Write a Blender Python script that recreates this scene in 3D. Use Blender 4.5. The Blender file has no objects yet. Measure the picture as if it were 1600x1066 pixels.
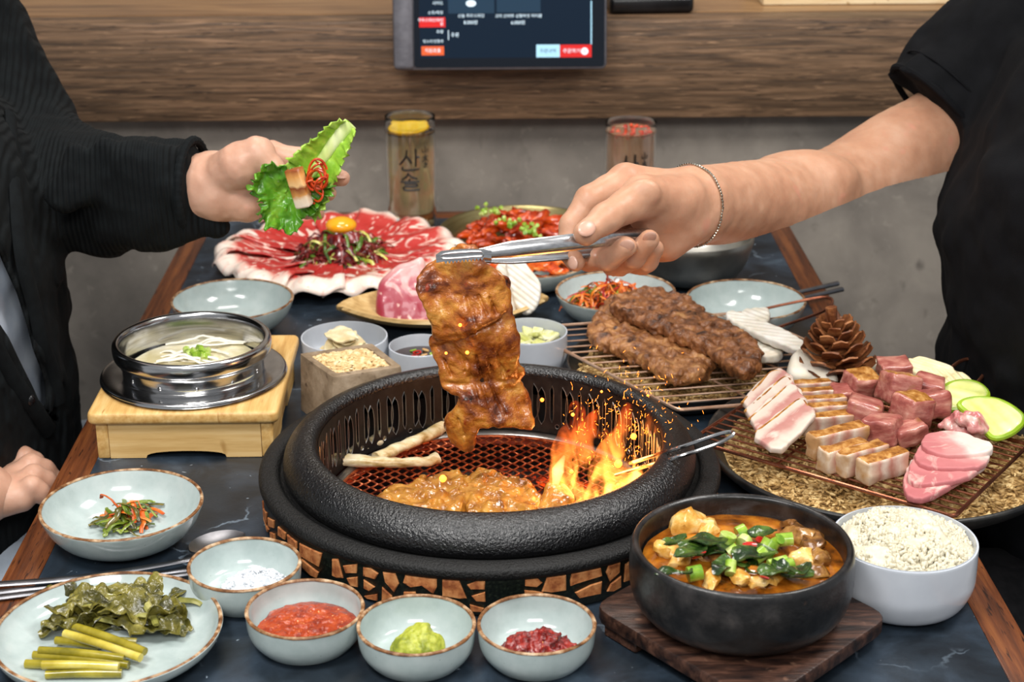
import bpy, bmesh, math, random
import numpy as np
from mathutils import Vector, Matrix
PI = math.pi
SC = bpy.context.scene
COL = SC.collection
random.seed(7)
RNG = np.random.default_rng(7)

# ------------------------------------------------------------------ camera
# table top is z = 0, +Y runs away from the camera towards the back wall
FPX, CAMH = 2650.0, 0.65
PITCH, YAW, ROLL = 0.37017, 0.01696, -0.00365
cf = np.array([math.sin(YAW)*math.cos(PITCH), math.cos(YAW)*math.cos(PITCH), -math.sin(PITCH)])
cr = np.array([math.cos(YAW), -math.sin(YAW), 0.0])
cu = np.cross(cr, cf)
cr, cu = cr*math.cos(ROLL)+cu*math.sin(ROLL), cu*math.cos(ROLL)-cr*math.sin(ROLL)
CO = np.array([0, 0, CAMH])
cam_d = bpy.data.cameras.new('camera')
cam_d.lens = FPX/1600*36
cam_d.sensor_width = 36
cam_d.clip_start = 0.05
cam_d.dof.use_dof = True
cam_d.dof.focus_distance = 1.38
cam_d.dof.aperture_fstop = 10
cam = bpy.data.objects.new('camera', cam_d)
COL.objects.link(cam)
cam.matrix_world = Matrix(((cr[0], cu[0], -cf[0], CO[0]), (cr[1], cu[1], -cf[1], CO[1]), (cr[2], cu[2], -cf[2], CO[2]), (0, 0, 0, 1)))
SC.camera = cam

# ------------------------------------------------------------------ light
SC.view_settings.view_transform = 'Standard'
SC.view_settings.look = 'None'
SC.view_settings.gamma = 1
SC.view_settings.use_curve_mapping = False
SC.view_settings.exposure = 0.55
W = bpy.data.worlds.new('room_light')
SC.world = W
W.use_nodes = True
W.node_tree.nodes['Background'].inputs[0].default_value = (0.93, 0.96, 1.0, 1)
W.node_tree.nodes['Background'].inputs[1].default_value = 0.30


def area(name, loc, target, sx, sy, power, col=(1, 1, 1)):
    l = bpy.data.lights.new(name, 'AREA')
    l.shape = 'RECTANGLE'
    l.size, l.size_y, l.energy, l.color = sx, sy, power, col
    o = bpy.data.objects.new(name, l)
    COL.objects.link(o)
    o.location = loc
    o.rotation_euler = (Vector(target)-Vector(loc)).to_track_quat('-Z', 'Y').to_euler()
    return o


area('key_softbox', (-0.60, 0.55, 1.65), (0.0, 1.35, 0.0), 0.55, 0.40, 17, (1, 0.975, 0.94))
area('side_softbox', (0.85, 1.25, 1.45), (0.05, 1.35, 0.0), 0.50, 0.40, 11, (1, 0.965, 0.92))
area('front_wall_fill', (0.1, -0.65, 1.55), (0.0, 2.2, 0.0), 1.1, 0.5, 18, (1, 0.98, 0.95))  # added fill from behind the camera, brightens the back wall and object fronts
area('back_lamp', (-0.15, 2.0, 1.6), (0.0, 1.6, 0.0), 0.6, 0.25, 6, (1, 0.94, 0.86))


# ------------------------------------------------------------------ pixel -> world
def ray(x, y):
    return cf+cr*((x-800)/FPX)-cu*((y-533)/FPX)


def T(x, y, z=0.0):
    """where the sight line through a photo pixel meets height z"""
    d = ray(x, y)
    return CO+d*((z-CAMH)/d[2])


def D(x, y, Y):
    """where the sight line through a photo pixel meets depth Y"""
    d = ray(x, y)
    return CO+d*(Y/d[1])


def pix(P):
    v = np.asarray(P)-CO
    w = v@cf
    return 800+FPX*(v@cr)/w, 533-FPX*(v@cu)/w


# ------------------------------------------------------------------ noise
def _hash(i, j, k, s):
    with np.errstate(over='ignore'):
        n = i.astype(np.uint32)*np.uint32(374761393)+j.astype(np.uint32)*np.uint32(668265263)+k.astype(np.uint32)*np.uint32(2147483647)+np.uint32((s*974634777+12345) & 0xffffffff)
        n = (n ^ (n >> np.uint32(13)))*np.uint32(1274126177)
        n = n ^ (n >> np.uint32(16))
        n = n*np.uint32(2246822519)
        n = n ^ (n >> np.uint32(15))
    return n.astype(np.float64)/4294967295.0*2-1


def vnoise(P, s=0):
    P = np.asarray(P, float)
    f = np.floor(P)
    t = P-f
    i = f.astype(np.int64)
    t = t*t*t*(t*(t*6-15)+10)
    out = 0
    for dx in (0, 1):
        wx = t[..., 0] if dx else 1-t[..., 0]
        for dy in (0, 1):
            wy = t[..., 1] if dy else 1-t[..., 1]
            for dz in (0, 1):
                wz = t[..., 2] if dz else 1-t[..., 2]
                out = out+wx*wy*wz*_hash(i[..., 0]+dx, i[..., 1]+dy, i[..., 2]+dz, s)
    return out


def fbm(P, f=1.0, o=3, s=0):
    P = np.asarray(P, float)*f
    r, a = 0, 1.0
    for k in range(o):
        r = r+a*vnoise(P+13.7*k, s+k)
        P = P*2.03
        a *= 0.5
    return r


def wob(V, amp, f, o=2, s=0):
    """push every vertex by a noise vector"""
    V = np.asarray(V, float)
    return V+amp*np.stack([fbm(V, f, o, s+q*17) for q in range(3)], -1)


# ------------------------------------------------------------------ meshes
class G:
    def __init__(self):
        self.V, self.F, self.mi, self.n = [], [], [], 0

    def add(self, VF, mi=0):
        V, F = VF
        V = np.asarray(V, float)
        self.V.append(V)
        n = self.n
        self.F.extend([tuple(int(a)+n for a in f) for f in F])
        self.mi.extend([mi]*len(F))
        self.n += len(V)
        return self


def wloc(o):
    v = Vector((0, 0, 0))
    while o:
        v = v+o.location
        o = o.parent
    return v


def tag(o, label=None, cat=None, group=None, kind=None):
    if label:
        o['label'] = label
    if cat:
        o['category'] = cat
    if group:
        o['group'] = group
    if kind:
        o['kind'] = kind
    return o


def obj(name, g, mats, parent=None, loc=None, rot=None, label=None, cat=None, group=None, kind=None, smooth=True, sharp=40):
    """one mesh object; with loc the vertices are local, without it they are world points and the origin goes to the base"""
    if isinstance(g, tuple):
        g = G().add(g)
    V = np.concatenate(g.V)
    if loc is None:
        lo, hi = V.min(0), V.max(0)
        c = np.array([(lo[0]+hi[0])/2, (lo[1]+hi[1])/2, lo[2]])
        V = V-c
        loc = Vector(c)-(wloc(parent) if parent else Vector((0, 0, 0)))
    me = bpy.data.meshes.new(name)
    me.from_pydata(V.tolist(), [], g.F)
    if not isinstance(mats, (list, tuple)):
        mats = [mats]
    for m in mats:
        me.materials.append(m)
    if len(mats) > 1:
        me.polygons.foreach_set('material_index', g.mi)
    me.polygons.foreach_set('use_smooth', [bool(smooth)]*len(g.F))
    if smooth and sharp:
        me.set_sharp_from_angle(angle=math.radians(sharp))
    me.update()
    o = bpy.data.objects.new(name, me)
    COL.objects.link(o)
    if parent:
        o.parent = parent
    o.location = Vector([float(q) for q in loc])
    if rot is not None:
        o.rotation_euler = rot
    return tag(o, label, cat, group, kind)


def empty(name, loc, label=None, cat=None, group=None, rot=None, kind=None):
    o = bpy.data.objects.new(name, None)
    o.empty_display_size = 0.03
    COL.objects.link(o)
    o.location = Vector([float(q) for q in loc])
    if rot is not None:
        o.rotation_euler = rot
    return tag(o, label, cat, group, kind)


def dup(o, loc=None, rot=None, label=None, parent=None, scale=None):
    c = o.copy()
    COL.objects.link(c)
    if parent:
        c.parent = parent
    if loc is not None:
        c.location = Vector([float(q) for q in loc])
    if rot is not None:
        c.rotation_euler = rot
    if scale is not None:
        c.scale = scale
    if label:
        c['label'] = label
    for ch in list(o.children):
        dup(ch, parent=c)
    return c


def lathe(prof, n=48, ang=None):
    """surface of revolution about z of a list of (r, z)"""
    V, F = [], []
    rows = []
    full = ang is None
    a = np.linspace(0, 2*PI, n, endpoint=False) if full else np.linspace(ang[0], ang[1], n)
    for r, z in prof:
        if r < 1e-6:
            rows.append([len(V)])
            V.append((0, 0, z))
        else:
            rows.append(list(range(len(V), len(V)+n)))
            V.extend([(r*math.cos(t), r*math.sin(t), z) for t in a])
    for A, B in zip(rows[:-1], rows[1:]):
        for i in range(n if full else n-1):
            j = (i+1) % n
            if len(A) == 1 and len(B) == 1:
                continue
            if len(A) == 1:
                F.append((A[0], B[j], B[i]))
            elif len(B) == 1:
                F.append((A[i], A[j], B[0]))
            else:
                F.append((A[i], A[j], B[j], B[i]))
    V = np.array(V, float)
    vol = sum(V[f[0]]@np.cross(V[f[1]], V[f[2]]) for f in F)
    if vol < 0:
        F = [f[::-1] for f in F]
    return V, F


def smoothprof(pts, k=6):
    """Catmull-Rom through profile points"""
    P = [np.array(p, float) for p in pts]
    P = [2*P[0]-P[1]]+P+[2*P[-1]-P[-2]]
    out = []
    for i in range(1, len(P)-2):
        for t in np.linspace(0, 1, k, endpoint=False):
            a, b, c, d = P[i-1:i+3]
            out.append(0.5*((2*b)+(c-a)*t+(2*a-5*b+4*c-d)*t*t+(3*b-a-3*c+d)*t**3))
    out.append(P[-2])
    return out


def curve(pts, k=8, closed=False):
    if closed:
        P = [np.array(p, float) for p in pts]
        P = [P[-1]]+P+P[:2]
        out = []
        for i in range(1, len(P)-2):
            for t in np.linspace(0, 1, k, endpoint=False):
                a, b, c, d = P[i-1:i+3]
                out.append(0.5*((2*b)+(c-a)*t+(2*a-5*b+4*c-d)*t*t+(3*b-a-3*c+d)*t**3))
        return np.array(out)
    return np.array(smoothprof(pts, k))


def tube(path, r, n=8, closed=False, flat=1.0, up=None):
    """tube along a path; r may be a list; flat squashes the section along the frame's second axis"""
    P = np.asarray(path, float)
    m = len(P)
    R = np.full(m, r, float) if np.isscalar(r) else np.asarray(r, float)
    if closed:
        tn = np.roll(P, -1, 0)-np.roll(P, 1, 0)
    else:
        tn = np.gradient(P, axis=0)
    tn /= np.linalg.norm(tn, axis=1)[:, None]+1e-12
    u = np.array(up, float) if up is not None else np.array([0, 0, 1.0])
    if abs(tn[0]@u) > 0.95 and up is None:
        u = np.array([1.0, 0, 0])
    V = []
    a = np.linspace(0, 2*PI, n, endpoint=False)
    for i in range(m):
        s = np.cross(u, tn[i])
        ln = np.linalg.norm(s)
        if ln < 1e-6:
            s = np.cross(np.array([0.3, 0.9, 0.1]), tn[i])
            ln = np.linalg.norm(s)
        s /= ln
        w = np.cross(tn[i], s)
        if up is None:
            u = w
        V.append(P[i]+R[i]*(np.cos(a)[:, None]*s+flat*np.sin(a)[:, None]*w))
    V = np.concatenate(V)
    F = []
    for i in range(m if closed else m-1):
        j = (i+1) % m
        for k in range(n):
            l = (k+1) % n
            F.append((i*n+k, i*n+l, j*n+l, j*n+k))
    if not closed:
        F.append(tuple(range(n))[::-1])
        F.append(tuple(range((m-1)*n, m*n)))
    return V, F


def ellip(c, r, nu=10, nv=7, M=None):
    V, F = lathe([(math.sin(t), -math.cos(t)) for t in np.linspace(0, PI, nv)], nu)
    V = V*np.array(r)
    if M is not None:
        V = V@np.asarray(M).T
    return V+np.array(c), F


def rbox(sx, sy, sz, b=0.002, seg=2, c=(0, 0, 0)):
    """bevelled box, centred on c in x and y, bottom at c.z"""
    bm = bmesh.new()
    bmesh.ops.create_cube(bm, size=1)
    for v in bm.verts:
        v.co = Vector((v.co.x*sx, v.co.y*sy, (v.co.z+0.5)*sz))
    if b > 0:
        bmesh.ops.bevel(bm, geom=bm.edges[:], offset=b, segments=seg, affect='EDGES', profile=0.5)
    bm.verts.index_update()
    V = np.array([v.co[:] for v in bm.verts])+np.array(c, float)
    F = [tuple(v.index for v in f.verts) for f in bm.faces]
    bm.free()
    return V, F


def prism(poly, h, b=0.0, seg=2, z=0.0):
    """extruded 2D outline"""
    bm = bmesh.new()
    vs = [bm.verts.new((p[0], p[1], z)) for p in poly]
    f = bm.faces.new(vs)
    if f.normal.z > 0:
        pass
    r = bmesh.ops.extrude_face_region(bm, geom=[f])
    for v in r['geom']:
        if isinstance(v, bmesh.types.BMVert):
            v.co.z += h
    bmesh.ops.recalc_face_normals(bm, faces=bm.faces[:])
    if b > 0:
        ed = [e for e in bm.edges if len(e.link_faces) == 2 and e.calc_face_angle() > 0.6]
        bmesh.ops.bevel(bm, geom=ed, offset=b, segments=seg, affect='EDGES', profile=0.5)
    bmesh.ops.triangulate(bm, faces=[f for f in bm.faces if len(f.verts) > 4])
    bm.verts.index_update()
    V = np.array([v.co[:] for v in bm.verts])
    F = [tuple(v.index for v in f.verts) for f in bm.faces]
    bm.free()
    return V, F


def rotz(a):
    return np.array([[math.cos(a), -math.sin(a), 0], [math.sin(a), math.cos(a), 0], [0, 0, 1.0]])


def rotx(a):
    return np.array([[1.0, 0, 0], [0, math.cos(a), -math.sin(a)], [0, math.sin(a), math.cos(a)]])


def roty(a):
    return np.array([[math.cos(a), 0, math.sin(a)], [0, 1.0, 0], [-math.sin(a), 0, math.cos(a)]])


def euler(x, y, z):
    return rotz(z)@roty(y)@rotx(x)


def xf(VF, M=None, t=(0, 0, 0), s=1.0):
    V, F = VF
    V = np.asarray(V)*s
    if M is not None:
        V = V@np.asarray(M).T
    return V+np.asarray(t, float), F


def sheet(fn, nu, nv, th=0.0):
    """parametric sheet fn(u, v) -> xyz on [0,1]^2, thickened along its normals"""
    u, v = np.meshgrid(np.linspace(0, 1, nu), np.linspace(0, 1, nv), indexing='ij')
    P = fn(u, v)
    du = np.gradient(P, axis=0)
    dv = np.gradient(P, axis=1)
    N = np.cross(du, dv)
    N /= np.linalg.norm(N, axis=-1, keepdims=True)+1e-12
    A = (P+N*th/2).reshape(-1, 3)
    B = (P-N*th/2).reshape(-1, 3)
    F = []
    n = nu*nv
    for i in range(nu-1):
        for j in range(nv-1):
            a, b, c, d = i*nv+j, (i+1)*nv+j, (i+1)*nv+j+1, i*nv+j+1
            F.append((a, b, c, d))
            F.append((n+d, n+c, n+b, n+a))
    for i in range(nu-1):
        a, b = i*nv, (i+1)*nv
        F.append((a, n+a, n+b, b))
        a, b = i*nv+nv-1, (i+1)*nv+nv-1
        F.append((b, n+b, n+a, a))
    for j in range(nv-1):
        a, b = j, j+1
        F.append((b, n+b, n+a, a))
        a, b = (nu-1)*nv+j, (nu-1)*nv+j+1
        F.append((a, n+a, n+b, b))
    return np.concatenate([A, B]), F


# ------------------------------------------------------------------ distance-field shapes (bodies, meat)
EDG = [(a, b) for a in range(8) for b in range(8) if a < b and bin(a ^ b).count('1') == 1]


def nets(d, lo, h):
    """surface nets: a smooth quad surface where d crosses 0"""
    s = d < 0
    n = np.array(d.shape)
    cnt = np.zeros(n-1, np.int8)
    for c in range(8):
        x, y, z = c & 1, c >> 1 & 1, c >> 2 & 1
        cnt += s[x:n[0]-1+x, y:n[1]-1+y, z:n[2]-1+z]
    act = (cnt > 0) & (cnt < 8)
    idx = np.argwhere(act)
    cd = np.stack([d[idx[:, 0]+(c & 1), idx[:, 1]+(c >> 1 & 1), idx[:, 2]+(c >> 2 & 1)] for c in range(8)], 1)
    pos = np.zeros((len(idx), 3))
    num = np.zeros(len(idx))
    for a, b in EDG:
        da, db = cd[:, a], cd[:, b]
        m = (da < 0) != (db < 0)
        t = np.where(m, da/np.where(m, da-db, 1), 0)
        ca = np.array([a & 1, a >> 1 & 1, a >> 2 & 1])
        cb = np.array([b & 1, b >> 1 & 1, b >> 2 & 1])
        pos += np.where(m[:, None], ca+t[:, None]*(cb-ca), 0)
        num += m
    V = (idx+pos/num[:, None])*h+lo
    vid = -np.ones(n-1, np.int64)
    vid[act] = np.arange(len(idx))
    F = []
    for ax in range(3):
        o1, o2 = (ax+1) % 3, (ax+2) % 3
        sl0 = [slice(None)]*3
        sl1 = [slice(None)]*3
        sl0[ax], sl1[ax] = slice(0, -1), slice(1, None)
        m = s[tuple(sl0)] != s[tuple(sl1)]
        e = np.argwhere(m)
        ok = (e[:, o1] > 0) & (e[:, o2] > 0) & (e[:, o1] < n[o1]-1) & (e[:, o2] < n[o2]-1)
        e = e[ok]
        if not len(e):
            continue
        ins = s[e[:, 0], e[:, 1], e[:, 2]]

        def g(a, b):
            q = e.copy()
            q[:, o1] -= a
            q[:, o2] -= b
            return vid[q[:, 0], q[:, 1], q[:, 2]]
        f = np.stack([g(1, 1), g(0, 1), g(0, 0), g(1, 0)], 1)
        f[~ins] = f[~ins][:, ::-1]
        F.append(f)
    F = np.concatenate(F)
    F = F[(F >= 0).all(1)]
    return V, F.tolist()


class Field:
    def __init__(self, lo, hi, h):
        self.lo, self.h = np.array(lo, float), h
        self.n = np.maximum(4, np.ceil((np.array(hi)-self.lo)/h).astype(int)+1)
        self.d = np.full(self.n, 0.5)

    def _blk(self, lo, hi):
        a = np.clip(np.floor((lo-self.lo)/self.h).astype(int), 0, self.n-1)
        b = np.clip(np.ceil((hi-self.lo)/self.h).astype(int)+1, a+1, self.n)
        ax = [self.lo[q]+self.h*np.arange(a[q], b[q]) for q in range(3)]
        X = np.stack(np.meshgrid(*ax, indexing='ij'), -1)
        return tuple(slice(a[q], b[q]) for q in range(3)), X

    def _put(self, sl, e, k, cut=False):
        d = self.d[sl]
        if cut:
            self.d[sl] = np.maximum(d, -e)
        elif k > 0:
            hh = np.clip(0.5+0.5*(d-e)/k, 0, 1)
            self.d[sl] = d*(1-hh)+e*hh-k*hh*(1-hh)
        else:
            self.d[sl] = np.minimum(d, e)

    def cap(self, a, b, ra, rb, k=0.006, sq=None, flat=False):
        """tapered capsule; sq=(axis vector, factor) flattens it along an axis"""
        a, b = np.array(a, float), np.array(b, float)
        m = k+4*self.h
        r = max(ra, rb)*(1 if sq is None else 1/min(1, sq[1]))
        sl, X = self._blk(np.minimum(a, b)-r-m, np.maximum(a, b)+r+m)
        ab = b-a
        t = np.clip(((X-a)@ab)/(ab@ab+1e-12), 0, 1)
        v = X-a-t[..., None]*ab
        if sq is not None:
            w = np.array(sq[0], float)
            w /= np.linalg.norm(w)
            v = v+((v@w)*(1/sq[1]-1))[..., None]*w
        e = np.linalg.norm(v, axis=-1)-(ra+(rb-ra)*t)
        if flat:
            e = np.maximum(e, (X-b)@(ab/np.linalg.norm(ab)))
        self._put(sl, e, k)
        return self

    def hit(self, x, y, iso=0.0):
        """first point of a sight line that is inside the shape"""
        d = ray(x, y)
        for t in np.arange(0.9, 2.4, self.h*0.5):
            P = CO+d*t
            q = np.round((P-self.lo)/self.h).astype(int)
            if (q >= 0).all() and (q < self.n).all() and self.d[tuple(q)] < iso:
                return P
        return None

    def chain(self, pts, rs, k=0.006, sq=None):
        for i in range(len(pts)-1):
            self.cap(pts[i], pts[i+1], rs[i], rs[i+1], k, sq)
        return self

    def limb(self, pts, rs, k=0.006, n=5):
        P = curve(pts, n)
        R = curve([(r, 0.0) for r in rs], n)[:, 0]
        return self.chain(P, R, k)

    def ell(self, c, r, k=0.006, M=None, cut=False):
        c, r = np.array(c, float), np.array(r, float)
        m = k+4*self.h+r.max()
        sl, X = self._blk(c-m, c+m)
        v = X-c
        if M is not None:
            v = v@np.asarray(M)
        q = np.linalg.norm(v/r, axis=-1)
        q2 = np.linalg.norm(v/r**2, axis=-1)+1e-9
        self._put(sl, q*(q-1)/q2, k, cut)
        return self

    def bump(self, amp, f, o=2, s=0):
        X = np.stack(np.meshgrid(*[self.lo[q]+self.h*np.arange(self.n[q]) for q in range(3)], indexing='ij'), -1)
        near = np.abs(self.d) < 6*self.h+2*amp
        self.d[near] += amp*fbm(X[near], f, o, s)
        return self

    def mesh(self):
        return nets(self.d, self.lo, self.h)


def polysd(P, poly):
    """signed distance of 2D points to a polygon (negative inside)"""
    P = np.asarray(P, float)
    poly = np.asarray(poly, float)
    d = np.full(P.shape[:-1], 1e9)
    ins = np.zeros(P.shape[:-1], bool)
    for a, b in zip(poly, np.roll(poly, -1, 0)):
        e = b-a
        w = P-a
        t = np.clip((w@e)/(e@e+1e-15), 0, 1)
        d = np.minimum(d, ((w-t[..., None]*e)**2).sum(-1))
        c = (a[1] <= P[..., 1]) != (b[1] <= P[..., 1])
        xs = a[0]+(P[..., 1]-a[1])/(e[1] if abs(e[1]) > 1e-12 else 1e-12)*e[0]
        ins ^= c & (P[..., 0] < xs)
    d = np.sqrt(d)
    return np.where(ins, -d, d)


def slab(poly, th, h=0.0015, rnd=0.4, amp=0.0, f=120, o=2, s=0, lift=None, thick=None):
    """a slice with a given outline: rounded edge, rough skin, optional lift(x, y) and thick(x, y)"""
    poly = np.asarray(poly, float)
    lo, hi = poly.min(0)-th-4*amp-3*h, poly.max(0)+th+4*amp+3*h
    xs, ys = np.arange(lo[0], hi[0]+h, h), np.arange(lo[1], hi[1]+h, h)
    X, Y = np.meshgrid(xs, ys, indexing='ij')
    XY = np.stack([X, Y], -1)
    sd = polysd(XY, poly)
    L = np.zeros_like(X) if lift is None else lift(X, Y)
    t = np.full_like(X, th) if thick is None else thick(X, Y, sd)
    near = sd < th+4*amp+3*h
    zlo = (L[near]-t[near]/2).min()-4*amp-3*h
    zhi = (L[near]+t[near]/2).max()+4*amp+3*h
    zs = np.arange(zlo, zhi+h, h)
    r = rnd*th
    q1 = sd[..., None]+r+0*zs
    q2 = np.abs(zs-L[..., None])-t[..., None]/2+r
    d = np.minimum(np.maximum(q1, q2), 0)+np.sqrt(np.maximum(q1, 0)**2+np.maximum(q2, 0)**2)-r
    if amp:
        P = np.stack(np.broadcast_arrays(X[..., None], Y[..., None], zs), -1)
        m = np.abs(d) < 3*amp+4*h
        d[m] += amp*fbm(P[m], f, o, s)
    return nets(d, np.array([lo[0], lo[1], zlo]), h)


def blobpoly(rx, ry, n=14, jit=0.12, s=0):
    r = np.random.default_rng(s)
    a = np.linspace(0, 2*PI, n, endpoint=False)
    k = 1+jit*r.uniform(-1, 1, n)
    return curve(np.stack([rx*k*np.cos(a), ry*k*np.sin(a)], -1), 4, closed=True)


# ------------------------------------------------------------------ materials
def lin(c):
    if isinstance(c, str):
        c = c.lstrip('#')
        c = [int(c[i:i+2], 16)/255 for i in (0, 2, 4)]
    return tuple(x/12.92 if x <= 0.04045 else ((x+0.055)/1.055)**2.4 for x in c)+(1,)


MATS = {}


def mat(name, cols, scale=30, lo=0.35, hi=0.65, detail=4, dist=0.0, stretch=(1, 1, 1), rough=0.5, metal=0.0, bump=0.0, bscale=None, bdist=0.002,
        bdetail=3, bstretch=None, sss=0.0, sssr=0.004, sssc=(1, 0.35, 0.2), spec=0.5, coat=0.0, trans=0.0, ior=1.45, speck=None, aniso=0, sheen=0, rnd=True,
        emit=None, estr=0.0, rot=(0, 0, 0), voro=0.0, rvar=0.0, coords='Object'):
    if isinstance(cols, str):
        cols = [cols]
    m = bpy.data.materials.new(name)
    m.use_nodes = True
    nt = m.node_tree
    N, L = nt.nodes, nt.links
    b = N['Principled BSDF']
    MATS[name] = m

    def setv(k, v):
        b.inputs[k].default_value = v
    setv('Roughness', rough)
    setv('Metallic', metal)
    setv('Specular IOR Level', spec)
    setv('IOR', ior)
    setv('Coat Weight', coat)
    setv('Coat Roughness', 0.08)
    setv('Transmission Weight', trans)
    setv('Anisotropic', aniso)
    setv('Sheen Weight', sheen)
    if sss:
        setv('Subsurface Weight', sss)
        setv('Subsurface Scale', sssr)
        setv('Subsurface Radius', sssc)
    if emit:
        setv('Emission Color', lin(emit))
        setv('Emission Strength', estr)
    tc = N.new('ShaderNodeTexCoord')
    vec = tc.outputs[coords]
    if rnd:
        oi = N.new('ShaderNodeObjectInfo')
        mu = N.new('ShaderNodeVectorMath')
        mu.operation = 'MULTIPLY_ADD'
        L.new(oi.outputs['Random'], mu.inputs[0])
        mu.inputs[1].default_value = (3, 5, 7)
        L.new(vec, mu.inputs[2])
        vec = mu.outputs[0]

    def mapped(st):
        mp = N.new('ShaderNodeMapping')
        mp.inputs['Scale'].default_value = st
        mp.inputs['Rotation'].default_value = rot
        L.new(vec, mp.inputs['Vector'])
        return mp.outputs[0]

    def ntex(sc, de, st, di=0.0):
        t = N.new('ShaderNodeTexNoise')
        t.inputs['Scale'].default_value = sc
        t.inputs['Detail'].default_value = de
        t.inputs['Roughness'].default_value = 0.6
        t.inputs['Distortion'].default_value = di
        L.new(mapped(st), t.inputs['Vector'])
        return t.outputs['Fac']
    setv('Base Color', lin(cols[0]))
    cur = None
    if len(cols) > 1:
        fac = ntex(scale, detail, stretch, dist)
        rp = N.new('ShaderNodeValToRGB')
        el = rp.color_ramp.elements
        while len(el) < len(cols):
            el.new(0.5)
        for i, c in enumerate(cols):
            el[i].position = lo+(hi-lo)*i/(len(cols)-1)
            el[i].color = lin(c)
        L.new(fac, rp.inputs[0])
        cur = rp.outputs[0]
        if rvar:
            ma = N.new('ShaderNodeMath')
            ma.operation = 'MULTIPLY_ADD'
            L.new(fac, ma.inputs[0])
            ma.inputs[1].default_value = rvar
            ma.inputs[2].default_value = rough-rvar/2
            L.new(ma.outputs[0], b.inputs['Roughness'])
    for sp in (speck if isinstance(speck, list) else [speck] if speck else []):
        sc_, th_, col_ = sp[:3]
        wd = sp[3] if len(sp) > 3 else 0.04
        st_ = sp[4] if len(sp) > 4 else (1, 1, 1)
        f2 = ntex(sc_, 2, st_, 0.3)
        r2 = N.new('ShaderNodeMapRange')
        r2.inputs[1].default_value = th_
        r2.inputs[2].default_value = th_+wd
        L.new(f2, r2.inputs[0])
        mx = N.new('ShaderNodeMix')
        mx.data_type = 'RGBA'
        L.new(r2.outputs[0], mx.inputs[0])
        if cur is not None:
            L.new(cur, mx.inputs[6])
        else:
            mx.inputs[6].default_value = lin(cols[0])
        mx.inputs[7].default_value = lin(col_)
        cur = mx.outputs[2]
    if cur is not None:
        L.new(cur, b.inputs['Base Color'])
    if bump:
        bp = N.new('ShaderNodeBump')
        bp.inputs['Strength'].default_value = bump
        bp.inputs['Distance'].default_value = bdist
        if voro:
            t = N.new('ShaderNodeTexVoronoi')
            t.feature = 'SMOOTH_F1'
            t.inputs['Scale'].default_value = bscale or scale
            t.inputs['Smoothness'].default_value = voro
            L.new(mapped(bstretch or stretch), t.inputs['Vector'])
            L.new(t.outputs['Distance'], bp.inputs['Height'])
        else:
            L.new(ntex(bscale or scale, bdetail, bstretch or stretch), bp.inputs['Height'])
        L.new(bp.outputs[0], b.inputs['Normal'])
    return m


def nd(m):
    return m.node_tree.nodes, m.node_tree.links, m.node_tree.nodes['Principled BSDF']


def ramp_mat(name, axis, lo, hi, stops, wamp=0.0, wscale=60, streak=None, rough=0.3, bump=0.0, bscale=200, bdist=0.001, sss=0.0, coat=0.2, spec=0.5, streak2=None):
    """colour bands along one object axis (fat and lean), with wandering edges and streaks"""
    m = mat(name, stops[0][1], rough=rough, bump=bump, bscale=bscale, bdist=bdist, sss=sss, sssr=0.004, coat=coat, spec=spec)
    N, L, B = nd(m)
    tc = N.new('ShaderNodeTexCoord')
    sx = N.new('ShaderNodeSeparateXYZ')
    L.new(tc.outputs['Object'], sx.inputs[0])
    oi = N.new('ShaderNodeObjectInfo')
    ad = N.new('ShaderNodeVectorMath')
    ad.operation = 'MULTIPLY_ADD'
    L.new(oi.outputs['Random'], ad.inputs[0])
    ad.inputs[1].default_value = (3, 5, 7)
    L.new(tc.outputs['Object'], ad.inputs[2])
    nz = N.new('ShaderNodeTexNoise')
    nz.inputs['Scale'].default_value = wscale
    nz.inputs['Detail'].default_value = 3
    L.new(ad.outputs[0], nz.inputs['Vector'])
    mr = N.new('ShaderNodeMapRange')
    mr.inputs[1].default_value = lo
    mr.inputs[2].default_value = hi
    L.new(sx.outputs['xyz'.index(axis)], mr.inputs[0])
    a = N.new('ShaderNodeMath')
    a.operation = 'MULTIPLY_ADD'
    L.new(nz.outputs['Fac'], a.inputs[0])
    a.inputs[1].default_value = 2*wamp
    sb = N.new('ShaderNodeMath')
    sb.operation = 'SUBTRACT'
    L.new(mr.outputs[0], sb.inputs[0])
    sb.inputs[1].default_value = wamp
    L.new(sb.outputs[0], a.inputs[2])
    rp = N.new('ShaderNodeValToRGB')
    el = rp.color_ramp.elements
    while len(el) < len(stops):
        el.new(0.5)
    for e_, (p, c) in zip(el, stops):
        e_.position = p
    for e_, (p, c) in zip(el, stops):
        e_.color = lin(c)
    L.new(a.outputs[0], rp.inputs[0])
    cur = rp.outputs[0]
    for st in (streak, streak2):
        if not st:
            continue
        sc, stv, thr, wd, col, dist = st
        mp = N.new('ShaderNodeMapping')
        mp.inputs['Scale'].default_value = stv
        L.new(ad.outputs[0], mp.inputs[0])
        n2 = N.new('ShaderNodeTexNoise')
        n2.inputs['Scale'].default_value = sc
        n2.inputs['Detail'].default_value = 4
        n2.inputs['Distortion'].default_value = dist
        L.new(mp.outputs[0], n2.inputs['Vector'])
        r2 = N.new('ShaderNodeMapRange')
        r2.inputs[1].default_value = thr
        r2.inputs[2].default_value = thr+wd
        L.new(n2.outputs['Fac'], r2.inputs[0])
        mx = N.new('ShaderNodeMix')
        mx.data_type = 'RGBA'
        L.new(r2.outputs[0], mx.inputs[0])
        L.new(cur, mx.inputs[6])
        mx.inputs[7].default_value = lin(col)
        cur = mx.outputs[2]
    L.new(cur, B.inputs['Base Color'])
    return m
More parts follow.
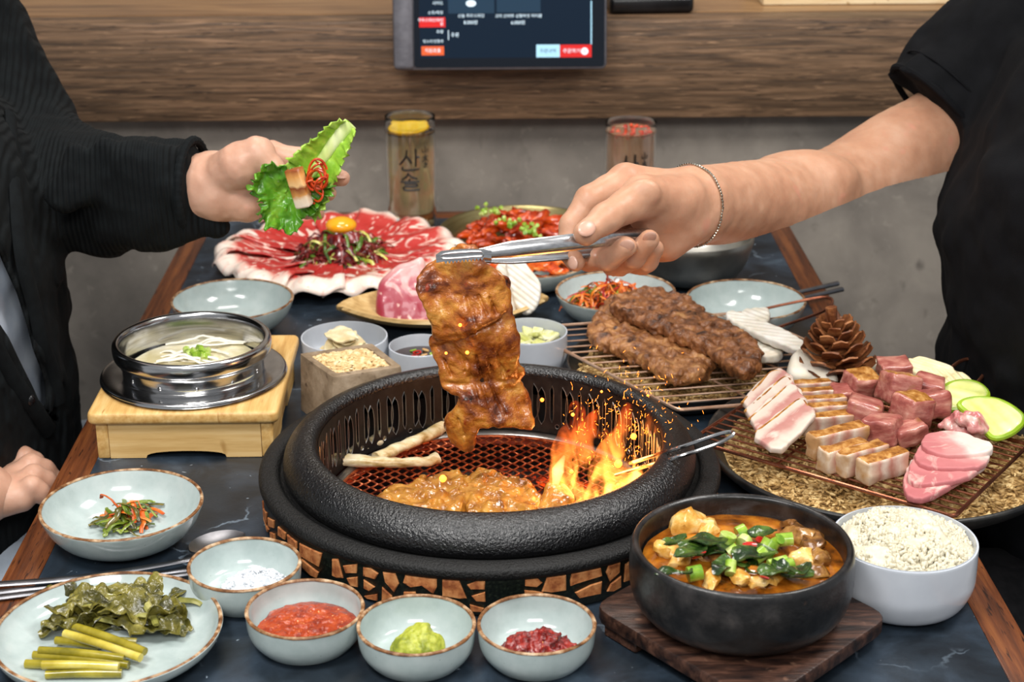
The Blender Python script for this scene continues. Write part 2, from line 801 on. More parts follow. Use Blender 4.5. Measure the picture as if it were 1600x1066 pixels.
# ------------------------------------------------------------------ room shell
M_wall = mat('grey_plaster', ['#7a736b', '#8d857c', '#a1988d'], scale=9, lo=0.3, hi=0.7, detail=8, dist=0.4, rough=0.75, bump=0.15, bscale=40, bdist=0.002,
             speck=[(55, 0.62, '#a59c90', 0.2), (30, 0.64, '#756e66', 0.16)], rnd=False)
M_beam = mat('oak_beam', ['#33251b', '#54402e', '#70563f', '#8d6e54'], scale=8, lo=0.28, hi=0.72, detail=9, dist=1.2, stretch=(0.7, 5, 14), rough=0.55, bump=0.5, bscale=14,
             bstretch=(0.8, 6, 16), bdist=0.002, speck=[(60, 0.60, '#33251a', 0.1, (0.5, 3, 7)), (170, 0.63, '#9b7a5c', 0.1, (0.15, 2, 3))], rnd=False)
M_shelf = mat('oak_shelf', ['#5b4029', '#86623f', '#a58056'], scale=5, lo=0.3, hi=0.7, detail=8, dist=0.8, stretch=(0.7, 9, 9), rough=0.33, bump=0.15, bscale=16,
              bstretch=(0.6, 12, 12), rnd=False, speck=[(30, 0.6, '#53391f', 0.1, (0.3, 6, 6))])
M_floor = mat('grey_floor', ['#3a3836', '#4a4744'], scale=6, detail=6, rough=0.6, rnd=False)
FZ = -0.74


def wall_box(name, lo, hi, m):
    c = [(lo[0]+hi[0])/2, (lo[1]+hi[1])/2, lo[2]]
    return obj(name, rbox(hi[0]-lo[0], hi[1]-lo[1], hi[2]-lo[2], 0), m, loc=c, kind='structure', smooth=False)


wall_box('floor', (-1.7, -0.6, FZ-0.05), (1.7, 2.90, FZ), M_floor)
wall_box('wall_back', (-1.7, 2.25, FZ), (1.7, 2.31, 0.118), M_wall)
wall_box('wall_upper', (-1.7, 2.72, 0.236), (1.7, 2.78, 1.9), M_wall)
b = obj('trim_1', rbox(3.4, 0.05, 0.131, 0.0025, 2), M_beam, loc=(0, 2.226, 0.111), kind='structure')
wall_box('trim_2', (-1.7, 2.252, 0.226), (1.7, 2.72, 0.2425), M_shelf)

# ------------------------------------------------------------------ table
M_stone = mat('blue_black_stone', ['#12171d', '#1f272f', '#2f3a46', '#475663'], scale=14, lo=0.3, hi=0.75, detail=9, dist=0.6, rough=0.34, bump=0.12, bscale=180, bdist=0.001, rnd=False,
              speck=[(130, 0.72, '#8b98a4', 0.04), (60, 0.745, '#a9b2b9', 0.03), (8, 0.63, '#2b3a48', 0.2)])
# fine pale cracks in the stone
_N, _L, _B = nd(M_stone)
_tc = _N.new('ShaderNodeTexCoord')
_nz = _N.new('ShaderNodeTexNoise')
_nz.inputs['Scale'].default_value = 9
_nz.inputs['Detail'].default_value = 6
_mx = _N.new('ShaderNodeMix')
_mx.data_type = 'RGBA'
_mx.inputs[0].default_value = 0.16
_L.new(_tc.outputs['Object'], _nz.inputs['Vector'])
_L.new(_tc.outputs['Object'], _mx.inputs[6])
_L.new(_nz.outputs['Color'], _mx.inputs[7])
_vo = _N.new('ShaderNodeTexVoronoi')
_vo.feature = 'DISTANCE_TO_EDGE'
_vo.inputs['Scale'].default_value = 7
_L.new(_mx.outputs[2], _vo.inputs['Vector'])
_mr = _N.new('ShaderNodeMapRange')
_mr.inputs[1].default_value = 0.0
_mr.inputs[2].default_value = 0.012
_mr.inputs[3].default_value = 0.55
_mr.inputs[4].default_value = 0.0
_L.new(_vo.outputs['Distance'], _mr.inputs[0])
_n2 = _N.new('ShaderNodeTexNoise')
_n2.inputs['Scale'].default_value = 11
_L.new(_tc.outputs['Object'], _n2.inputs['Vector'])
_m2 = _N.new('ShaderNodeMapRange')
_m2.inputs[1].default_value = 0.52
_m2.inputs[2].default_value = 0.62
_L.new(_n2.outputs['Fac'], _m2.inputs[0])
_mm = _N.new('ShaderNodeMath')
_mm.operation = 'MULTIPLY'
_L.new(_mr.outputs[0], _mm.inputs[0])
_L.new(_m2.outputs[0], _mm.inputs[1])
_old = _B.inputs['Base Color'].links[0].from_socket
_m3 = _N.new('ShaderNodeMix')
_m3.data_type = 'RGBA'
_L.new(_mm.outputs[0], _m3.inputs[0])
_L.new(_old, _m3.inputs[6])
_m3.inputs[7].default_value = lin('#8fa0b0')
_L.new(_m3.outputs[2], _B.inputs['Base Color'])

M_edge = mat('brown_table_edge', ['#3a1d0e', '#5f3218', '#7f4a24'], scale=10, lo=0.3, hi=0.7, detail=8, dist=0.5, stretch=(14, 0.8, 14), rough=0.38, bump=0.4, bscale=20, bstretch=(14, 0.8, 14),
             bdist=0.001, speck=[(90, 0.62, '#2a140a', 0.06, (6, 0.5, 6))], rnd=False)
M_edgex = mat('brown_table_edge_back', ['#3a1d0e', '#5f3218', '#7f4a24'], scale=10, lo=0.3, hi=0.7, detail=8, dist=0.5, stretch=(0.8, 14, 14), rough=0.38, bump=0.4, bscale=20, bdist=0.001, rnd=False)
M_iron = mat('black_iron', ['#0b0b0b', '#171717'], scale=60, rough=0.5, bump=0.2)
TX0, TX1, TY0, TY1 = -0.350, 0.363, 0.93, 2.12
GC = np.array([0.003, 1.295])     # grill centre
table = empty('table', (0.006, 1.5, FZ), 'dark stone-topped dining table with brown wooden edges, under all the food', 'table')
HR = 0.183
an = sorted(list(np.linspace(0, 2*PI, 96, endpoint=False))+[math.atan2(y-GC[1], x-GC[0]) % (2*PI) for x in (TX0, TX1) for y in (TY0, TY1)])
V, F = [], []
for z in (0.0, -0.03):
    for t in an:
        c, s = math.cos(t), math.sin(t)
        V.append((GC[0]+HR*c, GC[1]+HR*s, z))
    for t in an:
        c, s = math.cos(t), math.sin(t)
        k = min(((TX1 if c > 0 else TX0)-GC[0])/c if abs(c) > 1e-9 else 9, ((TY1 if s > 0 else TY0)-GC[1])/s if abs(s) > 1e-9 else 9)
        V.append((GC[0]+k*c, GC[1]+k*s, z))
n = len(an)
for i in range(n):
    j = (i+1) % n
    F += [(i, n+i, n+j, j), (2*n+j, 3*n+j, 3*n+i, 2*n+i), (n+i, 3*n+i, 3*n+j, n+j), (j, 2*n+j, 2*n+i, i)]
obj('stone_top', (np.array(V), F), M_stone, table, smooth=False)
for x0, x1 in ((TX0-0.0285, TX0), (TX1, TX1+0.0285)):
    obj('wooden_edge', rbox(x1-x0, TY1+0.03-TY0, 0.042, 0.0015, 2, ((x0+x1)/2, (TY0+TY1+0.03)/2, -0.0415)), M_edge, table)
obj('wooden_edge', rbox(TX1-TX0, 0.03, 0.042, 0.0015, 2, ((TX0+TX1)/2, TY1+0.015, -0.0415)), M_edgex, table)
for x in (-0.30, 0.31):
    for y in (1.0, 2.06):
        obj('leg', rbox(0.05, 0.05, -FZ-0.042, 0.003, 1, (x, y, FZ)), M_iron, table)

# benches the two diners sit on
M_cush = mat('black_vinyl', ['#0d0d0e', '#161617'], scale=40, rough=0.45, bump=0.15)
for sx, lb in ((-1, 'black padded bench under the diner in the cardigan'), (1, 'black padded bench under the diner in the t-shirt')):
    bn = empty('bench', (sx*0.70, 1.45, FZ), lb, 'bench')
    obj('seat', rbox(0.40, 1.45, 0.10, 0.025, 3, (sx*0.70, 1.45, FZ+0.30)), M_cush, bn)
    for dy in (-0.6, 0.6):
        obj('leg', rbox(0.34, 0.05, 0.302, 0.003, 1, (sx*0.70, 1.45+dy, FZ)), M_iron, bn)

# ------------------------------------------------------------------ tablet on the shelf front
M_tab = mat('grey_metal', ['#57565c', '#66656b'], scale=80, rough=0.4, metal=0.6, bump=0.05)
M_glass_black = mat('black_screen_glass', '#05070a', rough=0.08, spec=0.5, emit='#0b1a2c', estr=0.25)


def ui(name, c, e=0.55):
    return mat(name, c, rough=0.1, spec=0.3, emit=c, estr=e, rnd=False)


U_navy, U_pan, U_red, U_org, U_blue, U_txt = ui('ui_navy', '#0b1826', 0.4), ui('ui_panel', '#1e3142', 0.35), ui('ui_red', '#b02322', 0.5), ui('ui_orange', '#b9502c', 0.5), ui('ui_blue', '#8fb8cc', 0.5), ui('ui_text', '#b9cdd8', 0.6)
U_dark = ui('ui_dark_text', '#4b5f7a', 0.3)
tb0 = D(615, 108, 2.15)
tb1 = D(948, 110, 2.15)
tw = np.linalg.norm(tb1-tb0)
ts = tw/333
tab = empty('order_tablet', (tb0+tb1)/2, 'grey ordering tablet with a lit menu screen, mounted on the wooden shelf front', 'tablet', rot=(PI/2-math.radians(11), 0, 0))


def tp(zx, zy):
    """zoomed screen pixel -> tablet plane"""
    return (600+zx*0.225-615)*ts-tw/2, (108-zy*0.225)*ts


def trect(x0, y0, x1, y1, z, th, b=0.0):
    a, c = tp(x0, y1), tp(x1, y0)
    return rbox(c[0]-a[0], c[1]-a[1], th, b, 2, ((a[0]+c[0])/2, (a[1]+c[1])/2, z))


a, c = tp(68, -420), tp(1555, 488)
pl = [(a[0], a[1]), (c[0], a[1]), (c[0], c[1]), (a[0], c[1])]


def rrect(x0, y0, x1, y1, r, n=5):
    o = []
    for cx, cy, a0 in ((x1-r, y1-r, 0), (x0+r, y1-r, PI/2), (x0+r, y0+r, PI), (x1-r, y0+r, 1.5*PI)):
        for t in np.linspace(0, PI/2, n):
            o.append((cx+r*math.cos(a0+t), cy+r*math.sin(a0+t)))
    return o


obj('housing', prism(rrect(-tw/2, 0, tw/2, 0.205, 0.008), 0.012, 0.002), M_tab, tab, loc=(0, 0, -0.012))
x0, y0 = tp(212, 462)
x1, _ = tp(1530, 0)
obj('screen', prism(rrect(x0, y0, x1, 0.200, 0.004), 0.0012), M_glass_black, tab, loc=(0, 0, 0))
obj('grip', prism(rrect(-tw/2+0.001, 0.002, x0-0.001, 0.2, 0.004), 0.0035, 0.0012), M_tab, tab, loc=(0, 0, 0))
obj('mount', rbox(0.07, 0.05, 0.05, 0.003, 2), M_iron, tab, loc=(0, 0.055, -0.062))
zz = 0.0013
for nm, r, m in (('menu_panel', (250, -380, 1440, 398), U_navy),):
    obj(nm, trect(*r, zz, 0.0002), m, tab, loc=(0, 0, 0), smooth=False)
for nm, r, m in (('picture_tile', (450, -380, 768, 95), U_pan), ('picture_tile', (785, -380, 1087, 90), U_pan), ('category_button', (250, 120, 430, 187), U_red), ('call_button', (262, 316, 418, 378), U_org),
                 ('history_button', (1057, 310, 1220, 397), U_blue), ('order_button', (1222, 312, 1440, 398), U_red), ('scroll_bar', (1434, 15, 1442, 310), U_blue), ('divider', (448, 208, 452, 275), U_txt)):
    obj(nm, trect(*r, zz+0.0003, 0.0003), m, tab, loc=(0, 0, 0), smooth=False)
cx, cy = tp(1392, 357)
obj('count_badge', xf(lathe([(0, 0), (0.0046, 0), (0.0046, 0.0003), (0, 0.0003)], 20), t=(cx, cy, zz+0.0007)), U_txt, tab, loc=(0, 0, 0), smooth=False)
cx, cy = tp(608, 27)
obj('dish_icon', xf(lathe([(0, 0), (0.0065, 0), (0.0065, 0.0003), (0, 0.0003)], 20), np.diag([1, 0.65, 1]), t=(cx, cy, zz+0.0007)), U_txt, tab, loc=(0, 0, 0), smooth=False)


def ttext(s, zx, zy, h, m, align='CENTER'):
    cu_ = bpy.data.curves.new('lettering', 'FONT')
    cu_.body = s
    cu_.size = h*0.225*ts*1.25
    cu_.align_x = align
    cu_.align_y = 'CENTER'
    cu_.materials.append(m)
    o = bpy.data.objects.new('lettering', cu_)
    me = bpy.data.meshes.new_from_object(o)
    bpy.data.objects.remove(o)
    o = bpy.data.objects.new('lettering', me)
    COL.objects.link(o)
    o.parent = tab
    p = tp(zx, zy)
    o.location = (p[0], p[1], zz+0.0012)


for s, x, y, h, m, al in (('사이드', 417, 25, 22, U_txt, 'RIGHT'), ('소주/맥주', 417, 90, 22, U_txt, 'RIGHT'), ('하우스와인/와인', 417, 140, 21, U_txt, 'RIGHT'), ('류', 417, 168, 21, U_txt, 'RIGHT'), ('주류', 417, 220, 22, U_txt, 'RIGHT'),
                          ('위스키/전통주', 417, 284, 20, U_txt, 'RIGHT'), ('직원호출', 341, 347, 24, U_txt, 'CENTER'), ('주문내역', 1138, 354, 25, U_dark, 'CENTER'), ('주문하기', 1302, 356, 27, U_txt, 'CENTER'), ('0', 1392, 357, 26, U_red, 'CENTER'),
                          ('산솔 하우스와인', 608, 112, 22, U_txt, 'CENTER'), ('8,000원', 605, 157, 25, U_txt, 'CENTER'), ('고려 산머루 상황버섯 하이볼', 935, 115, 22, U_txt, 'CENTER'), ('6,000원', 932, 160, 25, U_txt, 'CENTER'),
                          ('주류', 495, 242, 26, U_txt, 'CENTER')):
    ttext(s, x, y, h, m, al)

# black card reader and pale box on the shelf
M_blk = mat('black_plastic', ['#08080a', '#101013'], scale=60, rough=0.3)
M_pale = mat('pale_birch', ['#d8bd92', '#ead6b0'], scale=20, stretch=(1, 8, 8), rough=0.6, speck=[(70, 0.66, '#b08d5e', 0.05)])
p = T(1014, 22, 0.2425)
cd = obj('card_reader', xf(rbox(0.112, 0.16, 0.022, 0.006, 3), rotz(0.05)), M_blk, loc=(p[0], p[1]+0.08, 0.2428), label='black card reader lying on the wooden shelf right beside the tablet', cat='card reader')
obj('card_reader_top', rbox(0.098, 0.12, 0.004, 0.0015, 2), M_iron, cd, loc=(0, 0.01, 0.0215))
p0, p1 = T(1192, 9, 0.2425), T(1488, 6, 0.2425)
bx = empty('wooden_box', ((p0+p1)/2+np.array([0, 0.08, 0]))*np.array([1, 1, 0])+np.array([0, 0, 0.2428]), 'pale wooden box standing on the shelf above the outstretched bare arm', 'box')
w = p1[0]-p0[0]
obj('front_panel', rbox(w, 0.012, 0.10, 0.001, 1), M_pale, bx, loc=(0, -0.074, 0))
obj('back_panel', rbox(w, 0.012, 0.10, 0.001, 1), M_pale, bx, loc=(0, 0.074, 0))
for s in (-1, 1):
    obj('side_panel', rbox(0.012, 0.135, 0.10, 0.001, 1), M_pale, bx, loc=(s*(w/2-0.006), 0, 0))
obj('bottom_panel', rbox(w-0.026, 0.134, 0.01, 0.001, 1), M_pale, bx, loc=(0, 0, 0.001))
# ------------------------------------------------------------------ the charcoal grill in the table
M_cast = mat('textured_black_cast_iron', ['#060607', '#0e0e10'], scale=300, rough=0.28, spec=0.9, bump=1.0, bscale=450, bdist=0.0012, bdetail=2, rnd=False)
M_cast2 = mat('matt_black_cast_iron', ['#080808', '#121212'], scale=300, rough=0.5, spec=0.4, bump=0.9, bscale=520, bdist=0.0014, rnd=False)
M_band = mat('speckled_dark_glaze', ['#0a0f0b', '#141a13', '#2c3328'], scale=420, lo=0.42, hi=0.72, rough=0.4, bump=0.3, bscale=500, bdist=0.0006, rnd=False)
M_chip = mat('terracotta_chip', ['#8a4a24', '#b5713f', '#c98a55'], scale=120, rough=0.75, bump=0.4, bscale=300, bdist=0.0006, speck=[(260, 0.66, '#6a3518', 0.06)])
M_firewall = mat('sooty_steel', ['#0a0909', '#151312', '#211d1a'], scale=90, rough=0.5, metal=0.1, bump=0.1)
M_slotrim = mat('slot_edge_steel', '#8d8a86', rough=0.35, metal=0.9)
M_dark = mat('black_void', '#020202', rough=0.9)
M_wire = mat('rusty_hot_wire', ['#2a0f07', '#6b2a12', '#b4623a', '#8a4424'], scale=70, lo=0.3, hi=0.7, rough=0.38, metal=0.65, emit='#ff3a08', estr=0.015)
M_ring = mat('brushed_drip_ring', ['#6f6a66', '#a39d96'], scale=12, stretch=(1, 1, 30), rough=0.28, metal=0.9)
gx, gy = GC
grill = empty('table_grill', (gx, gy, 0), 'round black cast iron charcoal grill set into the table, mosaic chips round its side', 'grill')
BR = 0.190
obj('base_band', lathe([(0.178, 0.0005), (BR-0.002, 0.0005), (BR, 0.003), (BR, 0.033), (0.178, 0.033)], 128), M_band, grill, loc=(0, 0, 0))
fl = smoothprof([(0.160, 0.031), (0.188, 0.0315), (0.1925, 0.0335), (0.1932, 0.0370), (0.1915, 0.0405), (0.186, 0.0425), (0.180, 0.0425), (0.1765, 0.0405), (0.1745, 0.038), (0.165, 0.0375)], 3)
obj('flange', lathe(fl, 128), M_cast2, grill, loc=(0, 0, 0))
to = smoothprof([(0.1655, 0.036), (0.1705, 0.0385), (0.1728, 0.044), (0.1715, 0.052), (0.1665, 0.0595), (0.159, 0.0648), (0.1515, 0.0668), (0.1465, 0.0655), (0.1438, 0.0615), (0.1440, 0.056), (0.146, 0.052)], 5)
obj('rim', lathe(to, 160), M_cast, grill, loc=(0, 0, 0))

# inner wall with leaf-shaped slots, 32 repeats
RW, Z0, Z1 = 0.1432, 0.004, 0.060
NS = 32
cw = 2*PI*RW/NS


def leaf(cx, cy, w, hh, bend, n=9):
    t = np.linspace(0, PI, n)
    y = np.linspace(-1, 1, n)
    prof = w*np.sqrt(np.maximum(0, 1-y**2))
    mid = cx+bend*(1-y**2)
    L = [(m-p, cy+hh*q) for m, p, q in zip(mid, prof, y)]
    R = [(m+p, cy+hh*q) for m, p, q in zip(mid, prof, y)]
    return L+R[-2:0:-1]


holes = [leaf(cw*0.25, 0.031, 0.0042, 0.0185, 0), leaf(cw*0.52, 0.034, 0.0032, 0.0185, -0.0022), leaf(cw*0.98, 0.034, 0.0032, 0.0185, 0.0022)[0:0] or leaf(cw*0.885, 0.034, 0.0032, 0.0185, 0.0018)]
dotc = (cw*0.70, 0.0125)
holes.append([(dotc[0]+0.0021*math.cos(t), dotc[1]+0.0021*math.sin(t)) for t in np.linspace(0, 2*PI, 9)[:-1]])
holes[2] = [(min(p[0], cw-0.0012), p[1]) for p in holes[2]]
bm = bmesh.new()
edges = []


def loop(pts):
    vs = [bm.verts.new((p[0], p[1], 0)) for p in pts]
    for a, b in zip(vs, vs[1:]+vs[:1]):
        edges.append(bm.edges.new((a, b)))


loop([(x, Z0) for x in np.linspace(0, cw, 6)]+[(x, Z1) for x in np.linspace(cw, 0, 6)])
for h_ in holes:
    loop(h_)
bmesh.ops.triangle_fill(bm, use_beauty=True, use_dissolve=False, edges=edges)
bm.verts.index_update()
cv = np.array([v.co[:] for v in bm.verts])
cfc = [tuple(v.index for v in f.verts) for f in bm.faces]
bm.free()


def wrap(P, R, off):
    a = (P[:, 0]+off)/RW
    return np.stack([R*np.cos(a), R*np.sin(a), P[:, 1]], -1)


g = G()
rims = G()
for i in range(NS):
    g.add((wrap(cv, RW, i*cw), cfc))
    for h_ in holes:
        hp = np.array(list(h_)+[h_[0]])[:-1]
        P = wrap(hp, RW-0.0003, i*cw)
        rims.add(tube(P, 0.00045, 4, closed=True))
obj('fire_wall', g, M_firewall, grill, loc=(0, 0, 0), smooth=False)
tag(obj('slot_edge', rims, M_slotrim, grill, loc=(0, 0, 0)), kind='stuff')
obj('outer_casing', lathe([(0.160, 0.034), (0.158, -0.03), (0.150, -0.052), (0, -0.052)], 96), M_dark, grill, loc=(0, 0, 0))
obj('drip_ring', lathe(smoothprof([(0.1425, 0.0015), (0.141, 0.0045), (0.138, 0.0050), (0.1345, 0.0030), (0.133, -0.001), (0.133, -0.006)], 4), 128), M_ring, grill, loc=(0, 0, 0))

# crimped wires of the grate
grate = empty('grate', (0, 0, 0))
grate.parent = grill
PW, AW, GZ = 0.0130, 0.0030, 0.0015
k = 0
for j in range(-21, 22):
    yy = j*0.0064
    hx = math.sqrt(max(0, 0.1335**2-yy*yy))
    if hx < 0.02:
        continue
    xs = np.arange(-hx, hx, PW/8)
    ph = (j % 2)*PI
    P = np.stack([xs, yy+AW*np.cos(2*PI*xs/PW+ph), GZ+0.0006*np.sin(2*PI*xs/PW+ph)], -1)
    obj('wire', tube(P, 0.00085, 5), M_wire, grate, loc=(0, 0, 0))
obj('grate_ring', tube([(0.1335*math.cos(t), 0.1335*math.sin(t), GZ) for t in np.linspace(0, 2*PI, 96, endpoint=False)], 0.0014, 6, closed=True), M_wire, grate, loc=(0, 0, 0))

# glowing charcoal below the grate, each lump a thing
M_coal = mat('glowing_charcoal', ['#0a0706', '#171210', '#3a2e28'], scale=60, rough=0.9, bump=0.6, bscale=120)
_N, _L, _B = nd(M_coal)
_t = _N.new('ShaderNodeTexNoise')
_t.inputs['Scale'].default_value = 38
_t.inputs['Detail'].default_value = 4
_tc = _N.new('ShaderNodeTexCoord')
_L.new(_tc.outputs['Object'], _t.inputs['Vector'])
_r = _N.new('ShaderNodeMapRange')
_r.inputs[1].default_value = 0.50
_r.inputs[2].default_value = 0.72
_r.inputs[3].default_value = 0.0
_r.inputs[4].default_value = 1.3
_L.new(_t.outputs['Fac'], _r.inputs[0])
_L.new(_r.outputs[0], _B.inputs['Emission Strength'])
_B.inputs['Emission Color'].default_value = lin('#ff4a12')
coal = None
rr = np.random.default_rng(3)
for i in range(44):
    a, q = rr.uniform(0, 2*PI), 0.12*math.sqrt(rr.uniform(0, 1))
    if coal is None or i % 5 == 0:
        V, F = ellip((0, 0, 0), (0.016, 0.012, 0.010), 10, 7)
        V = wob(V, 0.005, 90, 2, i)
        c = obj('charcoal_lump', (V, F), M_coal, loc=(gx+q*math.cos(a), gy+q*math.sin(a), -0.028+rr.uniform(-0.008, 0.006)), rot=(0, 0, rr.uniform(0, 6)), sharp=25,
                label='glowing lump of charcoal burning below the wire grate', cat='charcoal', group='charcoal in the table grill')
        coal = c
    else:
        dup(coal, (gx+q*math.cos(a), gy+q*math.sin(a), -0.028+rr.uniform(-0.008, 0.006)), (rr.uniform(-0.4, 0.4), 0, rr.uniform(0, 6)))
obj('ash_bed', lathe([(0, -0.036), (0.08, -0.037), (0.150, -0.040), (0.150, -0.048), (0, -0.048)], 40), M_coal, grill, loc=(0, 0, 0))

# mosaic chips on the band: photo outlines carried onto the cylinder
CH1 = [[(0, 515), (25, 515), (48, 600), (20, 600), (0, 590)], [(48, 545), (110, 532), (108, 578), (60, 578)], [(65, 600), (112, 595), (112, 640), (80, 635)], [(138, 552), (170, 555), (205, 580), (190, 605), (138, 590)],
       [(140, 607), (190, 640), (165, 658), (140, 645)], [(142, 680), (200, 672), (200, 700), (155, 697)], [(225, 573), (280, 578), (297, 625), (275, 663), (235, 618)], [(222, 640), (265, 680), (270, 697), (220, 700)],
       [(325, 588), (465, 603), (465, 640), (450, 668), (400, 632), (345, 640), (315, 620)], [(318, 662), (370, 662), (375, 675), (318, 690)], [(490, 607), (565, 605), (598, 690), (570, 693), (490, 680)],
       [(600, 630), (640, 610), (680, 612), (678, 650), (615, 650)], [(620, 680), (680, 662), (682, 705), (640, 703)], [(612, 718), (675, 735), (665, 750), (615, 748)], [(858, 600), (915, 595), (935, 620), (910, 640), (858, 635)],
       [(855, 655), (900, 658), (940, 665), (858, 682)], [(955, 590), (1040, 578), (1040, 655), (975, 665), (932, 660)], [(1065, 575), (1195, 548), (1200, 590), (1085, 625), (1060, 635), (1058, 610)],
       [(1080, 665), (1150, 630), (1200, 615), (1195, 670), (1100, 690)], [(1230, 535), (1282, 520), (1278, 575), (1235, 615), (1218, 575)], [(1222, 660), (1240, 625), (1285, 590), (1285, 640), (1250, 660)]]
CH2 = [[(1160, 255), (1175, 270), (1172, 300), (1162, 280)], [(1178, 290), (1195, 310), (1192, 360), (1178, 340)], [(1200, 330), (1228, 345), (1225, 378), (1203, 370)], [(1185, 375), (1203, 385), (1200, 420), (1185, 415)],
       [(1245, 370), (1280, 400), (1275, 430), (1245, 410)], [(1210, 395), (1230, 405), (1230, 430), (1212, 425)], [(1285, 405), (1328, 440), (1328, 470), (1290, 455)], [(1340, 445), (1440, 490), (1425, 550), (1340, 500)],
       [(1350, 515), (1425, 575), (1415, 600), (1390, 600), (1352, 550)], [(1555, 600), (1595, 595), (1598, 640), (1570, 635)]]


def oncyl(x, y, R):
    d = ray(x, y)
    o = CO[:2]-GC
    a, b, c = d[:2]@d[:2], o@d[:2], o@o-R*R
    t = (-b-math.sqrt(max(0, b*b-a*c)))/a
    return CO+d*t


def chip(poly):
    P = [oncyl(x, y, BR) for x, y in poly]
    az = np.array([(math.atan2(p[1]-gy, p[0]-gx), min(0.0308, max(0.0035, p[2]))) for p in P])
    az = az[::-1] if np.sum(az[:, 0]*np.roll(az[:, 1], -1)-np.roll(az[:, 0], -1)*az[:, 1]) < 0 else az
    if abs(np.sum(az[:, 0]*np.roll(az[:, 1], -1)-np.roll(az[:, 0], -1)*az[:, 1])) < 2e-5:
        return None
    c = az.mean(0)
    V, F, n = [], [], len(az)
    for R, s in ((BR-0.001, 1.0), (BR+0.0008, 1.0), (BR+0.0014, 0.88)):
        for q in az:
            w = c+(q-c)*s
            V.append((R*math.cos(w[0]), R*math.sin(w[0]), w[1]))
    for l in (0, 1):
        for i in range(n):
            j = (i+1) % n
            F.append((l*n+i, l*n+j, (l+1)*n+j, (l+1)*n+i))
    V.append(tuple(np.mean(V[2*n:3*n], 0)))
    for i in range(n):
        F.append((2*n+i, 2*n+(i+1) % n, 3*n))
    return np.array(V), F


for src, ox in ((CH1, 520), (CH2, 0)):
    for poly in src:
        q = chip([(ox+x*0.35, 693+y*0.35) for x, y in poly])
        if q is not None:
            o = obj('mosaic_chip', q, M_chip, grill, loc=(0, 0, 0), sharp=20)
            if src is CH1:
                c = o.copy()
                COL.objects.link(c)
                c.rotation_euler = (0, 0, 1.25)

# ------------------------------------------------------------------ flame (a glowing gas body) and sparks
M_fire = bpy.data.materials.new('flame_gas')
M_fire.use_nodes = True
_nt = M_fire.node_tree
_nt.nodes.remove(_nt.nodes['Principled BSDF'])
_o = _nt.nodes['Material Output']
_pv = _nt.nodes.new('ShaderNodeVolumePrincipled')
_pv.inputs['Density'].default_value = 0.0
_tc = _nt.nodes.new('ShaderNodeTexCoord')
_mp = _nt.nodes.new('ShaderNodeMapping')
_mp.inputs['Scale'].default_value = (1, 1, 0.38)
_nz = _nt.nodes.new('ShaderNodeTexNoise')
_nz.inputs['Scale'].default_value = 62
_nz.inputs['Detail'].default_value = 4
_nz.inputs['Distortion'].default_value = 0.9
_mr = _nt.nodes.new('ShaderNodeMapRange')
_mr.inputs[1].default_value = 0.48
_mr.inputs[2].default_value = 0.64
_mr.inputs[3].default_value = 0.0
_mr.inputs[4].default_value = 1.0
_sx = _nt.nodes.new('ShaderNodeSeparateXYZ')
_hr = _nt.nodes.new('ShaderNodeValToRGB')     # colour and power fall with height in the flame
_hz = _nt.nodes.new('ShaderNodeMapRange')
_hz.inputs[1].default_value = 0.0
_hz.inputs[2].default_value = 0.085
e = _hr.color_ramp.elements
e[0].position, e[0].color = 0.0, (1.0, 0.42, 0.07, 1)
e[1].position, e[1].color = 1.0, (1.0, 0.10, 0.012, 1)
q = e.new(0.35)
q.color = (1.0, 0.34, 0.05, 1)
_pw = _nt.nodes.new('ShaderNodeMapRange')
_pw.inputs[1].default_value = 0.0
_pw.inputs[2].default_value = 0.095
_pw.inputs[3].default_value = 270
_pw.inputs[4].default_value = 60
_ml = _nt.nodes.new('ShaderNodeMath')
_ml.operation = 'MULTIPLY'
_k = _nt.links.new
_k(_tc.outputs['Object'], _mp.inputs[0])
_k(_mp.outputs[0], _nz.inputs['Vector'])
_k(_nz.outputs['Fac'], _mr.inputs[0])
_k(_tc.outputs['Object'], _sx.inputs[0])
_k(_sx.outputs[2], _hz.inputs[0])
_k(_sx.outputs[2], _pw.inputs[0])
_k(_hz.outputs[0], _hr.inputs[0])
_k(_mr.outputs[0], _ml.inputs[0])
_k(_pw.outputs[0], _ml.inputs[1])
_k(_ml.outputs[0], _pv.inputs['Emission Strength'])
_k(_hr.outputs[0], _pv.inputs['Emission Color'])
_k(_pv.outputs[0], _o.inputs['Volume'])


def firept(x, y, Y):
    return D(x, y, Y)


# tongues: (path in photo pixels with depth, radii)
TON = [([(880, 775, 1.275), (878, 735, 1.28), (884, 690, 1.285), (900, 640, 1.29), (886, 640, 1.29)], [0.009, 0.010, 0.0085, 0.0055, 0.0015]),
       ([(915, 770, 1.285), (915, 725, 1.29), (912, 680, 1.295), (925, 660, 1.30), (948, 638, 1.30)], [0.012, 0.011, 0.008, 0.005, 0.0015]),
       ([(950, 770, 1.29), (945, 730, 1.295), (955, 700, 1.30), (972, 672, 1.305), (985, 640, 1.31), (980, 625, 1.31)], [0.014, 0.011, 0.009, 0.006, 0.004, 0.001]),
       ([(985, 765, 1.285), (975, 740, 1.29), (962, 700, 1.295), (930, 670, 1.29)], [0.015, 0.013, 0.009, 0.003]),
       ([(1010, 680, 1.32), (1015, 662, 1.32), (1012, 650, 1.32)], [0.002, 0.005, 0.001]),
       ([(915, 790, 1.26), (950, 785, 1.262), (990, 770, 1.265), (1000, 745, 1.275)], [0.008, 0.012, 0.012, 0.005])]
fb = T(925, 770, 0.005)
F_ = Field(fb-np.array([0.06, 0.06, 0.01]), fb+np.array([0.075, 0.09, 0.14]), 0.002)
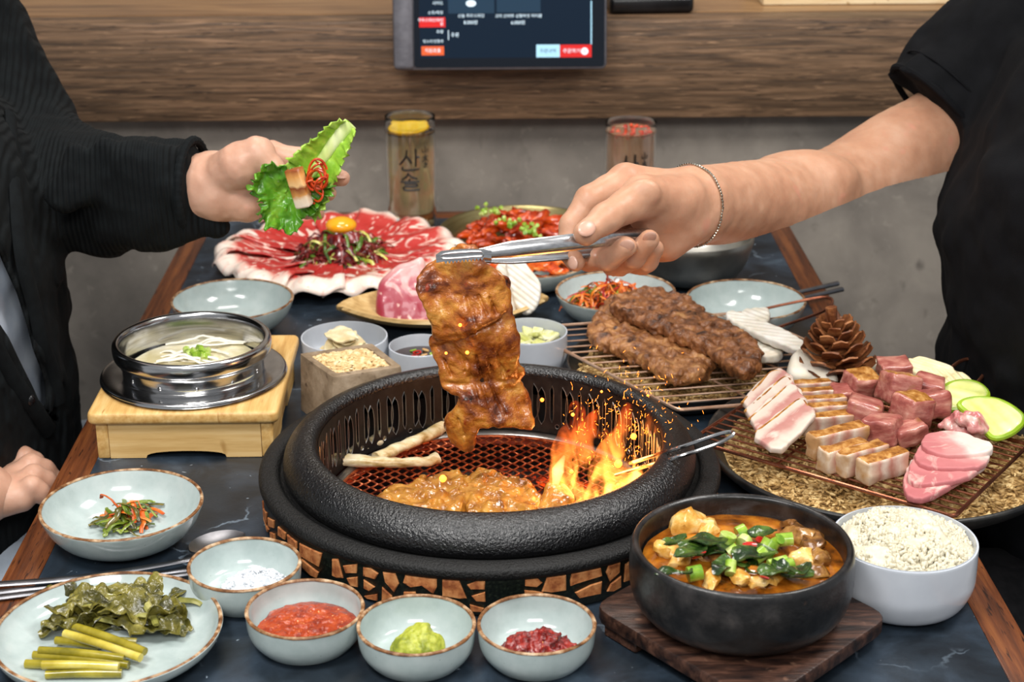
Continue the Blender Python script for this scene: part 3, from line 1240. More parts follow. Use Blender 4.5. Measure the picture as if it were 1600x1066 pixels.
for pts, rs in TON:
    P = curve([firept(*p) for p in pts], 4)
    R = np.interp(np.linspace(0, 1, len(P)), np.linspace(0, 1, len(rs)), rs)
    F_.chain(P, R, 0.003)
F_.bump(0.0035, 90, 2, 4)
flame = obj('flame', F_.mesh(), M_fire, label='orange flame leaping through the wire grate in front of the tongs handle', cat='flame')
# white-hot heart
M_heart = bpy.data.materials.new('flame_heart')
M_heart.use_nodes = True
_nt = M_heart.node_tree
_nt.nodes.remove(_nt.nodes['Principled BSDF'])
_pv = _nt.nodes.new('ShaderNodeVolumePrincipled')
_pv.inputs['Density'].default_value = 0.0
_pv.inputs['Emission Color'].default_value = (1.0, 0.66, 0.24, 1)
_pv.inputs['Emission Strength'].default_value = 120
_nt.links.new(_pv.outputs[0], _nt.nodes['Material Output'].inputs['Volume'])
g = G()
for pts, rs in (([(868, 757, 1.272), (872, 735, 1.276), (882, 712, 1.28)], [0.003, 0.0055, 0.001]),):
    P = curve([firept(*p) for p in pts], 5)
    R = np.interp(np.linspace(0, 1, len(P)), np.linspace(0, 1, len(rs)), rs)
    g.add(tube(P, R, 10))
obj('flame_heart', g, M_heart, flame)

M_spark = mat('spark', '#ff9a40', rough=0.5, emit='#ff7a24', estr=4)
g = G()
rs_ = np.random.default_rng(11)
for i in range(340):
    x, y = rs_.normal(985, 50), rs_.normal(655, 42)
    if y > 735 or x > 1100 or x < 860:
        continue
    P = D(x, y, rs_.uniform(1.24, 1.40))
    if P[2] < 0.012:
        continue
    dv = np.array([rs_.normal(0.1, 0.5), rs_.normal(0, 0.4), rs_.normal(0.7, 0.5)])
    dv /= np.linalg.norm(dv)
    l = rs_.uniform(0.0005, 0.0019)
    g.add(tube([P-dv*l, P+dv*l], 0.00017, 3))
for x, y, Y, r in ((1012, 618, 1.3, .001), (940, 612, 1.30, .0011), (895, 648, 1.30, .0016), (990, 682, 1.29, .0028), (966, 725, 1.27, .0035), (692, 748, 1.26, .0032), (893, 737, 1.27, .0018), (966, 759, 1.25, .0022), (847, 625, 1.35, .0018), (719, 508, 1.25, .0015), (730, 551, 1.25, .0016), (697, 552, 1.25, .0012)):
    g.add(ellip(D(x, y, Y), (r, r, r), 8, 6))
obj('sparks', g, M_spark, label='shower of tiny orange sparks flying above the burning grate', cat='sparks', kind='stuff')

# soft orange light the fire throws on the rim
fl_ = bpy.data.lights.new('fire_glow', 'POINT')
fl_.energy, fl_.color, fl_.shadow_soft_size = 0.25, (1, 0.42, 0.12), 0.03
fo = bpy.data.objects.new('fire_glow', fl_)
COL.objects.link(fo)
fo.location = D(925, 720, 1.29)
# ------------------------------------------------------------------ shared table ware
M_cel = mat('pale_celadon_glaze', ['#a2b0ae', '#aebbb9', '#b9c4c2'], scale=40, lo=0.3, hi=0.7, rough=0.14, spec=0.55, coat=0.3, bump=0.03, bscale=60, speck=[(330, 0.74, '#7d8b84', 0.03)])
M_rimb = mat('bare_brown_rim', ['#4a2c17', '#7d5330', '#b99a78', '#d8cbb4'], scale=110, lo=0.3, hi=0.78, detail=5, rough=0.35, bump=0.2, bscale=160, bdist=0.0005)
M_white = mat('white_porcelain', ['#b9bec6', '#c4c9d0'], scale=20, rough=0.15, spec=0.5, coat=0.3)
M_steel = mat('brushed_steel', ['#8d8d90', '#b9b9bb'], scale=30, stretch=(1, 1, 25), rough=0.2, metal=1.0, rvar=0.08)
M_cut = mat('cutlery_steel', ['#6f6f73', '#8e8e92'], scale=30, rough=0.34, metal=1.0)


def dish_mesh(R, h, kind):
    if kind == 'small':
        p = [(0, 0.0045), (0.62*R, 0.0048), (0.80*R, 0.0075), (0.92*R, 0.016), (0.955*R, h-0.002), (0.965*R, h), (0.99*R, h), (R, h-0.0015), (0.985*R, 0.55*h), (0.93*R, 0.30*h), (0.80*R, 0.05*h), (0.74*R, 0.0005), (0.5*R, 0.001), (0, 0.001)]
    elif kind == 'bowl':
        p = [(0, 0.005), (0.45*R, 0.0052), (0.68*R, 0.0085), (0.86*R, 0.55*h), (0.955*R, h-0.0018), (0.97*R, h), (0.99*R, h), (R, h-0.0015), (0.93*R, 0.62*h), (0.80*R, 0.30*h), (0.62*R, 0.09*h), (0.56*R, 0.0015), (0.54*R, 0.0005), (0.4*R, 0.001), (0, 0.001)]
    elif kind == 'plate':
        p = [(0, 0.0055), (0.60*R, 0.006), (0.78*R, 0.0075), (0.90*R, 0.6*h), (0.965*R, h-0.001), (0.975*R, h), (0.99*R, h), (R, h-0.001), (0.95*R, 0.55*h), (0.80*R, 0.2*h), (0.64*R, 0.0015), (0.62*R, 0.0005), (0.4*R, 0.001), (0, 0.001)]
    else:   # 'white': rounded, bellied
        p = [(0, 0.006), (0.55*R, 0.0065), (0.82*R, 0.018), (0.93*R, 0.5*h), (0.955*R, h-0.001), (0.965*R, h), (0.985*R, h), (0.995*R, h-0.0015), (1.0*R, 0.62*h), (0.985*R, 0.38*h), (0.86*R, 0.10*h), (0.68*R, 0.001), (0.5*R, 0.0005), (0, 0.001)]
    return lathe(smoothprof(p, 4), 72)


def fit(xl, xr, yt, yf, z):
    a, b_ = T(xl, (yt+yf)/2, z), T(xr, (yt+yf)/2, z)
    return (a+b_)/2, np.linalg.norm(b_-a)/2


def dish(name, xl, xr, yt, yf, h, kind, label, cat='dish', group=None, m=None, rim=True, tilt=None, z0=0.0006):
    c, R = fit(xl, xr, yt, yf, h)
    o = obj(name, dish_mesh(R, h, kind), m or M_cel, loc=(c[0], c[1], z0), label=label, cat=cat, group=group, rot=tilt)
    if rim:
        t = np.linspace(0, 2*PI, 72, endpoint=False)
        k = 0.981 if kind != 'small' else 0.977
        P = np.stack([k*R*np.cos(t), k*R*np.sin(t), np.full(72, h-0.0003)], -1)
        rr_ = 0.0011*(1+0.25*fbm(P, 130, 2, int(xl)))
        obj('rim', tube(P, rr_+0.0004, 8, closed=True, flat=0.75), M_rimb, o, loc=(0, 0, 0))
    return o, np.array([c[0], c[1], 0.0]), R


GD = 'small celadon sauce dishes'
d_salt, c_salt, R_s = dish('sauce_dish', 294, 470, 840, 924, 0.028, 'small', 'small pale celadon dish holding white salt', group=GD)
d_chil, c_chil, _ = dish('sauce_dish', 384, 569, 905, 998, 0.028, 'small', 'small pale celadon dish holding orange-red chili sauce', group=GD)
d_was, c_was, _ = dish('sauce_dish', 558, 743, 929, 1024, 0.028, 'small', 'small pale celadon dish holding green wasabi', group=GD)
d_ssam, c_ssam, _ = dish('sauce_dish', 746, 931, 928, 1023, 0.028, 'small', 'small pale celadon dish holding dark red paste', group=GD)
d_kim, c_kim, R_kim = dish('shallow_bowl', 64, 316, 730, 846, 0.034, 'bowl', 'pale celadon bowl with a small tuft of kimchi, nearest the bamboo stand', 'bowl')
d_pl, c_pl, R_pl = dish('side_plate', -8, 346, 890, 1072, 0.020, 'plate', 'pale celadon plate with brown rim carrying pickled greens and stems', 'plate')


def grains(n, place, size, nu=5, nv=4, seed=0, flat=False, jit=0.25):
    """many small grains joined: place(i) -> point; size = half axes"""
    r = np.random.default_rng(seed)
    v0, f0 = ellip((0, 0, 0), (1, 1, 1), nu, nv)
    g = G()
    for i in range(n):
        p = place(i, r)
        if p is None:
            continue
        k = 1+jit*r.uniform(-1, 1)
        M = euler(r.uniform(-0.35, 0.35) if flat else r.uniform(0, 6), r.uniform(-0.35, 0.35) if flat else r.uniform(0, 6), r.uniform(0, 6))
        g.add(((v0*np.array(size)*k)@M.T+np.asarray(p), f0))
    return g


# salt
M_salt = mat('salt', '#d9dde2', rough=0.5, sss=0.0, bump=0.2, bscale=600)


def mound(R, h, cx, cy, z0, f=60, amp=0.15, nr=18, na=48, s=0, p=1.6, ex=1.0):
    V, F = [], []
    for i in range(nr+1):
        t = i/nr
        for k in range(na):
            a = 2*PI*k/na
            V.append((cx+R*t*math.cos(a)*ex, cy+R*t*math.sin(a), z0+h*max(0, 1-t**p)))
    V = np.array(V)
    nz = fbm(V, f, 3, s)
    e = np.clip(1-np.repeat(np.linspace(0, 1, nr+1), na)**4, 0, 1)
    V[:, 2] += amp*h*nz*e
    V[:, 0] += 0.08*R*fbm(V, f*0.4, 2, s+5)*(1-e*0.5)
    V[:, 1] += 0.08*R*fbm(V, f*0.4, 2, s+9)*(1-e*0.5)
    for i in range(nr):
        for k in range(na):
            l = (k+1) % na
            F.append((i*na+k, (i+1)*na+k, (i+1)*na+l, i*na+l))
    return V, F


g = G().add(mound(0.027, 0.014, c_salt[0]+0.007, c_salt[1]+0.002, 0.0055, 200, 0.35, s=1))


def pl_salt(i, r):
    q, a = 0.028*math.sqrt(r.uniform()), r.uniform(0, 6.28)
    z = 0.0055+0.014*max(0, 1-(q/0.026)**1.6)+r.uniform(0, 0.0012)
    return (c_salt[0]+0.008+q*math.cos(a), c_salt[1]+0.002+q*math.sin(a), z)


r_ = np.random.default_rng(5)
bx_v, bx_f = rbox(1, 1, 1, 0)
for i in range(900):
    p = pl_salt(i, r_)
    s = r_.uniform(0.0008, 0.0016)
    g.add((bx_v*s@euler(*r_.uniform(0, 6, 3)).T+np.array(p), bx_f))
obj('salt', g, M_salt, label='heap of coarse white salt in a small celadon dish', cat='salt', kind='stuff', sharp=20)

# chili sauce
M_chili = mat('chili_sauce', ['#7d2205', '#a2370a', '#b54c12'], scale=120, lo=0.35, hi=0.7, rough=0.22, coat=0.25, bump=0.6, bscale=420, bdist=0.001, speck=[(420, 0.68, '#f0b070', 0.04), (300, 0.70, '#7d1a05', 0.05)])
obj('chili_sauce', mound(0.0375, 0.0022, c_chil[0]+0.001, c_chil[1]-0.001, 0.0128, 260, 0.5, 40, 80, s=2, p=6), M_chili, label='orange-red seeded chili sauce pooled in a celadon dish', cat='sauce')
# wasabi
M_was = mat('wasabi', ['#7b8520', '#a3a936', '#b9bd55'], scale=110, rough=0.45, bump=0.5, bscale=240, bdist=0.001, sss=0.1)
f_ = Field(c_was+np.array([-0.03, -0.03, 0.002]), c_was+np.array([0.03, 0.03, 0.04]), 0.0009)
for dx, dy, z, a, b_, c_ in ((0.002, -0.004, 0.012, 0.017, 0.015, 0.012), (0.008, -0.006, 0.013, 0.012, 0.011, 0.010), (-0.006, -0.003, 0.010, 0.012, 0.011, 0.009), (0.003, -0.001, 0.020, 0.010, 0.010, 0.008)):
    f_.ell(c_was+np.array([dx, dy, z]), (a, b_, c_), 0.003)
f_.bump(0.0016, 180, 3, 3)
obj('wasabi', f_.mesh(), M_was, label='lump of green wasabi in a celadon dish', cat='wasabi')
# ssamjang
M_ssam = mat('red_bean_paste', ['#4a0a06', '#7a1410', '#98261a'], scale=160, rough=0.25, coat=0.3, bump=0.8, bscale=420, bdist=0.0012, speck=[(300, 0.70, '#d08a4a', 0.04)])
f_ = Field(c_ssam+np.array([-0.036, -0.03, 0.002]), c_ssam+np.array([0.036, 0.03, 0.04]), 0.001)
for dx, dy, z, a, b_, c_ in ((0.0, -0.004, 0.009, 0.024, 0.018, 0.009), (-0.010, -0.004, 0.012, 0.014, 0.013, 0.009), (0.006, -0.003, 0.014, 0.013, 0.012, 0.010), (0.016, -0.006, 0.010, 0.013, 0.012, 0.007)):
    f_.ell(c_ssam+np.array([dx, dy, z]), (a, b_, c_), 0.003)
f_.bump(0.0022, 230, 3, 8)
obj('red_paste', f_.mesh(), M_ssam, label='dark red seeded bean paste heaped in a celadon dish', cat='paste')

# kimchi tuft
M_car = mat('chili_stained_carrot', ['#8a1c08', '#c23f12', '#dd6a25'], scale=60, rough=0.25, coat=0.3, bump=0.2)
M_grn = mat('wilted_scallion', ['#35460e', '#64761f', '#93a043'], scale=60, rough=0.28, coat=0.2, bump=0.2)
M_brn = mat('brown_kimchi_leaf', ['#2c2a0c', '#53501b', '#7a6a28'], scale=70, rough=0.25, coat=0.3, bump=0.4)


M_ora2 = mat('orange_carrot', ['#a8390c', '#cf5f1c', '#e08a3a'], scale=60, rough=0.3, coat=0.2, bump=0.2)


def strip(p0, p1, sag, w, r, wig=0.004, n=9, flat=0.35):
    t = np.linspace(0, 1, n)[:, None]
    P = (1-t)*p0+t*p1
    P[:, 2] += sag*4*(t[:, 0]*(1-t[:, 0]))
    P = P+wig*np.stack([fbm(np.stack([t[:, 0]*2.2+r, t[:, 0]*0+k*7.1, t[:, 0]*0+r*3.3], -1), 1, 2, 3) for k in range(3)], -1)
    return tube(P, w*(0.55+0.45*np.sin(PI*np.linspace(0.12, 0.88, n))), 6, flat=flat)


def tuft(name, c, z, R, n, mats, label, cat, seed=0, hgt=0.012, w=0.0016, ln=0.03, base=None, names=None, grp=None):
    r = np.random.default_rng(seed)
    o = empty(name, (c[0], c[1], z), label, cat, grp)
    for i in range(n):
        a, q = r.uniform(0, 6.28), R*math.sqrt(r.uniform())
        hh = hgt*(1-(q/R)**2)*r.uniform(0.4, 1)
        mid = np.array([c[0]+q*math.cos(a), c[1]+q*math.sin(a), z+0.001+hh])
        d = r.uniform(0, 6.28)
        l = ln*r.uniform(0.5, 1)/2
        dv = np.array([l*math.cos(d), l*math.sin(d), 0.3*l*r.normal()])
        k = int(r.choice(len(mats)))
        p0, p1 = mid-dv, mid+dv
        for p in (p0, p1):
            p[2] = max(z+0.001, p[2]-hgt*0.3)
        obj((names or ['strip']*9)[k], strip(p0, p1, hgt*0.35*r.uniform(0.2, 1), w*r.uniform(0.7, 1.3), r.uniform(0, 50)), mats[k], o)
    return o


pk = T(200, 818, 0.006)
tuft('kimchi_tuft', pk, 0.0065, 0.021, 46, [M_ora2, M_grn, M_brn], 'small tuft of carrot and scallion kimchi alone in a celadon bowl', 'kimchi', 3, 0.018, 0.0021, 0.038, names=['carrot_strip', 'scallion_strip', 'cabbage_strip'])

# pickled greens on the plate
M_leaf = mat('braised_green_leaf', ['#26260b', '#4a471b', '#756d2c', '#9a9148'], scale=55, lo=0.3, hi=0.72, rough=0.22, coat=0.3, bump=0.8, bscale=150, bdist=0.002)
M_stalk = mat('braised_pale_stalk', ['#5c5f26', '#8e8b45', '#b5ae6d'], scale=40, stretch=(1, 1, 1), rough=0.22, coat=0.3, bump=0.2)


def crumple(c, L, w, ang, seed, amp=0.006, nu=16, nv=12, th=0.0009, tilt=0.3, f=45):
    """a wilted, folded leaf lying about c"""
    def fn(u, v):
        x = (u-0.5)*L
        ww = w*np.sin(PI*np.clip(0.08+0.86*u, 0, 1))**0.7
        y = (v-0.5)*ww
        z = 0.35*ww*np.abs(v-0.5)*tilt
        P = np.stack([x, y, z], -1)
        q = fbm(P, f, 3, seed)
        P = P+np.stack([0.4*amp*fbm(P, f, 2, seed+3), 0.4*amp*fbm(P, f, 2, seed+6), amp*q], -1)
        return P@rotz(ang).T+np.asarray(c)
    return sheet(fn, nu, nv, th)


gr_c = T(190, 953, 0.012)
greens = empty('pickled_greens', (gr_c[0], gr_c[1], 0.0066), 'glossy dark pickled greens piled on the celadon plate behind the stems', 'greens')
LP = [((110, 930), 0.05, 0.028, 0.1), ((150, 938), 0.05, 0.026, -0.2), ((190, 925), 0.06, 0.032, 0.3), ((232, 925), 0.05, 0.040, -0.4), ((255, 935), 0.045, 0.034, 0.9), ((110, 968), 0.045, 0.028, 0.4), ((95, 972), 0.035, 0.026, 1.2),
      ((150, 965), 0.055, 0.030, -0.1), ((190, 972), 0.05, 0.028, 0.2), ((225, 975), 0.05, 0.028, -0.3), ((250, 970), 0.055, 0.026, -0.7), ((270, 965), 0.045, 0.028, -0.9), ((165, 950), 0.06, 0.034, 0.0), ((215, 955), 0.06, 0.032, 0.15), ((130, 950), 0.05, 0.03, 0.2), ((240, 950), 0.05, 0.03, -0.5)]
for i, ((x, y), L, w, a) in enumerate(LP):
    p = T(x, y, 0.010+0.006*((i*7) % 4)/3+(0.006 if i > 11 else 0))
    obj('leaf', crumple(p, L, w*0.8, a, 20+i, 0.0075, 26, 18, 0.0009, 0.4, 75), M_leaf, greens)
for x0, y0, x1, y1, z in ((100, 945, 190, 932, 0.016), (215, 918, 240, 975, 0.020), (265, 930, 312, 948, 0.012), (205, 965, 245, 968, 0.017), (150, 968, 190, 975, 0.014), (120, 955, 175, 946, 0.018), (225, 978, 270, 960, 0.012)):
    obj('stalk', strip(T(x0, y0, z), T(x1, y1, z), 0.002, 0.0034, i+x0, 0.002, flat=0.55), M_stalk, greens)

M_scape = [mat('pickled_scape_olive', ['#6b6413', '#8f821f', '#a99a35'], scale=30, rough=0.18, coat=0.3, bump=0.08), mat('pickled_scape_yellow', ['#a5932c', '#c7b54c', '#d6c878'], scale=30, rough=0.18, coat=0.3, bump=0.08)]
SC_P = [(250, 880, 440, 905, 0.011, 0), (320, 815, 648, 930, 0.0155, 0), (290, 850, 628, 958, 0.0155, 1), (440, 890, 610, 888, 0.010, 0), (175, 925, 555, 962, 0.0135, 0), (150, 945, 575, 990, 0.0100, 0), (190, 990, 530, 998, 0.0145, 1), (115, 985, 420, 1008, 0.0098, 0), (205, 1035, 545, 1028, 0.0098, 0)]
wh = ['back one, half hidden under the crossing pair', 'upper of the crossing pair, olive brown', 'lower of the crossing pair, pale yellow', 'short end poking out behind the crossing pair', 'just under the crossing pair, olive green', 'dark one between the olive and the pale yellow one',
      'pale yellow one lying on top of the front layer', 'sticking out at the pile\'s end beneath the pale yellow one', 'nearest the plate\'s front rim']
for (x0, y0, x1, y1, z, k), lb in zip(SC_P, wh):
    a, b_ = T(x0*0.35, 693+y0*0.35, z), T(x1*0.35, 693+y1*0.35, z)
    t = np.linspace(0, 1, 9)[:, None]
    P = a+(b_-a)*t+np.array([0, 0, 0.0008])*np.sin(PI*t)
    obj('garlic_scape', tube(P, 0.0032*(1+0.06*np.sin(np.linspace(0, 5, 9)+x0)), 12), M_scape[k], label='pickled garlic stem, '+lb, cat='pickle', group='pickled garlic stems on the plate', sharp=50)

# spoon and chopsticks tucked between the plate and dishes
p0, p1, p2 = T(-60, 917, 0.006), T(285, 877, 0.0075), T(345, 850, 0.006)
hd = curve([p0, T(120, 903, 0.0075), p1, T(305, 868, 0.005)], 8)
sp = empty('spoon', (p1[0], p1[1], 0.0005), 'steel spoon lying behind the plate of pickled greens, bowl end at the salt dish', 'spoon')
obj('handle', tube(hd, np.interp(np.linspace(0, 1, len(hd)), [0, 0.85, 1], [0.0042, 0.0030, 0.004]), 10, flat=0.38), M_cut, sp)
bc = T(340, 851, 0.0045)
u_ = (T(385, 838, 0.0045)-T(300, 866, 0.0045))
L_ = np.linalg.norm(u_)
aa = math.atan2(u_[1], u_[0])
obj('bowl', sheet(lambda u, v: np.stack([(u-0.5)*L_, (v-0.5)*0.036*np.sqrt(np.maximum(0.004, 1-(2*u-1)**2)), -0.0045*(1-(2*u-1)**2)*(1-(2*v-1)**2)], -1)@rotz(aa).T+bc+np.array([0, 0, 0.002]), 18, 12, 0.0012), M_cut, sp)
for k, (ya, yb) in enumerate(((930, 893), (939, 899))):
    a, b_ = T(-70, ya+4, 0.0032), T(330, yb-6, 0.0032)
    obj('chopstick', tube(np.linspace(a, b_, 6), np.linspace(0.0030, 0.0020, 6), 8, flat=0.7), M_cut, label='steel chopstick behind the plate of pickled greens, '+('the one beside the spoon' if k == 0 else 'the one closer to the plate'), cat='chopstick', group='chopsticks by the plate')

# ------------------------------------------------------------------ stone pot of stew on its wooden tray
M_tray = mat('dark_walnut_tray', ['#1c1210', '#38241c', '#5a3d30'], scale=9, stretch=(3, 14, 10), dist=0.5, rough=0.4, bump=0.2, bscale=30, speck=[(60, 0.66, '#7a5a48', 0.1)])
M_stonep = mat('dark_stone_pot', ['#0c0c0d', '#1b1a1a', '#33302f', '#56504a'], scale=45, lo=0.33, hi=0.86, detail=7, rough=0.32, spec=0.6, bump=0.3, bscale=160, bdist=0.001, speck=[(30, 0.70, '#5c3b28', 0.1)], rvar=0.2)
ta, tb_, tf = T(925, 946, 0.022), T(1391, 962, 0.022), T(1188, 1103, 0.022)
tk = ta+tb_-tf
cen = (ta+tb_)/2


def rpoly(P, r, n=5):
    out = []
    m = len(P)
    for i in range(m):
        a, b_, c_ = P[i-1], P[i], P[(i+1) % m]
        d1, d2 = (a-b_)/np.linalg.norm(a-b_), (c_-b_)/np.linalg.norm(c_-b_)
        for t in np.linspace(0, 1, n):
            p = b_+d1*r*(1-t)**2+d2*r*t**2
            out.append(p)
    return out


tray = empty('pot_tray', (cen[0], cen[1], 0.0004), 'dark wooden trivet tray under the black stone pot', 'tray')
P2 = [q[:2] for q in (ta, tf, tb_, tk)]
obj('board', prism(rpoly(P2, 0.016), 0.012, 0.0018, z=0.010), M_tray, tray)
for a, b_ in ((ta, tf), (tk, tb_)):
    d = (b_-a)[:2]
    L_ = np.linalg.norm(d)
    d /= L_
    nrm = np.array([-d[1], d[0]])
    m_ = (a+b_)[:2]/2
    inw = 1 if (cen[:2]-m_)@nrm > 0 else -1
    for s in (0.16, 0.84):
        q = a[:2]+d*L_*s+nrm*inw*0.012
        obj('foot', xf(rbox(0.034, 0.018, 0.0105, 0.0012, 1), rotz(math.atan2(d[1], d[0])), (q[0], q[1], 0.0005)), M_tray, tray)

PZ = 0.0225
pc, PR = fit(985, 1335, 770, 924, 0.080)
pp = [(0, 0.008), (0.60*PR, 0.009), (0.80*PR, 0.018), (0.90*PR, 0.036), (0.915*PR, 0.054), (0.935*PR, 0.0575), (0.965*PR, 0.058), (0.99*PR, 0.0555), (0.998*PR, 0.050), (1.005*PR, 0.034), (0.97*PR, 0.018), (0.86*PR, 0.006), (0.70*PR, 0.001), (0.5*PR, 0.0005), (0, 0.0005)]
pot = obj('stone_pot', lathe(smoothprof(pp, 4), 96), M_stonep, loc=(pc[0], pc[1], PZ), label='heavy black stone pot of stew standing on the dark wooden tray', cat='pot')
M_broth = mat('stew_broth', ['#4f2a08', '#8f4f12', '#b8731f'], scale=40, rough=0.1, coat=0.5, bump=0.2, bscale=90)
M_tofu = mat('stewed_tofu', ['#b77a26', '#dca64e', '#ecca86'], scale=80, rough=0.25, coat=0.3, bump=0.4, bscale=140)
M_stmeat = mat('stewed_meat', ['#4a2e14', '#7c5024', '#a87a3e'], scale=80, rough=0.25, coat=0.4, bump=0.5, bscale=120)
M_green2 = mat('stew_greens', ['#10200a', '#284016', '#4f6a24'], scale=70, rough=0.2, coat=0.4, bump=0.5, bscale=150)
M_scal = mat('fresh_scallion', ['#5f8a1c', '#93b33c', '#cbd68a'], scale=40, rough=0.25, coat=0.2, bump=0.1)
M_redp = mat('chili_slice', ['#8e1410', '#c22a1a'], scale=60, rough=0.2, coat=0.3)
SZ = PZ+0.043
stew = empty('stew', (pc[0], pc[1], SZ-0.006), 'orange-brown bean paste stew with tofu, greens and scallion filling the stone pot', 'stew')
obj('broth', lathe([(0, SZ), (0.5*PR, SZ), (0.85*PR, SZ), (0.895*PR, SZ+0.0006), (0.85*PR, SZ-0.005), (0, SZ-0.005)], 48), M_broth, stew, loc=(0, 0, 0.006-SZ+0.0) if False else None) if False else None
bro = mound(0.903*PR, 0.0035, pc[0], pc[1], SZ-0.001, 60, 0.9, 20, 60, s=6, p=5)
obj('broth', bro, M_broth, stew)


def stewp(x, y, z=0.005):
    return T(1040+x*0.35, 693+y*0.35, SZ+z)


for i, (x, y, sx_, sy_, sz_, m, nm) in enumerate([(110, 365, 0.020, 0.011, 0.011, M_tofu, 'tofu_piece'), (190, 380, 0.014, 0.010, 0.008, M_tofu, 'tofu_piece'), (20, 480, 0.012, 0.010, 0.007, M_tofu, 'tofu_piece'), (60, 520, 0.012, 0.009, 0.005, M_tofu, 'tofu_piece'),
                                                  (340, 610, 0.011, 0.008, 0.006, M_tofu, 'tofu_piece'), (400, 630, 0.010, 0.007, 0.006, M_tofu, 'tofu_piece'), (210, 610, 0.012, 0.008, 0.005, M_tofu, 'tofu_piece'), (630, 510, 0.016, 0.010, 0.005, M_tofu, 'tofu_piece'),
                                                  (650, 440, 0.020, 0.011, 0.006, M_stmeat, 'meat_piece'), (590, 410, 0.018, 0.010, 0.006, M_stmeat, 'meat_piece'), (690, 520, 0.012, 0.010, 0.006, M_stmeat, 'meat_piece'), (560, 370, 0.012, 0.007, 0.005, M_stmeat, 'meat_piece'),
                                                  (680, 570, 0.012, 0.008, 0.005, M_stmeat, 'meat_piece'), (260, 520, 0.022, 0.013, 0.006, M_stmeat, 'meat_piece'), (330, 560, 0.02, 0.012, 0.005, M_broth, 'meat_piece'), (480, 600, 0.014, 0.009, 0.005, M_tofu, 'tofu_piece')]):
    V, F = ellip((0, 0, 0), (sx_*0.82, sy_*0.82, sz_*0.9), 14, 9)
    V = wob(V*np.array([1, 1, 1]), 0.0035, 110, 3, 40+i)
    p = stewp(x, y, 0.004+sz_*0.15)
    obj(nm, xf((V, F), rotz(i*1.3), p), m, stew)
for i, (x, y, L, w, a) in enumerate([(150, 470, 0.030, 0.02, 0.2), (110, 500, 0.028, 0.018, 0.8), (190, 450, 0.026, 0.018, -0.5), (230, 480, 0.024, 0.016, 0.5), (370, 500, 0.030, 0.02, 0.2), (400, 470, 0.028, 0.018, -0.6), (430, 550, 0.026, 0.018, 0.1), (570, 560, 0.026, 0.016, -0.3), (600, 570, 0.02, 0.014, 0.8),
                                     (350, 520, 0.024, 0.018, 1.2), (20, 430, 0.022, 0.012, 0.2), (40, 570, 0.026, 0.012, -0.2), (250, 560, 0.022, 0.014, 1.0), (480, 570, 0.024, 0.016, 0.6), (430, 390, 0.02, 0.012, 0.2), (520, 520, 0.022, 0.014, 0.7)]):
    obj('leaf', crumple(stewp(x, y, 0.009+0.003*(i % 3)), L, w, a, 70+i, 0.006, 14, 10, 0.001), M_green2, stew)
for i, (x, y, r, l, a, tl) in enumerate([(270, 440, 0.0062, 0.012, 0.1, 1.3), (455, 470, 0.0065, 0.013, 0.6, 0.9), (480, 445, 0.0035, 0.018, -0.9, 0.7), (340, 400, 0.006, 0.007, 0.3, 0.3), (350, 440, 0.0055, 0.006, 0.9, 0.2), (530, 430, 0.005, 0.012, 0.0, 0.1), (420, 500, 0.005, 0.01, 0.5, 0.4), (180, 450, 0.005, 0.006, 0.9, 0.3),
                                         (130, 580, 0.0055, 0.010, 0.2, 0.1), (540, 545, 0.004, 0.01, 0.4, 0.2), (290, 555, 0.004, 0.01, 1.4, 0.6), (500, 530, 0.0035, 0.014, 0.3, 0.1), (300, 480, 0.004, 0.008, 0.3, 0.5)]):
    d = np.array([math.cos(a)*math.cos(tl), math.sin(a)*math.cos(tl), math.sin(tl)])
    p = stewp(x, y, 0.011)
    obj('scallion', tube([p-d*l/2, p-d*l/4, p, p+d*l/4, p+d*l/2], r, 12), M_scal, stew, sharp=50)
for i, (x, y) in enumerate(((375, 455), (420, 430), (440, 600), (150, 500))):
    obj('chili_slice', xf(ellip((0, 0, 0), (0.006, 0.003, 0.0012), 10, 6), euler(0.6, 0.2*i, i), stewp(x, y, 0.014)), M_redp, stew)

# ------------------------------------------------------------------ rice bowl
rb, rc, RR = dish('rice_bowl', 1300, 1527, 787, 899, 0.052, 'white', 'round white bowl heaped with rice, at the table edge beside the stone pot', 'bowl', m=M_white, rim=False)
M_rice = mat('cooked_rice', ['#c9c1a8', '#dcd5c0'], scale=200, rough=0.35, spec=0.4)
g = G().add(mound(0.93*RR, 0.016, rc[0], rc[1], 0.046, 70, 0.35, 22, 56, s=3, p=2.4))


def pl_rice(i, r):
    q, a = 0.92*RR*math.sqrt(r.uniform()), r.uniform(0, 6.283)
    x, y = q*math.cos(a), q*math.sin(a)
    lump = 0.0045*vnoise(np.array([[x*75, y*75, 3.3]]), 4)[0]
    return (rc[0]+x, rc[1]+y, 0.046+0.016*(1-(q/(0.93*RR))**2.4)+lump+r.uniform(-0.001, 0.0018))


gg = grains(2600, pl_rice, (0.0033, 0.0015, 0.0014), 7, 6, 9)
g.V += gg.V
g.F += [tuple(v+g.n for v in f) for f in gg.F]
g.mi += gg.mi
obj('cooked_rice', g, M_rice, label='fluffy white cooked rice heaped in the white bowl', cat='rice', kind='stuff', sharp=0)
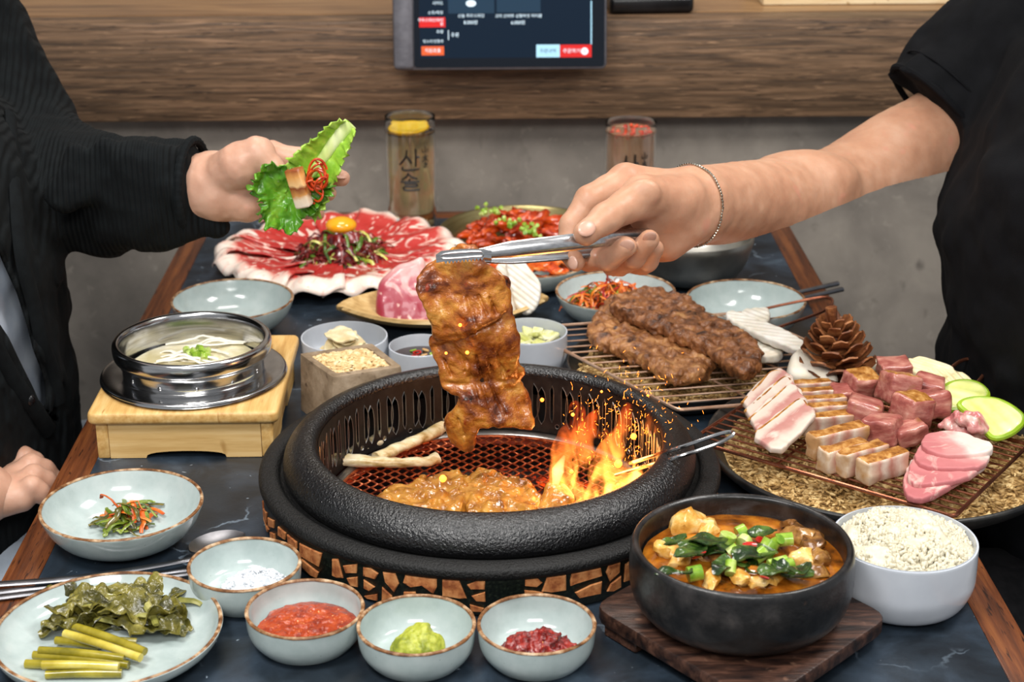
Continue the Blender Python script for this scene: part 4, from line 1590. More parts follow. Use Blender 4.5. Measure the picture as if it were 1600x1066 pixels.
# ------------------------------------------------------------------ bamboo stand with the steel pot
M_bam = mat('bamboo', ['#b98a4a', '#d1a765', '#e2bf82'], scale=16, lo=0.3, hi=0.7, detail=5, stretch=(9, 0.7, 9), rough=0.42, bump=0.12, bscale=30, bstretch=(14, 0.8, 14), bdist=0.0006, rnd=False, speck=[(24, 0.68, '#a5753a', 0.08, (8, 1, 1))])
M_bamf = mat('bamboo_front', ['#c3995a', '#d9b375', '#e6c68e'], scale=12, lo=0.3, hi=0.7, detail=5, stretch=(0.8, 9, 12), rough=0.45, bump=0.1, bscale=40, bdist=0.0005, rnd=False, speck=[(40, 0.70, '#a5783c', 0.08, (1, 1, 0.6))])
q0, q1 = T(156, 718, 0), T(412, 715, 0)
Yf = q0[1]
zt = float(D(145, 646, Yf-0.004)[2])
c0, c1, c2 = T(135, 644, zt), T(434, 644, zt), T(458, 522, zt)
wd_, dp_ = c1[0]-c0[0], c2[1]-c1[1]
bc_ = np.array([(c0[0]+c1[0])/2, (c1[1]+c2[1])/2, 0])
std = empty('pot_stand', (bc_[0], bc_[1], 0.0005), 'light bamboo stand with an arched front holding the steel pot', 'stand')
obj('top_board', prism(rpoly([np.array(p) for p in ((-wd_/2, -dp_/2), (wd_/2, -dp_/2), (wd_/2, dp_/2), (-wd_/2, dp_/2))], 0.008), 0.0115, 0.0035, 3, z=zt-0.0115), M_bam, std, loc=(0, 0, -0.0005))
lw = 0.011
wx, wy = wd_/2-0.006, dp_/2-0.006
for sx in (-1, 1):
    for sy in (-1, 1):
        obj('leg', rbox(lw, lw, zt-0.0115-0.0005, 0.0015, 2), M_bam, std, loc=(sx*(wx-lw/2), sy*(wy-lw/2), 0))
hz = zt-0.012


def arch(w, h, aw, ah):
    """panel outline with an arched cut-out along its foot"""
    pts = [(-w/2, 0), (-aw/2, 0)]
    for t in np.linspace(0, PI, 14)[1:-1]:
        pts.append((-aw/2*math.cos(t), ah*math.sin(t)**0.6))
    return pts+[(aw/2, 0), (w/2, 0), (w/2, h), (-w/2, h)]


for sy in (-1, 1):
    obj('front_panel' if sy < 0 else 'back_panel', xf(prism(arch(2*(wx-lw)-0.0004, hz, 0.072, 0.0065), 0.007), rotx(PI/2)), M_bamf, std, loc=(0, sy*(wy-0.004)+0.0035, 0), smooth=False)
for sx in (-1, 1):
    obj('side_panel', xf(prism(arch(2*(wy-lw)-0.0004, hz, 0.05, 0.0065), 0.007), rotz(PI/2)@rotx(PI/2)), M_bam, std, loc=(sx*(wx-0.004)-0.0035, 0, 0), smooth=False)
rc_, rr1 = fit(160, 447, 530, 630, zt+0.004)
Ycn = rc_[1]
rim_z = float(D(300, 527, Ycn)[2])
_, rr2 = fit(177, 424, 520, 534, rim_z)
zb = zt+0.0008
hN = rim_z-zb
ringp = smoothprof([(0.66*rr1, 0.001), (0.97*rr1, 0.001), (rr1, 0.0026), (0.985*rr1, 0.0048), (0.93*rr1, 0.0052), (0.80*rr1, 0.0046), (0.66*rr1, 0.0046)], 4)+[(0.66*rr1, 0.001)]
M_steelp = mat('polished_steel', ['#a9a9aa', '#cfcfcf'], scale=18, stretch=(1, 1, 30), rough=0.16, metal=1.0, rvar=0.1)
obj('steel_saucer', lathe(ringp, 96), M_steelp, loc=(rc_[0], rc_[1], zb), label='wide flat steel ring resting on the bamboo stand around the pot', cat='saucer')
pot2p = [(0, 0.004-0.030), (0.5*rr2, 0.0045-0.03), (0.8*rr2, 0.0), (0.865*rr2, 0.012), (0.885*rr2, hN-0.010), (0.90*rr2, hN-0.003), (0.935*rr2, hN), (0.985*rr2, hN-0.0012), (rr2, hN-0.006), (0.99*rr2, hN-0.0125), (0.955*rr2, hN-0.0155),
         (0.90*rr2, hN-0.0165), (0.885*rr2, hN-0.020), (0.89*rr2, 0.008), (0.885*rr2, 0.001), (0.80*rr2, -0.006), (0.5*rr2, -0.028), (0, -0.028)]
pot2p = [(r, max(z, 0.0005) if False else z) for r, z in pot2p]
# the kettle's belly hangs through the hole of the board: keep it above the top here
pot2p = [(0, 0.003), (0.6*rr2, 0.0032), (0.84*rr2, 0.006), (0.868*rr2, 0.012)]+pot2p[4:14]+[(0.885*rr2, 0.0055), (0.86*rr2, 0.0012), (0.6*rr2, 0.001), (0, 0.001)]
sp_ = obj('steel_pot', lathe(smoothprof(pot2p, 3), 96), M_steelp, loc=(rc_[0], rc_[1], zb), label='polished steel pot of pale soup with a thick rolled rim, standing on the bamboo stand', cat='pot')
for k in range(12):
    a = k*PI/6+0.2
    obj('rivet', xf(ellip((0, 0, 0), (0.0012, 0.0022, 0.0022), 8, 6), rotz(a), (0.886*rr2*math.cos(a), 0.886*rr2*math.sin(a), hN-0.026)), M_steelp, sp_, loc=(0, 0, 0))
M_soup = mat('milky_soup', ['#cfc292', '#e2d8b0', '#efe8cf'], scale=30, rough=0.12, coat=0.4, bump=0.15, bscale=60)
M_noo = mat('white_noodle', '#efe9d8', rough=0.25, coat=0.2)
sz_ = zb+hN*0.27
soup = empty('soup', (rc_[0], rc_[1], sz_-0.002), 'pale milky soup with scallion rings inside the steel pot', 'soup')
obj('broth', mound(0.868*rr2, 0.002, rc_[0], rc_[1], sz_, 40, 0.6, 14, 48, s=5, p=6), M_soup, soup)
for k in range(12):
    a = RNG.uniform(-0.5, 0.5)
    y0 = RNG.uniform(-0.02, 0.045)
    x0 = RNG.uniform(-0.045, 0.0)
    p0 = np.array([rc_[0]+x0, rc_[1]+y0, sz_+0.002])
    p1 = p0+np.array([0.05*math.cos(a), 0.05*math.sin(a), 0.002])
    obj('noodle', strip(p0, p1, 0.003, 0.0022, k, 0.004, 10, 0.5), M_noo, soup)
for k in range(14):
    p = np.array([rc_[0]+0.005+RNG.normal()*0.009, rc_[1]+0.012+RNG.normal()*0.007, sz_+0.005+RNG.uniform(0, 0.004)])
    d = np.array([RNG.normal(), RNG.normal(), 0.6])
    d /= np.linalg.norm(d)
    obj('scallion_ring', tube([p-d*0.0025, p, p+d*0.0025], 0.0035, 10), M_scal, soup, sharp=50)

# ------------------------------------------------------------------ empty dish behind it
d_bl, c_bl, R_bl = dish('shallow_bowl', 268, 458, 436, 499, 0.035, 'bowl', 'empty pale celadon bowl just behind the steel pot', 'bowl')

# ------------------------------------------------------------------ hollow brick filled with barley
M_brick = mat('worn_clay_brick', ['#6a5843', '#8c7860', '#a6937c'], scale=45, lo=0.3, hi=0.7, detail=7, rough=0.85, bump=0.6, bscale=110, bdist=0.0015, speck=[(60, 0.64, '#5a4736', 0.08), (25, 0.66, '#9b6f52', 0.1)])
bb = T(472, 640, 0)
bz = float(D(467, 553, bb[1])[2])
A_, B_, C_, E_ = T(467, 553, bz), T(580, 536, bz), T(630, 573, bz), T(518, 590, bz)
bcen = (A_+B_+C_+E_)/4
brick = empty('clay_block', (bcen[0], bcen[1], 0.0005), 'worn clay block hollowed out and filled with barley, behind the grill', 'block')
P4 = [q[:2]-bcen[:2] for q in (A_, E_, C_, B_)]
o4 = rpoly(P4, 0.004, 3)
i4 = rpoly([q*0.80 for q in P4], 0.004, 3)
V, F = [], []
m_ = len(o4)
lev = [(o4, 0.0, 1.03), (o4, bz*0.5, 1.02), (o4, bz-0.002, 1.0), (o4, bz, 0.985), (i4, bz, 1.02), (i4, bz-0.002, 1.0), (i4, bz-0.012, 0.98)]
for pol, z, s in lev:
    V += [(q[0]*s, q[1]*s, z) for q in pol]
for l in range(len(lev)-1):
    for i in range(m_):
        j = (i+1) % m_
        F.append((l*m_+i, l*m_+j, (l+1)*m_+j, (l+1)*m_+i))
F.append(tuple(range((len(lev)-1)*m_, len(lev)*m_)))
F.append(tuple(range(m_))[::-1])
V = wob(np.array(V), 0.0012, 70, 2, 4)
obj('block_body', (V, F), M_brick, brick, loc=(0, 0, 0), sharp=30)
M_bar = mat('barley_grain', ['#c3a06a', '#dcbf8b', '#ecd9b0'], scale=150, rough=0.55, rnd=False)
i4b = np.array([q*0.79 for q in P4])


def pl_bar(i, r):
    u, v = r.uniform(0, 1, 2)
    p = (i4b[0]*(1-u)+i4b[1]*u)*(1-v)+(i4b[3]*(1-u)+i4b[2]*u)*v
    h_ = 1-max(abs(2*u-1), abs(2*v-1))**3
    return (p[0]+bcen[0], p[1]+bcen[1], bz-0.004+0.006*h_+r.uniform(-0.001, 0.0012))


g = grains(900, pl_bar, (0.0036, 0.0015, 0.0012), 6, 5, 3, flat=True)
g.add((np.array([(q[0]*1.0+bcen[0], q[1]*1.0+bcen[1], bz-0.006) for q in i4b]), [(0, 1, 2, 3)]))
obj('barley', g, M_bar, label='pale barley grains filling the clay block', cat='barley', kind='stuff')

# ------------------------------------------------------------------ small white bowls
wb1, cb1, Rb1 = dish('white_bowl', 470, 606, 500, 553, 0.040, 'white', 'white bowl with folded pale bean curd, behind the clay block', 'bowl', m=M_white, rim=False)
wb2, cb2, Rb2 = dish('white_bowl', 607, 706, 517, 564, 0.036, 'white', 'smaller white bowl holding dark soy sauce', 'bowl', m=M_white, rim=False)
wb3, cb3, Rb3 = dish('white_bowl', 768, 887, 492, 545, 0.044, 'white', 'white bowl of pale green pickles, right of the hanging meat', 'bowl', m=M_white, rim=False)
M_curd = mat('folded_bean_curd', ['#d3bd8c', '#e6d6ad', '#f0e6c8'], scale=60, rough=0.4, bump=0.4, bscale=90, sss=0.1)
cur = empty('bean_curd', (cb1[0], cb1[1], 0.012), 'folded pale yellow bean curd sheet in the white bowl', 'bean curd')
for k in range(6):
    p = cb1+np.array([0.004*math.cos(k*2.1), -0.004+0.004*math.sin(k*2.1), 0.026+0.0035*k])
    obj('fold', crumple(p, 0.046-0.002*k, 0.036-0.002*k, 0.3+k*0.45, 200+k, 0.005, 14, 12, 0.0016, 0.15, 40), M_curd, cur)
M_soy = mat('dark_soy', ['#1c0c04', '#3a1a08'], scale=30, rough=0.08, coat=0.5)
M_chr = mat('pale_garlic', ['#b98a50', '#d7b076'], scale=60, rough=0.3)
soy = empty('soy_sauce', (cb2[0], cb2[1], 0.02), 'dark soy sauce with chili rings and garlic slices in the smaller white bowl', 'sauce')
obj('liquid', mound(0.92*Rb2, 0.0005, cb2[0], cb2[1], 0.0245, 30, 0.3, 8, 40, s=2, p=4), M_soy, soy)
for k in range(22):
    a, q = RNG.uniform(0, 6.28), 0.8*Rb2*math.sqrt(RNG.uniform())
    p = cb2+np.array([q*math.cos(a), q*math.sin(a), 0.0258])
    t = np.linspace(0, 2*PI, 10, endpoint=False)
    r = RNG.uniform(0.0025, 0.0045)
    M = euler(RNG.uniform(-.4, .4), RNG.uniform(-.4, .4), 0)
    m = [M_chr, M_redp, M_scal, M_chr][k % 4]
    obj(['garlic_slice', 'chili_ring', 'scallion_ring', 'garlic_slice'][k % 4], tube(np.stack([r*np.cos(t), 0.7*r*np.sin(t), 0*t], -1)@M.T+p, 0.0009, 6, closed=True), m, soy)
M_pick = mat('pale_pickle', ['#b5b75f', '#d1d190', '#e6e4c0'], scale=50, rough=0.25, coat=0.3, bump=0.1)
pick = empty('pale_pickles', (cb3[0], cb3[1], 0.015), 'pale green pickled vegetable pieces in the white bowl', 'pickle')
for k in range(20):
    a, q = RNG.uniform(0, 6.28), 0.75*Rb3*math.sqrt(RNG.uniform())
    p = cb3+np.array([q*math.cos(a), q*math.sin(a), 0.026+0.010*(1-(q/Rb3)**2)*RNG.uniform(0.4, 1)])
    obj('pickle_piece', xf(rbox(0.020, 0.011, 0.004, 0.0015, 2), euler(RNG.uniform(-.5, .5), RNG.uniform(-.5, .5), a), p), M_pick, pick)

# ------------------------------------------------------------------ leaf-shaped wooden plate, raw pork collar, mushroom slabs
M_leafp = mat('pale_wood_plate', ['#a98550', '#c9a66c', '#dcc08a'], scale=14, lo=0.3, hi=0.7, stretch=(1, 10, 10), rough=0.45, bump=0.1, bscale=30, bstretch=(1, 12, 12))
l0, l1 = T(527, 480, 0.02), T(856, 466, 0.02)
lc = (l0+l1)/2
lL = np.linalg.norm(l1-l0)
la = math.atan2(l1[1]-l0[1], l1[0]-l0[0])


def leafplate(u, v):
    x = (u-0.5)*lL
    hw = 0.064*np.maximum(0.0, np.sin(PI*np.clip(u, 0.0, 1)))**0.75+0.0015
    y = (2*v-1)*hw
    z = 0.002+0.020*np.abs(2*v-1)**2.2*np.sin(PI*u)**0.5+0.018*np.abs(2*u-1)**3
    return np.stack([x, y, z], -1)@rotz(la).T


obj('leaf_plate', sheet(leafplate, 40, 18, 0.004), M_leafp, loc=(lc[0], lc[1]-0.004, 0.0008), label='leaf-shaped pale wooden plate under the raw pork collar', cat='plate')
M_collar = ramp_mat('raw_pork_collar', 'y', -0.05, 0.05, [(0, '#9c3040'), (0.35, '#a23648'), (0.62, '#b14a58'), (0.80, '#d9a7a3'), (0.88, '#e6c3bd'), (1, '#edd6cf')], 0.07, 50,
                    (55, (1, 1, 0.6), 0.60, 0.05, '#e3bcb4', 1.6), 0.3, 0.2, 200, sss=0.15, streak2=(26, (1, 1, 1), 0.60, 0.05, '#d89f9c', 1.0))
cp = [(265, 270), (300, 250), (350, 240), (400, 225), (425, 300), (445, 400), (455, 480), (400, 512), (300, 512), (230, 498), (195, 440), (195, 360), (215, 310)]
cq = np.array([D(520+x*0.35, 340+y*0.35, lc[1]+0.002) for x, y in cp])
cc = cq.mean(0)
loc2 = np.stack([(cq[:, 0]-cc[0]), (cq[:, 2]-cc[2])*1.12], -1)
V, F = slab(curve(loc2, 3, closed=True), 0.030, 0.0022, 0.3, 0.0008, 90, 2, 3)
obj('pork_collar', (V, F), M_collar, loc=(cc[0], cc[1]+0.012, cc[2]+0.001), rot=(math.radians(62), 0, 0), label='thick raw marbled pork collar cut on the leaf-shaped wooden plate', cat='meat', sharp=0)
M_mush = mat('raw_mushroom', ['#ddd3bf', '#ebe5d8', '#f4f0e8'], scale=40, rough=0.55, sss=0.1, bump=0.15, bscale=80)
for pl_, dy, lb in (([(772, 205), (835, 195), (880, 240), (928, 300), (915, 380), (865, 418), (815, 385), (790, 300)], 0.0, 'scored white mushroom slab upright on the leaf plate beside the hanging meat'),
                    ([(730, 235), (775, 215), (800, 300), (820, 400), (770, 420), (735, 330)], 0.018, 'scored white mushroom slab on the leaf plate, mostly hidden by the hanging meat')):
    cq = np.array([D(520+x*0.35, 340+y*0.35, lc[1]-0.01+dy) for x, y in pl_])
    cc = cq.mean(0)
    l2 = np.stack([cq[:, 0]-cc[0], (cq[:, 2]-cc[2])*1.1], -1)
    V, F = slab(curve(l2, 3, closed=True), 0.012, 0.0011, 0.3, 0.0, lift=None, thick=lambda X, Y, sd: 0.012+0.0010*np.sin((X*0.8+Y)*900))
    obj('mushroom_slab', (V, F), M_mush, loc=cc, rot=(math.radians(66), 0, 0), label=lb, cat='mushroom', sharp=0)

# ------------------------------------------------------------------ raw beef platter with tartare and yolk
pc_, PRR = fit(345, 716, 318, 440, 0.030)
pt = obj('beef_platter', dish_mesh(PRR*0.90, 0.024, 'plate'), M_cel, loc=(pc_[0], pc_[1], 0.0006), label='round pale platter almost covered by raw marbled beef slices', cat='platter')
M_beef = ramp_mat('raw_marbled_beef', 'x', 0.0, 0.100, [(0, '#a82624'), (0.5, '#b5302c'), (0.82, '#bd3d36'), (0.89, '#dfae9f'), (0.94, '#ead3c5'), (1, '#eeddd0')], 0.12, 45,
                  (62, (0.55, 1.5, 1), 0.575, 0.05, '#ecc9ba', 1.4), 0.32, 0.15, 160, sss=0.1, streak2=(22, (0.8, 1.6, 1), 0.60, 0.05, '#efd9cc', 0.8))
ns_ = 13
ORD = ['first', 'second', 'third', 'fourth', 'fifth', 'sixth', 'seventh', 'eighth', 'ninth', 'tenth', 'eleventh', 'twelfth', 'thirteenth']
for i in range(ns_):
    a = 2*PI*i/ns_+0.15
    L_ = PRR-0.034+RNG.uniform(0, 0.004)
    wv = RNG.uniform(0, 6)
    sd_ = 300+i

    def fn(u, v, a=a, L_=L_, wv=wv, sd_=sd_):
        r = 0.036+u*(L_)
        th = (v-0.5)*(0.72-0.06*u)
        rr = r*(1+0.035*np.sin(9*th+wv)*u)
        x = rr*np.cos(th)-0.036
        y = rr*np.sin(th)
        z = 0.004+0.0075*np.clip((r-0.07)/0.05, 0, 1)**1.3*1.6+0.0045*v+0.0045*np.sin(22*th+wv)*u**4-0.010*np.clip((u-0.86)/0.14, 0, 1)**2+0.0025*fbm(np.stack([x*40, y*40, 0*x+sd_], -1), 1, 2, sd_)
        return np.stack([x, y, z], -1)
    obj('beef_slice', sheet(fn, 26, 18, 0.0022), M_beef, loc=(pc_[0]+0.036*math.cos(a), pc_[1]+0.036*math.sin(a), 0.0085), rot=(0, 0, a), label='raw marbled beef slice, %s counter-clockwise round the platter from the brass plate' % ORD[i], cat='meat',
        group='raw beef slices fanned round the platter', sharp=0)
M_tart = mat('beef_tartare', ['#3a0b0c', '#6a1a1a', '#8d2c28'], scale=90, rough=0.18, coat=0.4, bump=0.3, bscale=160)
M_pear = mat('pear_strip', ['#8f9a2a', '#c2c05a', '#ddd68c'], scale=40, rough=0.22, coat=0.3)
M_grs = mat('green_stem_strip', ['#2f4a12', '#5d7c20'], scale=40, rough=0.25, coat=0.2)
tc_ = T(533, 398, 0.014)
tar = tuft('beef_tartare', tc_, 0.012, 0.048, 260, [M_tart, M_tart, M_tart, M_pear, M_grs], 'mound of dark beef tartare with pear and scallion strips under the egg yolk', 'tartare', 21, 0.038, 0.0022, 0.040, names=['beef_strip', 'beef_strip', 'beef_strip', 'pear_strip', 'scallion_strip'])
obj('beef_core', mound(0.043, 0.034, tc_[0], tc_[1], 0.010, 90, 0.3, 12, 36, s=4, p=2), M_tart, tar)
M_yolk = mat('egg_yolk', '#f0a616', rough=0.1, coat=0.4, sss=0.2, sssr=0.01, sssc=(1, 0.6, 0.1))
yk = T(533, 352, 0.050)
obj('egg_yolk', ellip((0, 0, 0), (0.0185, 0.0170, 0.0100), 32, 20), M_yolk, loc=(yk[0], yk[1], 0.050), label='round raw egg yolk sitting on top of the beef tartare', cat='egg yolk')

# ------------------------------------------------------------------ brass plate of glazed chicken
M_brass = mat('brushed_brass', ['#8f8156', '#a79a6c'], scale=20, rough=0.3, metal=0.9, stretch=(1, 1, 20))
gc_, gR = fit(686, 946, 313, 405, 0.024)
obj('brass_plate', lathe(smoothprof([(0, 0.004), (0.72*gR, 0.004), (0.86*gR, 0.012), (0.97*gR, 0.0235), (gR, 0.0245), (0.985*gR, 0.022), (0.87*gR, 0.009), (0.74*gR, 0.001), (0, 0.001)], 4), 80), M_brass, loc=(gc_[0], gc_[1], 0.0005), label='wide brushed brass plate heaped with glazed red chicken strips', cat='plate')
M_chk = mat('glazed_chicken', ['#4a0d04', '#9a2a08', '#c9480f', '#de7428'], scale=55, lo=0.3, hi=0.75, detail=5, rough=0.14, coat=0.5, bump=0.5, bscale=130, bdist=0.0015)
base_c = None
for i in range(92):
    a, q = RNG.uniform(0, 6.28), 0.069*math.sqrt(RNG.uniform())
    p = (gc_[0]+q*math.cos(a)+0.002, gc_[1]+q*math.sin(a)+0.004, 0.008+0.028*(1-(q/0.078)**2)*RNG.uniform(0.5, 1))
    rt = (RNG.uniform(-.5, .5), RNG.uniform(-.5, .5), RNG.normal(0.7, 0.7))
    if i % 8 == 0:
        V, F = ellip((0, 0, 0), (0.020, 0.0055, 0.0048), 14, 10)
        base_c = obj('chicken_strip', (wob(V, 0.0035, 110, 3, 400+i)+np.array([0, 0, 0.002]), F), M_chk, loc=p, rot=rt, label='glazed red chicken strip heaped on the brass plate', cat='chicken', group='glazed chicken strips', sharp=0)
    else:
        dup(base_c, p, rt)
g = G()
gsc = []
for i in range(46):
    k = RNG.choice(3)
    cx, cy = [(765, 330), (800, 345), (832, 358)][k]
    p = T(cx+RNG.normal()*11, cy+RNG.normal()*5, 0.040)
    d = np.array([RNG.normal(), RNG.normal(), 0.8])
    d /= np.linalg.norm(d)
    g.add(tube([p-d*0.002, p, p+d*0.002], 0.0026, 8))
obj('chopped_scallion', g, M_scal, label='chopped green scallion scattered over the glazed chicken', cat='scallion', kind='stuff', sharp=50)

# ------------------------------------------------------------------ kimchi dish, spicy salad dish, empty dish
d_k2, ck2, Rk2 = dish('kimchi_dish', 744, 922, 374, 438, 0.030, 'bowl', 'pale celadon dish of red kimchi below the tongs', group=None, cat='dish')
M_kim = mat('red_kimchi', ['#8e2207', '#c8480f', '#de7a2c', '#e9b27a'], scale=45, lo=0.3, hi=0.78, rough=0.2, coat=0.4, bump=0.4, bscale=110)
km = empty('kimchi', (ck2[0], ck2[1], 0.007), 'heap of glossy red cabbage kimchi in the dish below the tongs', 'kimchi')
for i in range(40):
    a, q = RNG.uniform(0, 6.28), 0.72*Rk2*math.sqrt(RNG.uniform())
    p = ck2+np.array([q*math.cos(a), q*math.sin(a), 0.012+0.018*(1-(q/Rk2)**2)*RNG.uniform(0.4, 1)])
    obj('cabbage_piece', crumple(p, RNG.uniform(0.02, 0.034), RNG.uniform(0.012, 0.018), RNG.uniform(0, 6), 500+i, 0.007, 10, 8, 0.0016, 0.4, 55), M_kim, km)
d_sal, csal, Rsal = dish('salad_dish', 868, 1056, 425, 485, 0.033, 'bowl', 'pale celadon dish of spicy shredded salad beside the upper wire rack', cat='dish')
M_ora = mat('carrot_shred', ['#c4510c', '#e2761f', '#f09a45'], scale=40, rough=0.25, coat=0.2)
tuft('spicy_salad', csal+np.array([-0.004, 0.002, 0]), 0.012, 0.041, 290, [M_ora, M_ora2, M_grn, M_ora2, M_redp], 'spicy shredded carrot and scallion salad heaped in its celadon dish', 'salad', 33, 0.036, 0.0016, 0.037, names=['carrot_strip', 'carrot_strip', 'scallion_strip', 'carrot_strip', 'chili_strip'])
d_er, cer, Rer = dish('shallow_bowl', 1072, 1259, 434, 502, 0.036, 'bowl', 'empty pale celadon bowl behind the wire rack, chopsticks at its side', 'bowl')
for (x0, y0, x1, y1), lb in (((1165, 476, 1309, 443), 'steel chopstick poking out behind the empty bowl, the straight upper one'), ((1170, 486, 1316, 452), 'steel chopstick poking out behind the empty bowl, the lower one')):
    a, b_ = T(x0, y0, 0.006), T(x1, y1, 0.008)
    obj('chopstick', tube(np.linspace(a, b_, 5), np.linspace(0.0022, 0.0036, 5), 8, flat=0.8), M_cut, label=lb, cat='chopstick', group='chopsticks by the empty bowl', sharp=50)

# ------------------------------------------------------------------ steel mixing bowl under the forearm
M_dull = mat('dull_steel', ['#8a8881', '#a5a29a', '#bab7ae'], scale=14, rough=0.38, metal=0.95, rvar=0.1)
mb_c, mR = fit(985, 1178, 340, 392, 0.056)
mbp = smoothprof([(0, 0.004), (0.45*mR, 0.005), (0.8*mR, 0.022), (0.95*mR, 0.048), (0.97*mR, 0.056), (mR, 0.056), (0.985*mR, 0.046), (0.84*mR, 0.018), (0.5*mR, 0.001), (0, 0.0005)], 4)
obj('mixing_bowl', lathe(mbp, 72), M_dull, loc=(mb_c[0], mb_c[1], 0.0005), label='dull steel mixing bowl half hidden below the bare forearm', cat='bowl')

# ------------------------------------------------------------------ the two highballs
M_glass = mat('clear_glass', '#ffffff', rough=0.01, trans=1.0, ior=1.45, spec=0.5, rnd=False)
M_liq1 = mat('pale_amber_drink', '#f5e3b4', rough=0.0, trans=1.0, ior=1.33, rnd=False)
M_liq2 = mat('cloudy_peach_drink', ['#d9b08a', '#e9cbb0'], scale=20, rough=0.1, trans=0.75, ior=1.33, rnd=False)
M_ink = mat('black_print', '#16140f', rough=0.5, rnd=False)
M_lem = mat('lemon_flesh', ['#d2ab20', '#e2c24a'], scale=60, rough=0.25, sss=0.2)
M_lemr = mat('lemon_rind', '#e8b80c', rough=0.3)
M_ber = mat('red_berry', ['#8e140c', '#c4331c', '#d8552c'], scale=100, rough=0.2, coat=0.4)
M_ice = mat('ice', '#f4faff', rough=0.05, trans=1.0, ior=1.31, rnd=False)
# brush strokes of the printed word, in a unit box (x right, y up)
S1 = [[(0.42, 0.98), (0.36, 0.80), (0.10, 0.62)], [(0.40, 0.84), (0.52, 0.74), (0.60, 0.66)], [(0.78, 1.0), (0.78, 0.80), (0.77, 0.58)], [(0.78, 0.80), (0.93, 0.80)], [(0.22, 0.58), (0.24, 0.50), (0.55, 0.50), (0.92, 0.52)]]
S2 = [[(0.46, 0.44), (0.40, 0.36), (0.18, 0.26)], [(0.46, 0.40), (0.60, 0.33), (0.82, 0.29)], [(0.50, 0.30), (0.50, 0.22)], [(0.12, 0.215), (0.5, 0.22), (0.90, 0.225)], [(0.28, 0.17), (0.75, 0.17), (0.76, 0.11), (0.30, 0.105), (0.28, 0.03), (0.55, 0.02), (0.92, 0.03)]]
S3 = [[(1.08, 0.98), (1.08, 0.90), (1.32, 0.90)], [(1.20, 1.04), (1.20, 0.90)], [(1.32, 0.98), (1.32, 0.90)], [(1.06, 0.78), (1.34, 0.79)], [(1.20, 0.86), (1.20, 0.58)], [(1.19, 0.77), (1.06, 0.66)], [(1.21, 0.77), (1.34, 0.67)], [(1.12, 0.62), (1.30, 0.62), (1.12, 0.54), (1.30, 0.54)]]


def glass(xl, xr, yt, yf, Y, label, kind):
    c = D((xl+xr)/2, (yt+yf)/2, Y)
    s = np.linalg.norm(D(xr, (yt+yf)/2, Y)-D(xl, (yt+yf)/2, Y))/2
    h, R = c[2], s
    o = obj('highball_glass', lathe(smoothprof([(0, 0.0005), (0.9*R, 0.0005), (0.97*R, 0.003), (0.985*R, h*0.5), (R, h-0.001), (R-0.0006, h), (R-0.0014, h-0.001), (0.985*R-0.0016, h*0.5), (0.94*R-0.0012, 0.012), (0.85*R, 0.009), (0, 0.009)], 4), 64), M_glass, loc=(c[0], c[1], 0.0004), label=label, cat='glass')
    cam_a = math.atan2(-c[1], -c[0])
    g = G()
    wv, hv = (0.030, 0.054)
    zt_ = h-0.030 if kind == 'lemon' else h-0.030
    for st in S1+S2+S3:
        thin = st in S3
        P = curve([(p[0], p[1], 0) for p in st], 5)
        W = []
        for x, y, _ in P:
            a = cam_a+((x-0.58)*wv)/R
            W.append(((R+0.0003)*math.cos(a), (R+0.0003)*math.sin(a), zt_-(1-y)*hv))
        n_ = len(W)
        rad = (0.0007 if thin else 0.0015)*(0.6+0.4*np.sin(np.linspace(0.5, 2.6, n_)))
        g.add(tube(np.array(W), rad, 6))
    obj('printed_word', g, M_ink, o, loc=(0, 0, 0), label='dark brush lettering printed on the glass')
    top = h-0.016 if kind == 'lemon' else h-0.009
    dr = obj('drink', lathe(smoothprof([(0, 0.0095), (0.83*R, 0.0095), (0.93*R-0.0014, 0.013), (0.984*R-0.0018, h*0.5), (0.99*R-0.0018, top-0.001), (0.975*R-0.002, top), (0, top)], 3), 48), M_liq1 if kind == 'lemon' else M_liq2, loc=(c[0], c[1], 0.0004),
             label='clear pale amber drink inside the glass with the lemon slice' if kind == 'lemon' else 'cloudy peach drink inside the glass with red berries', cat='drink')
    if kind == 'lemon':
        lm = obj('lemon_slice', lathe([(0, -0.002), (0.74*R, -0.0015), (0.74*R, 0.0015), (0, 0.002)], 32), M_lem, loc=(c[0]-0.002, c[1], h-0.0105), rot=(0.04, -0.04, 0), label='yellow lemon slice floating at the top of the glass', cat='lemon')
        obj('rind', tube([(0.76*R*math.cos(t), 0.76*R*math.sin(t), 0) for t in np.linspace(0, 2*PI, 40, endpoint=False)], 0.0019, 8, closed=True), M_lemr, lm, loc=(0, 0, 0))
    else:
        bp_ = None
        for i in range(34):
            a, q = RNG.uniform(0, 6.28), 0.84*R*math.sqrt(RNG.uniform())
            p = (c[0]+q*math.cos(a), c[1]+q*math.sin(a), top+RNG.uniform(-0.003, 0.004))
            if bp_ is None:
                bp_ = obj('berry', xf(ellip((0, 0, 0), (0.0032, 0.0027, 0.0027), 8, 6), t=(0, 0, 0)), M_ber, loc=p, label='small red berry floating on the peach drink', cat='berry', group='red berries in the glass')
            else:
                dup(bp_, p, (0, 0, a))
    return o


glass(601, 680, 173, 200, 2.065, 'tall printed glass of pale drink topped with a lemon slice', 'lemon')
glass(946, 1026, 183, 208, 2.065, 'tall printed glass of peach drink topped with red berries', 'berry')
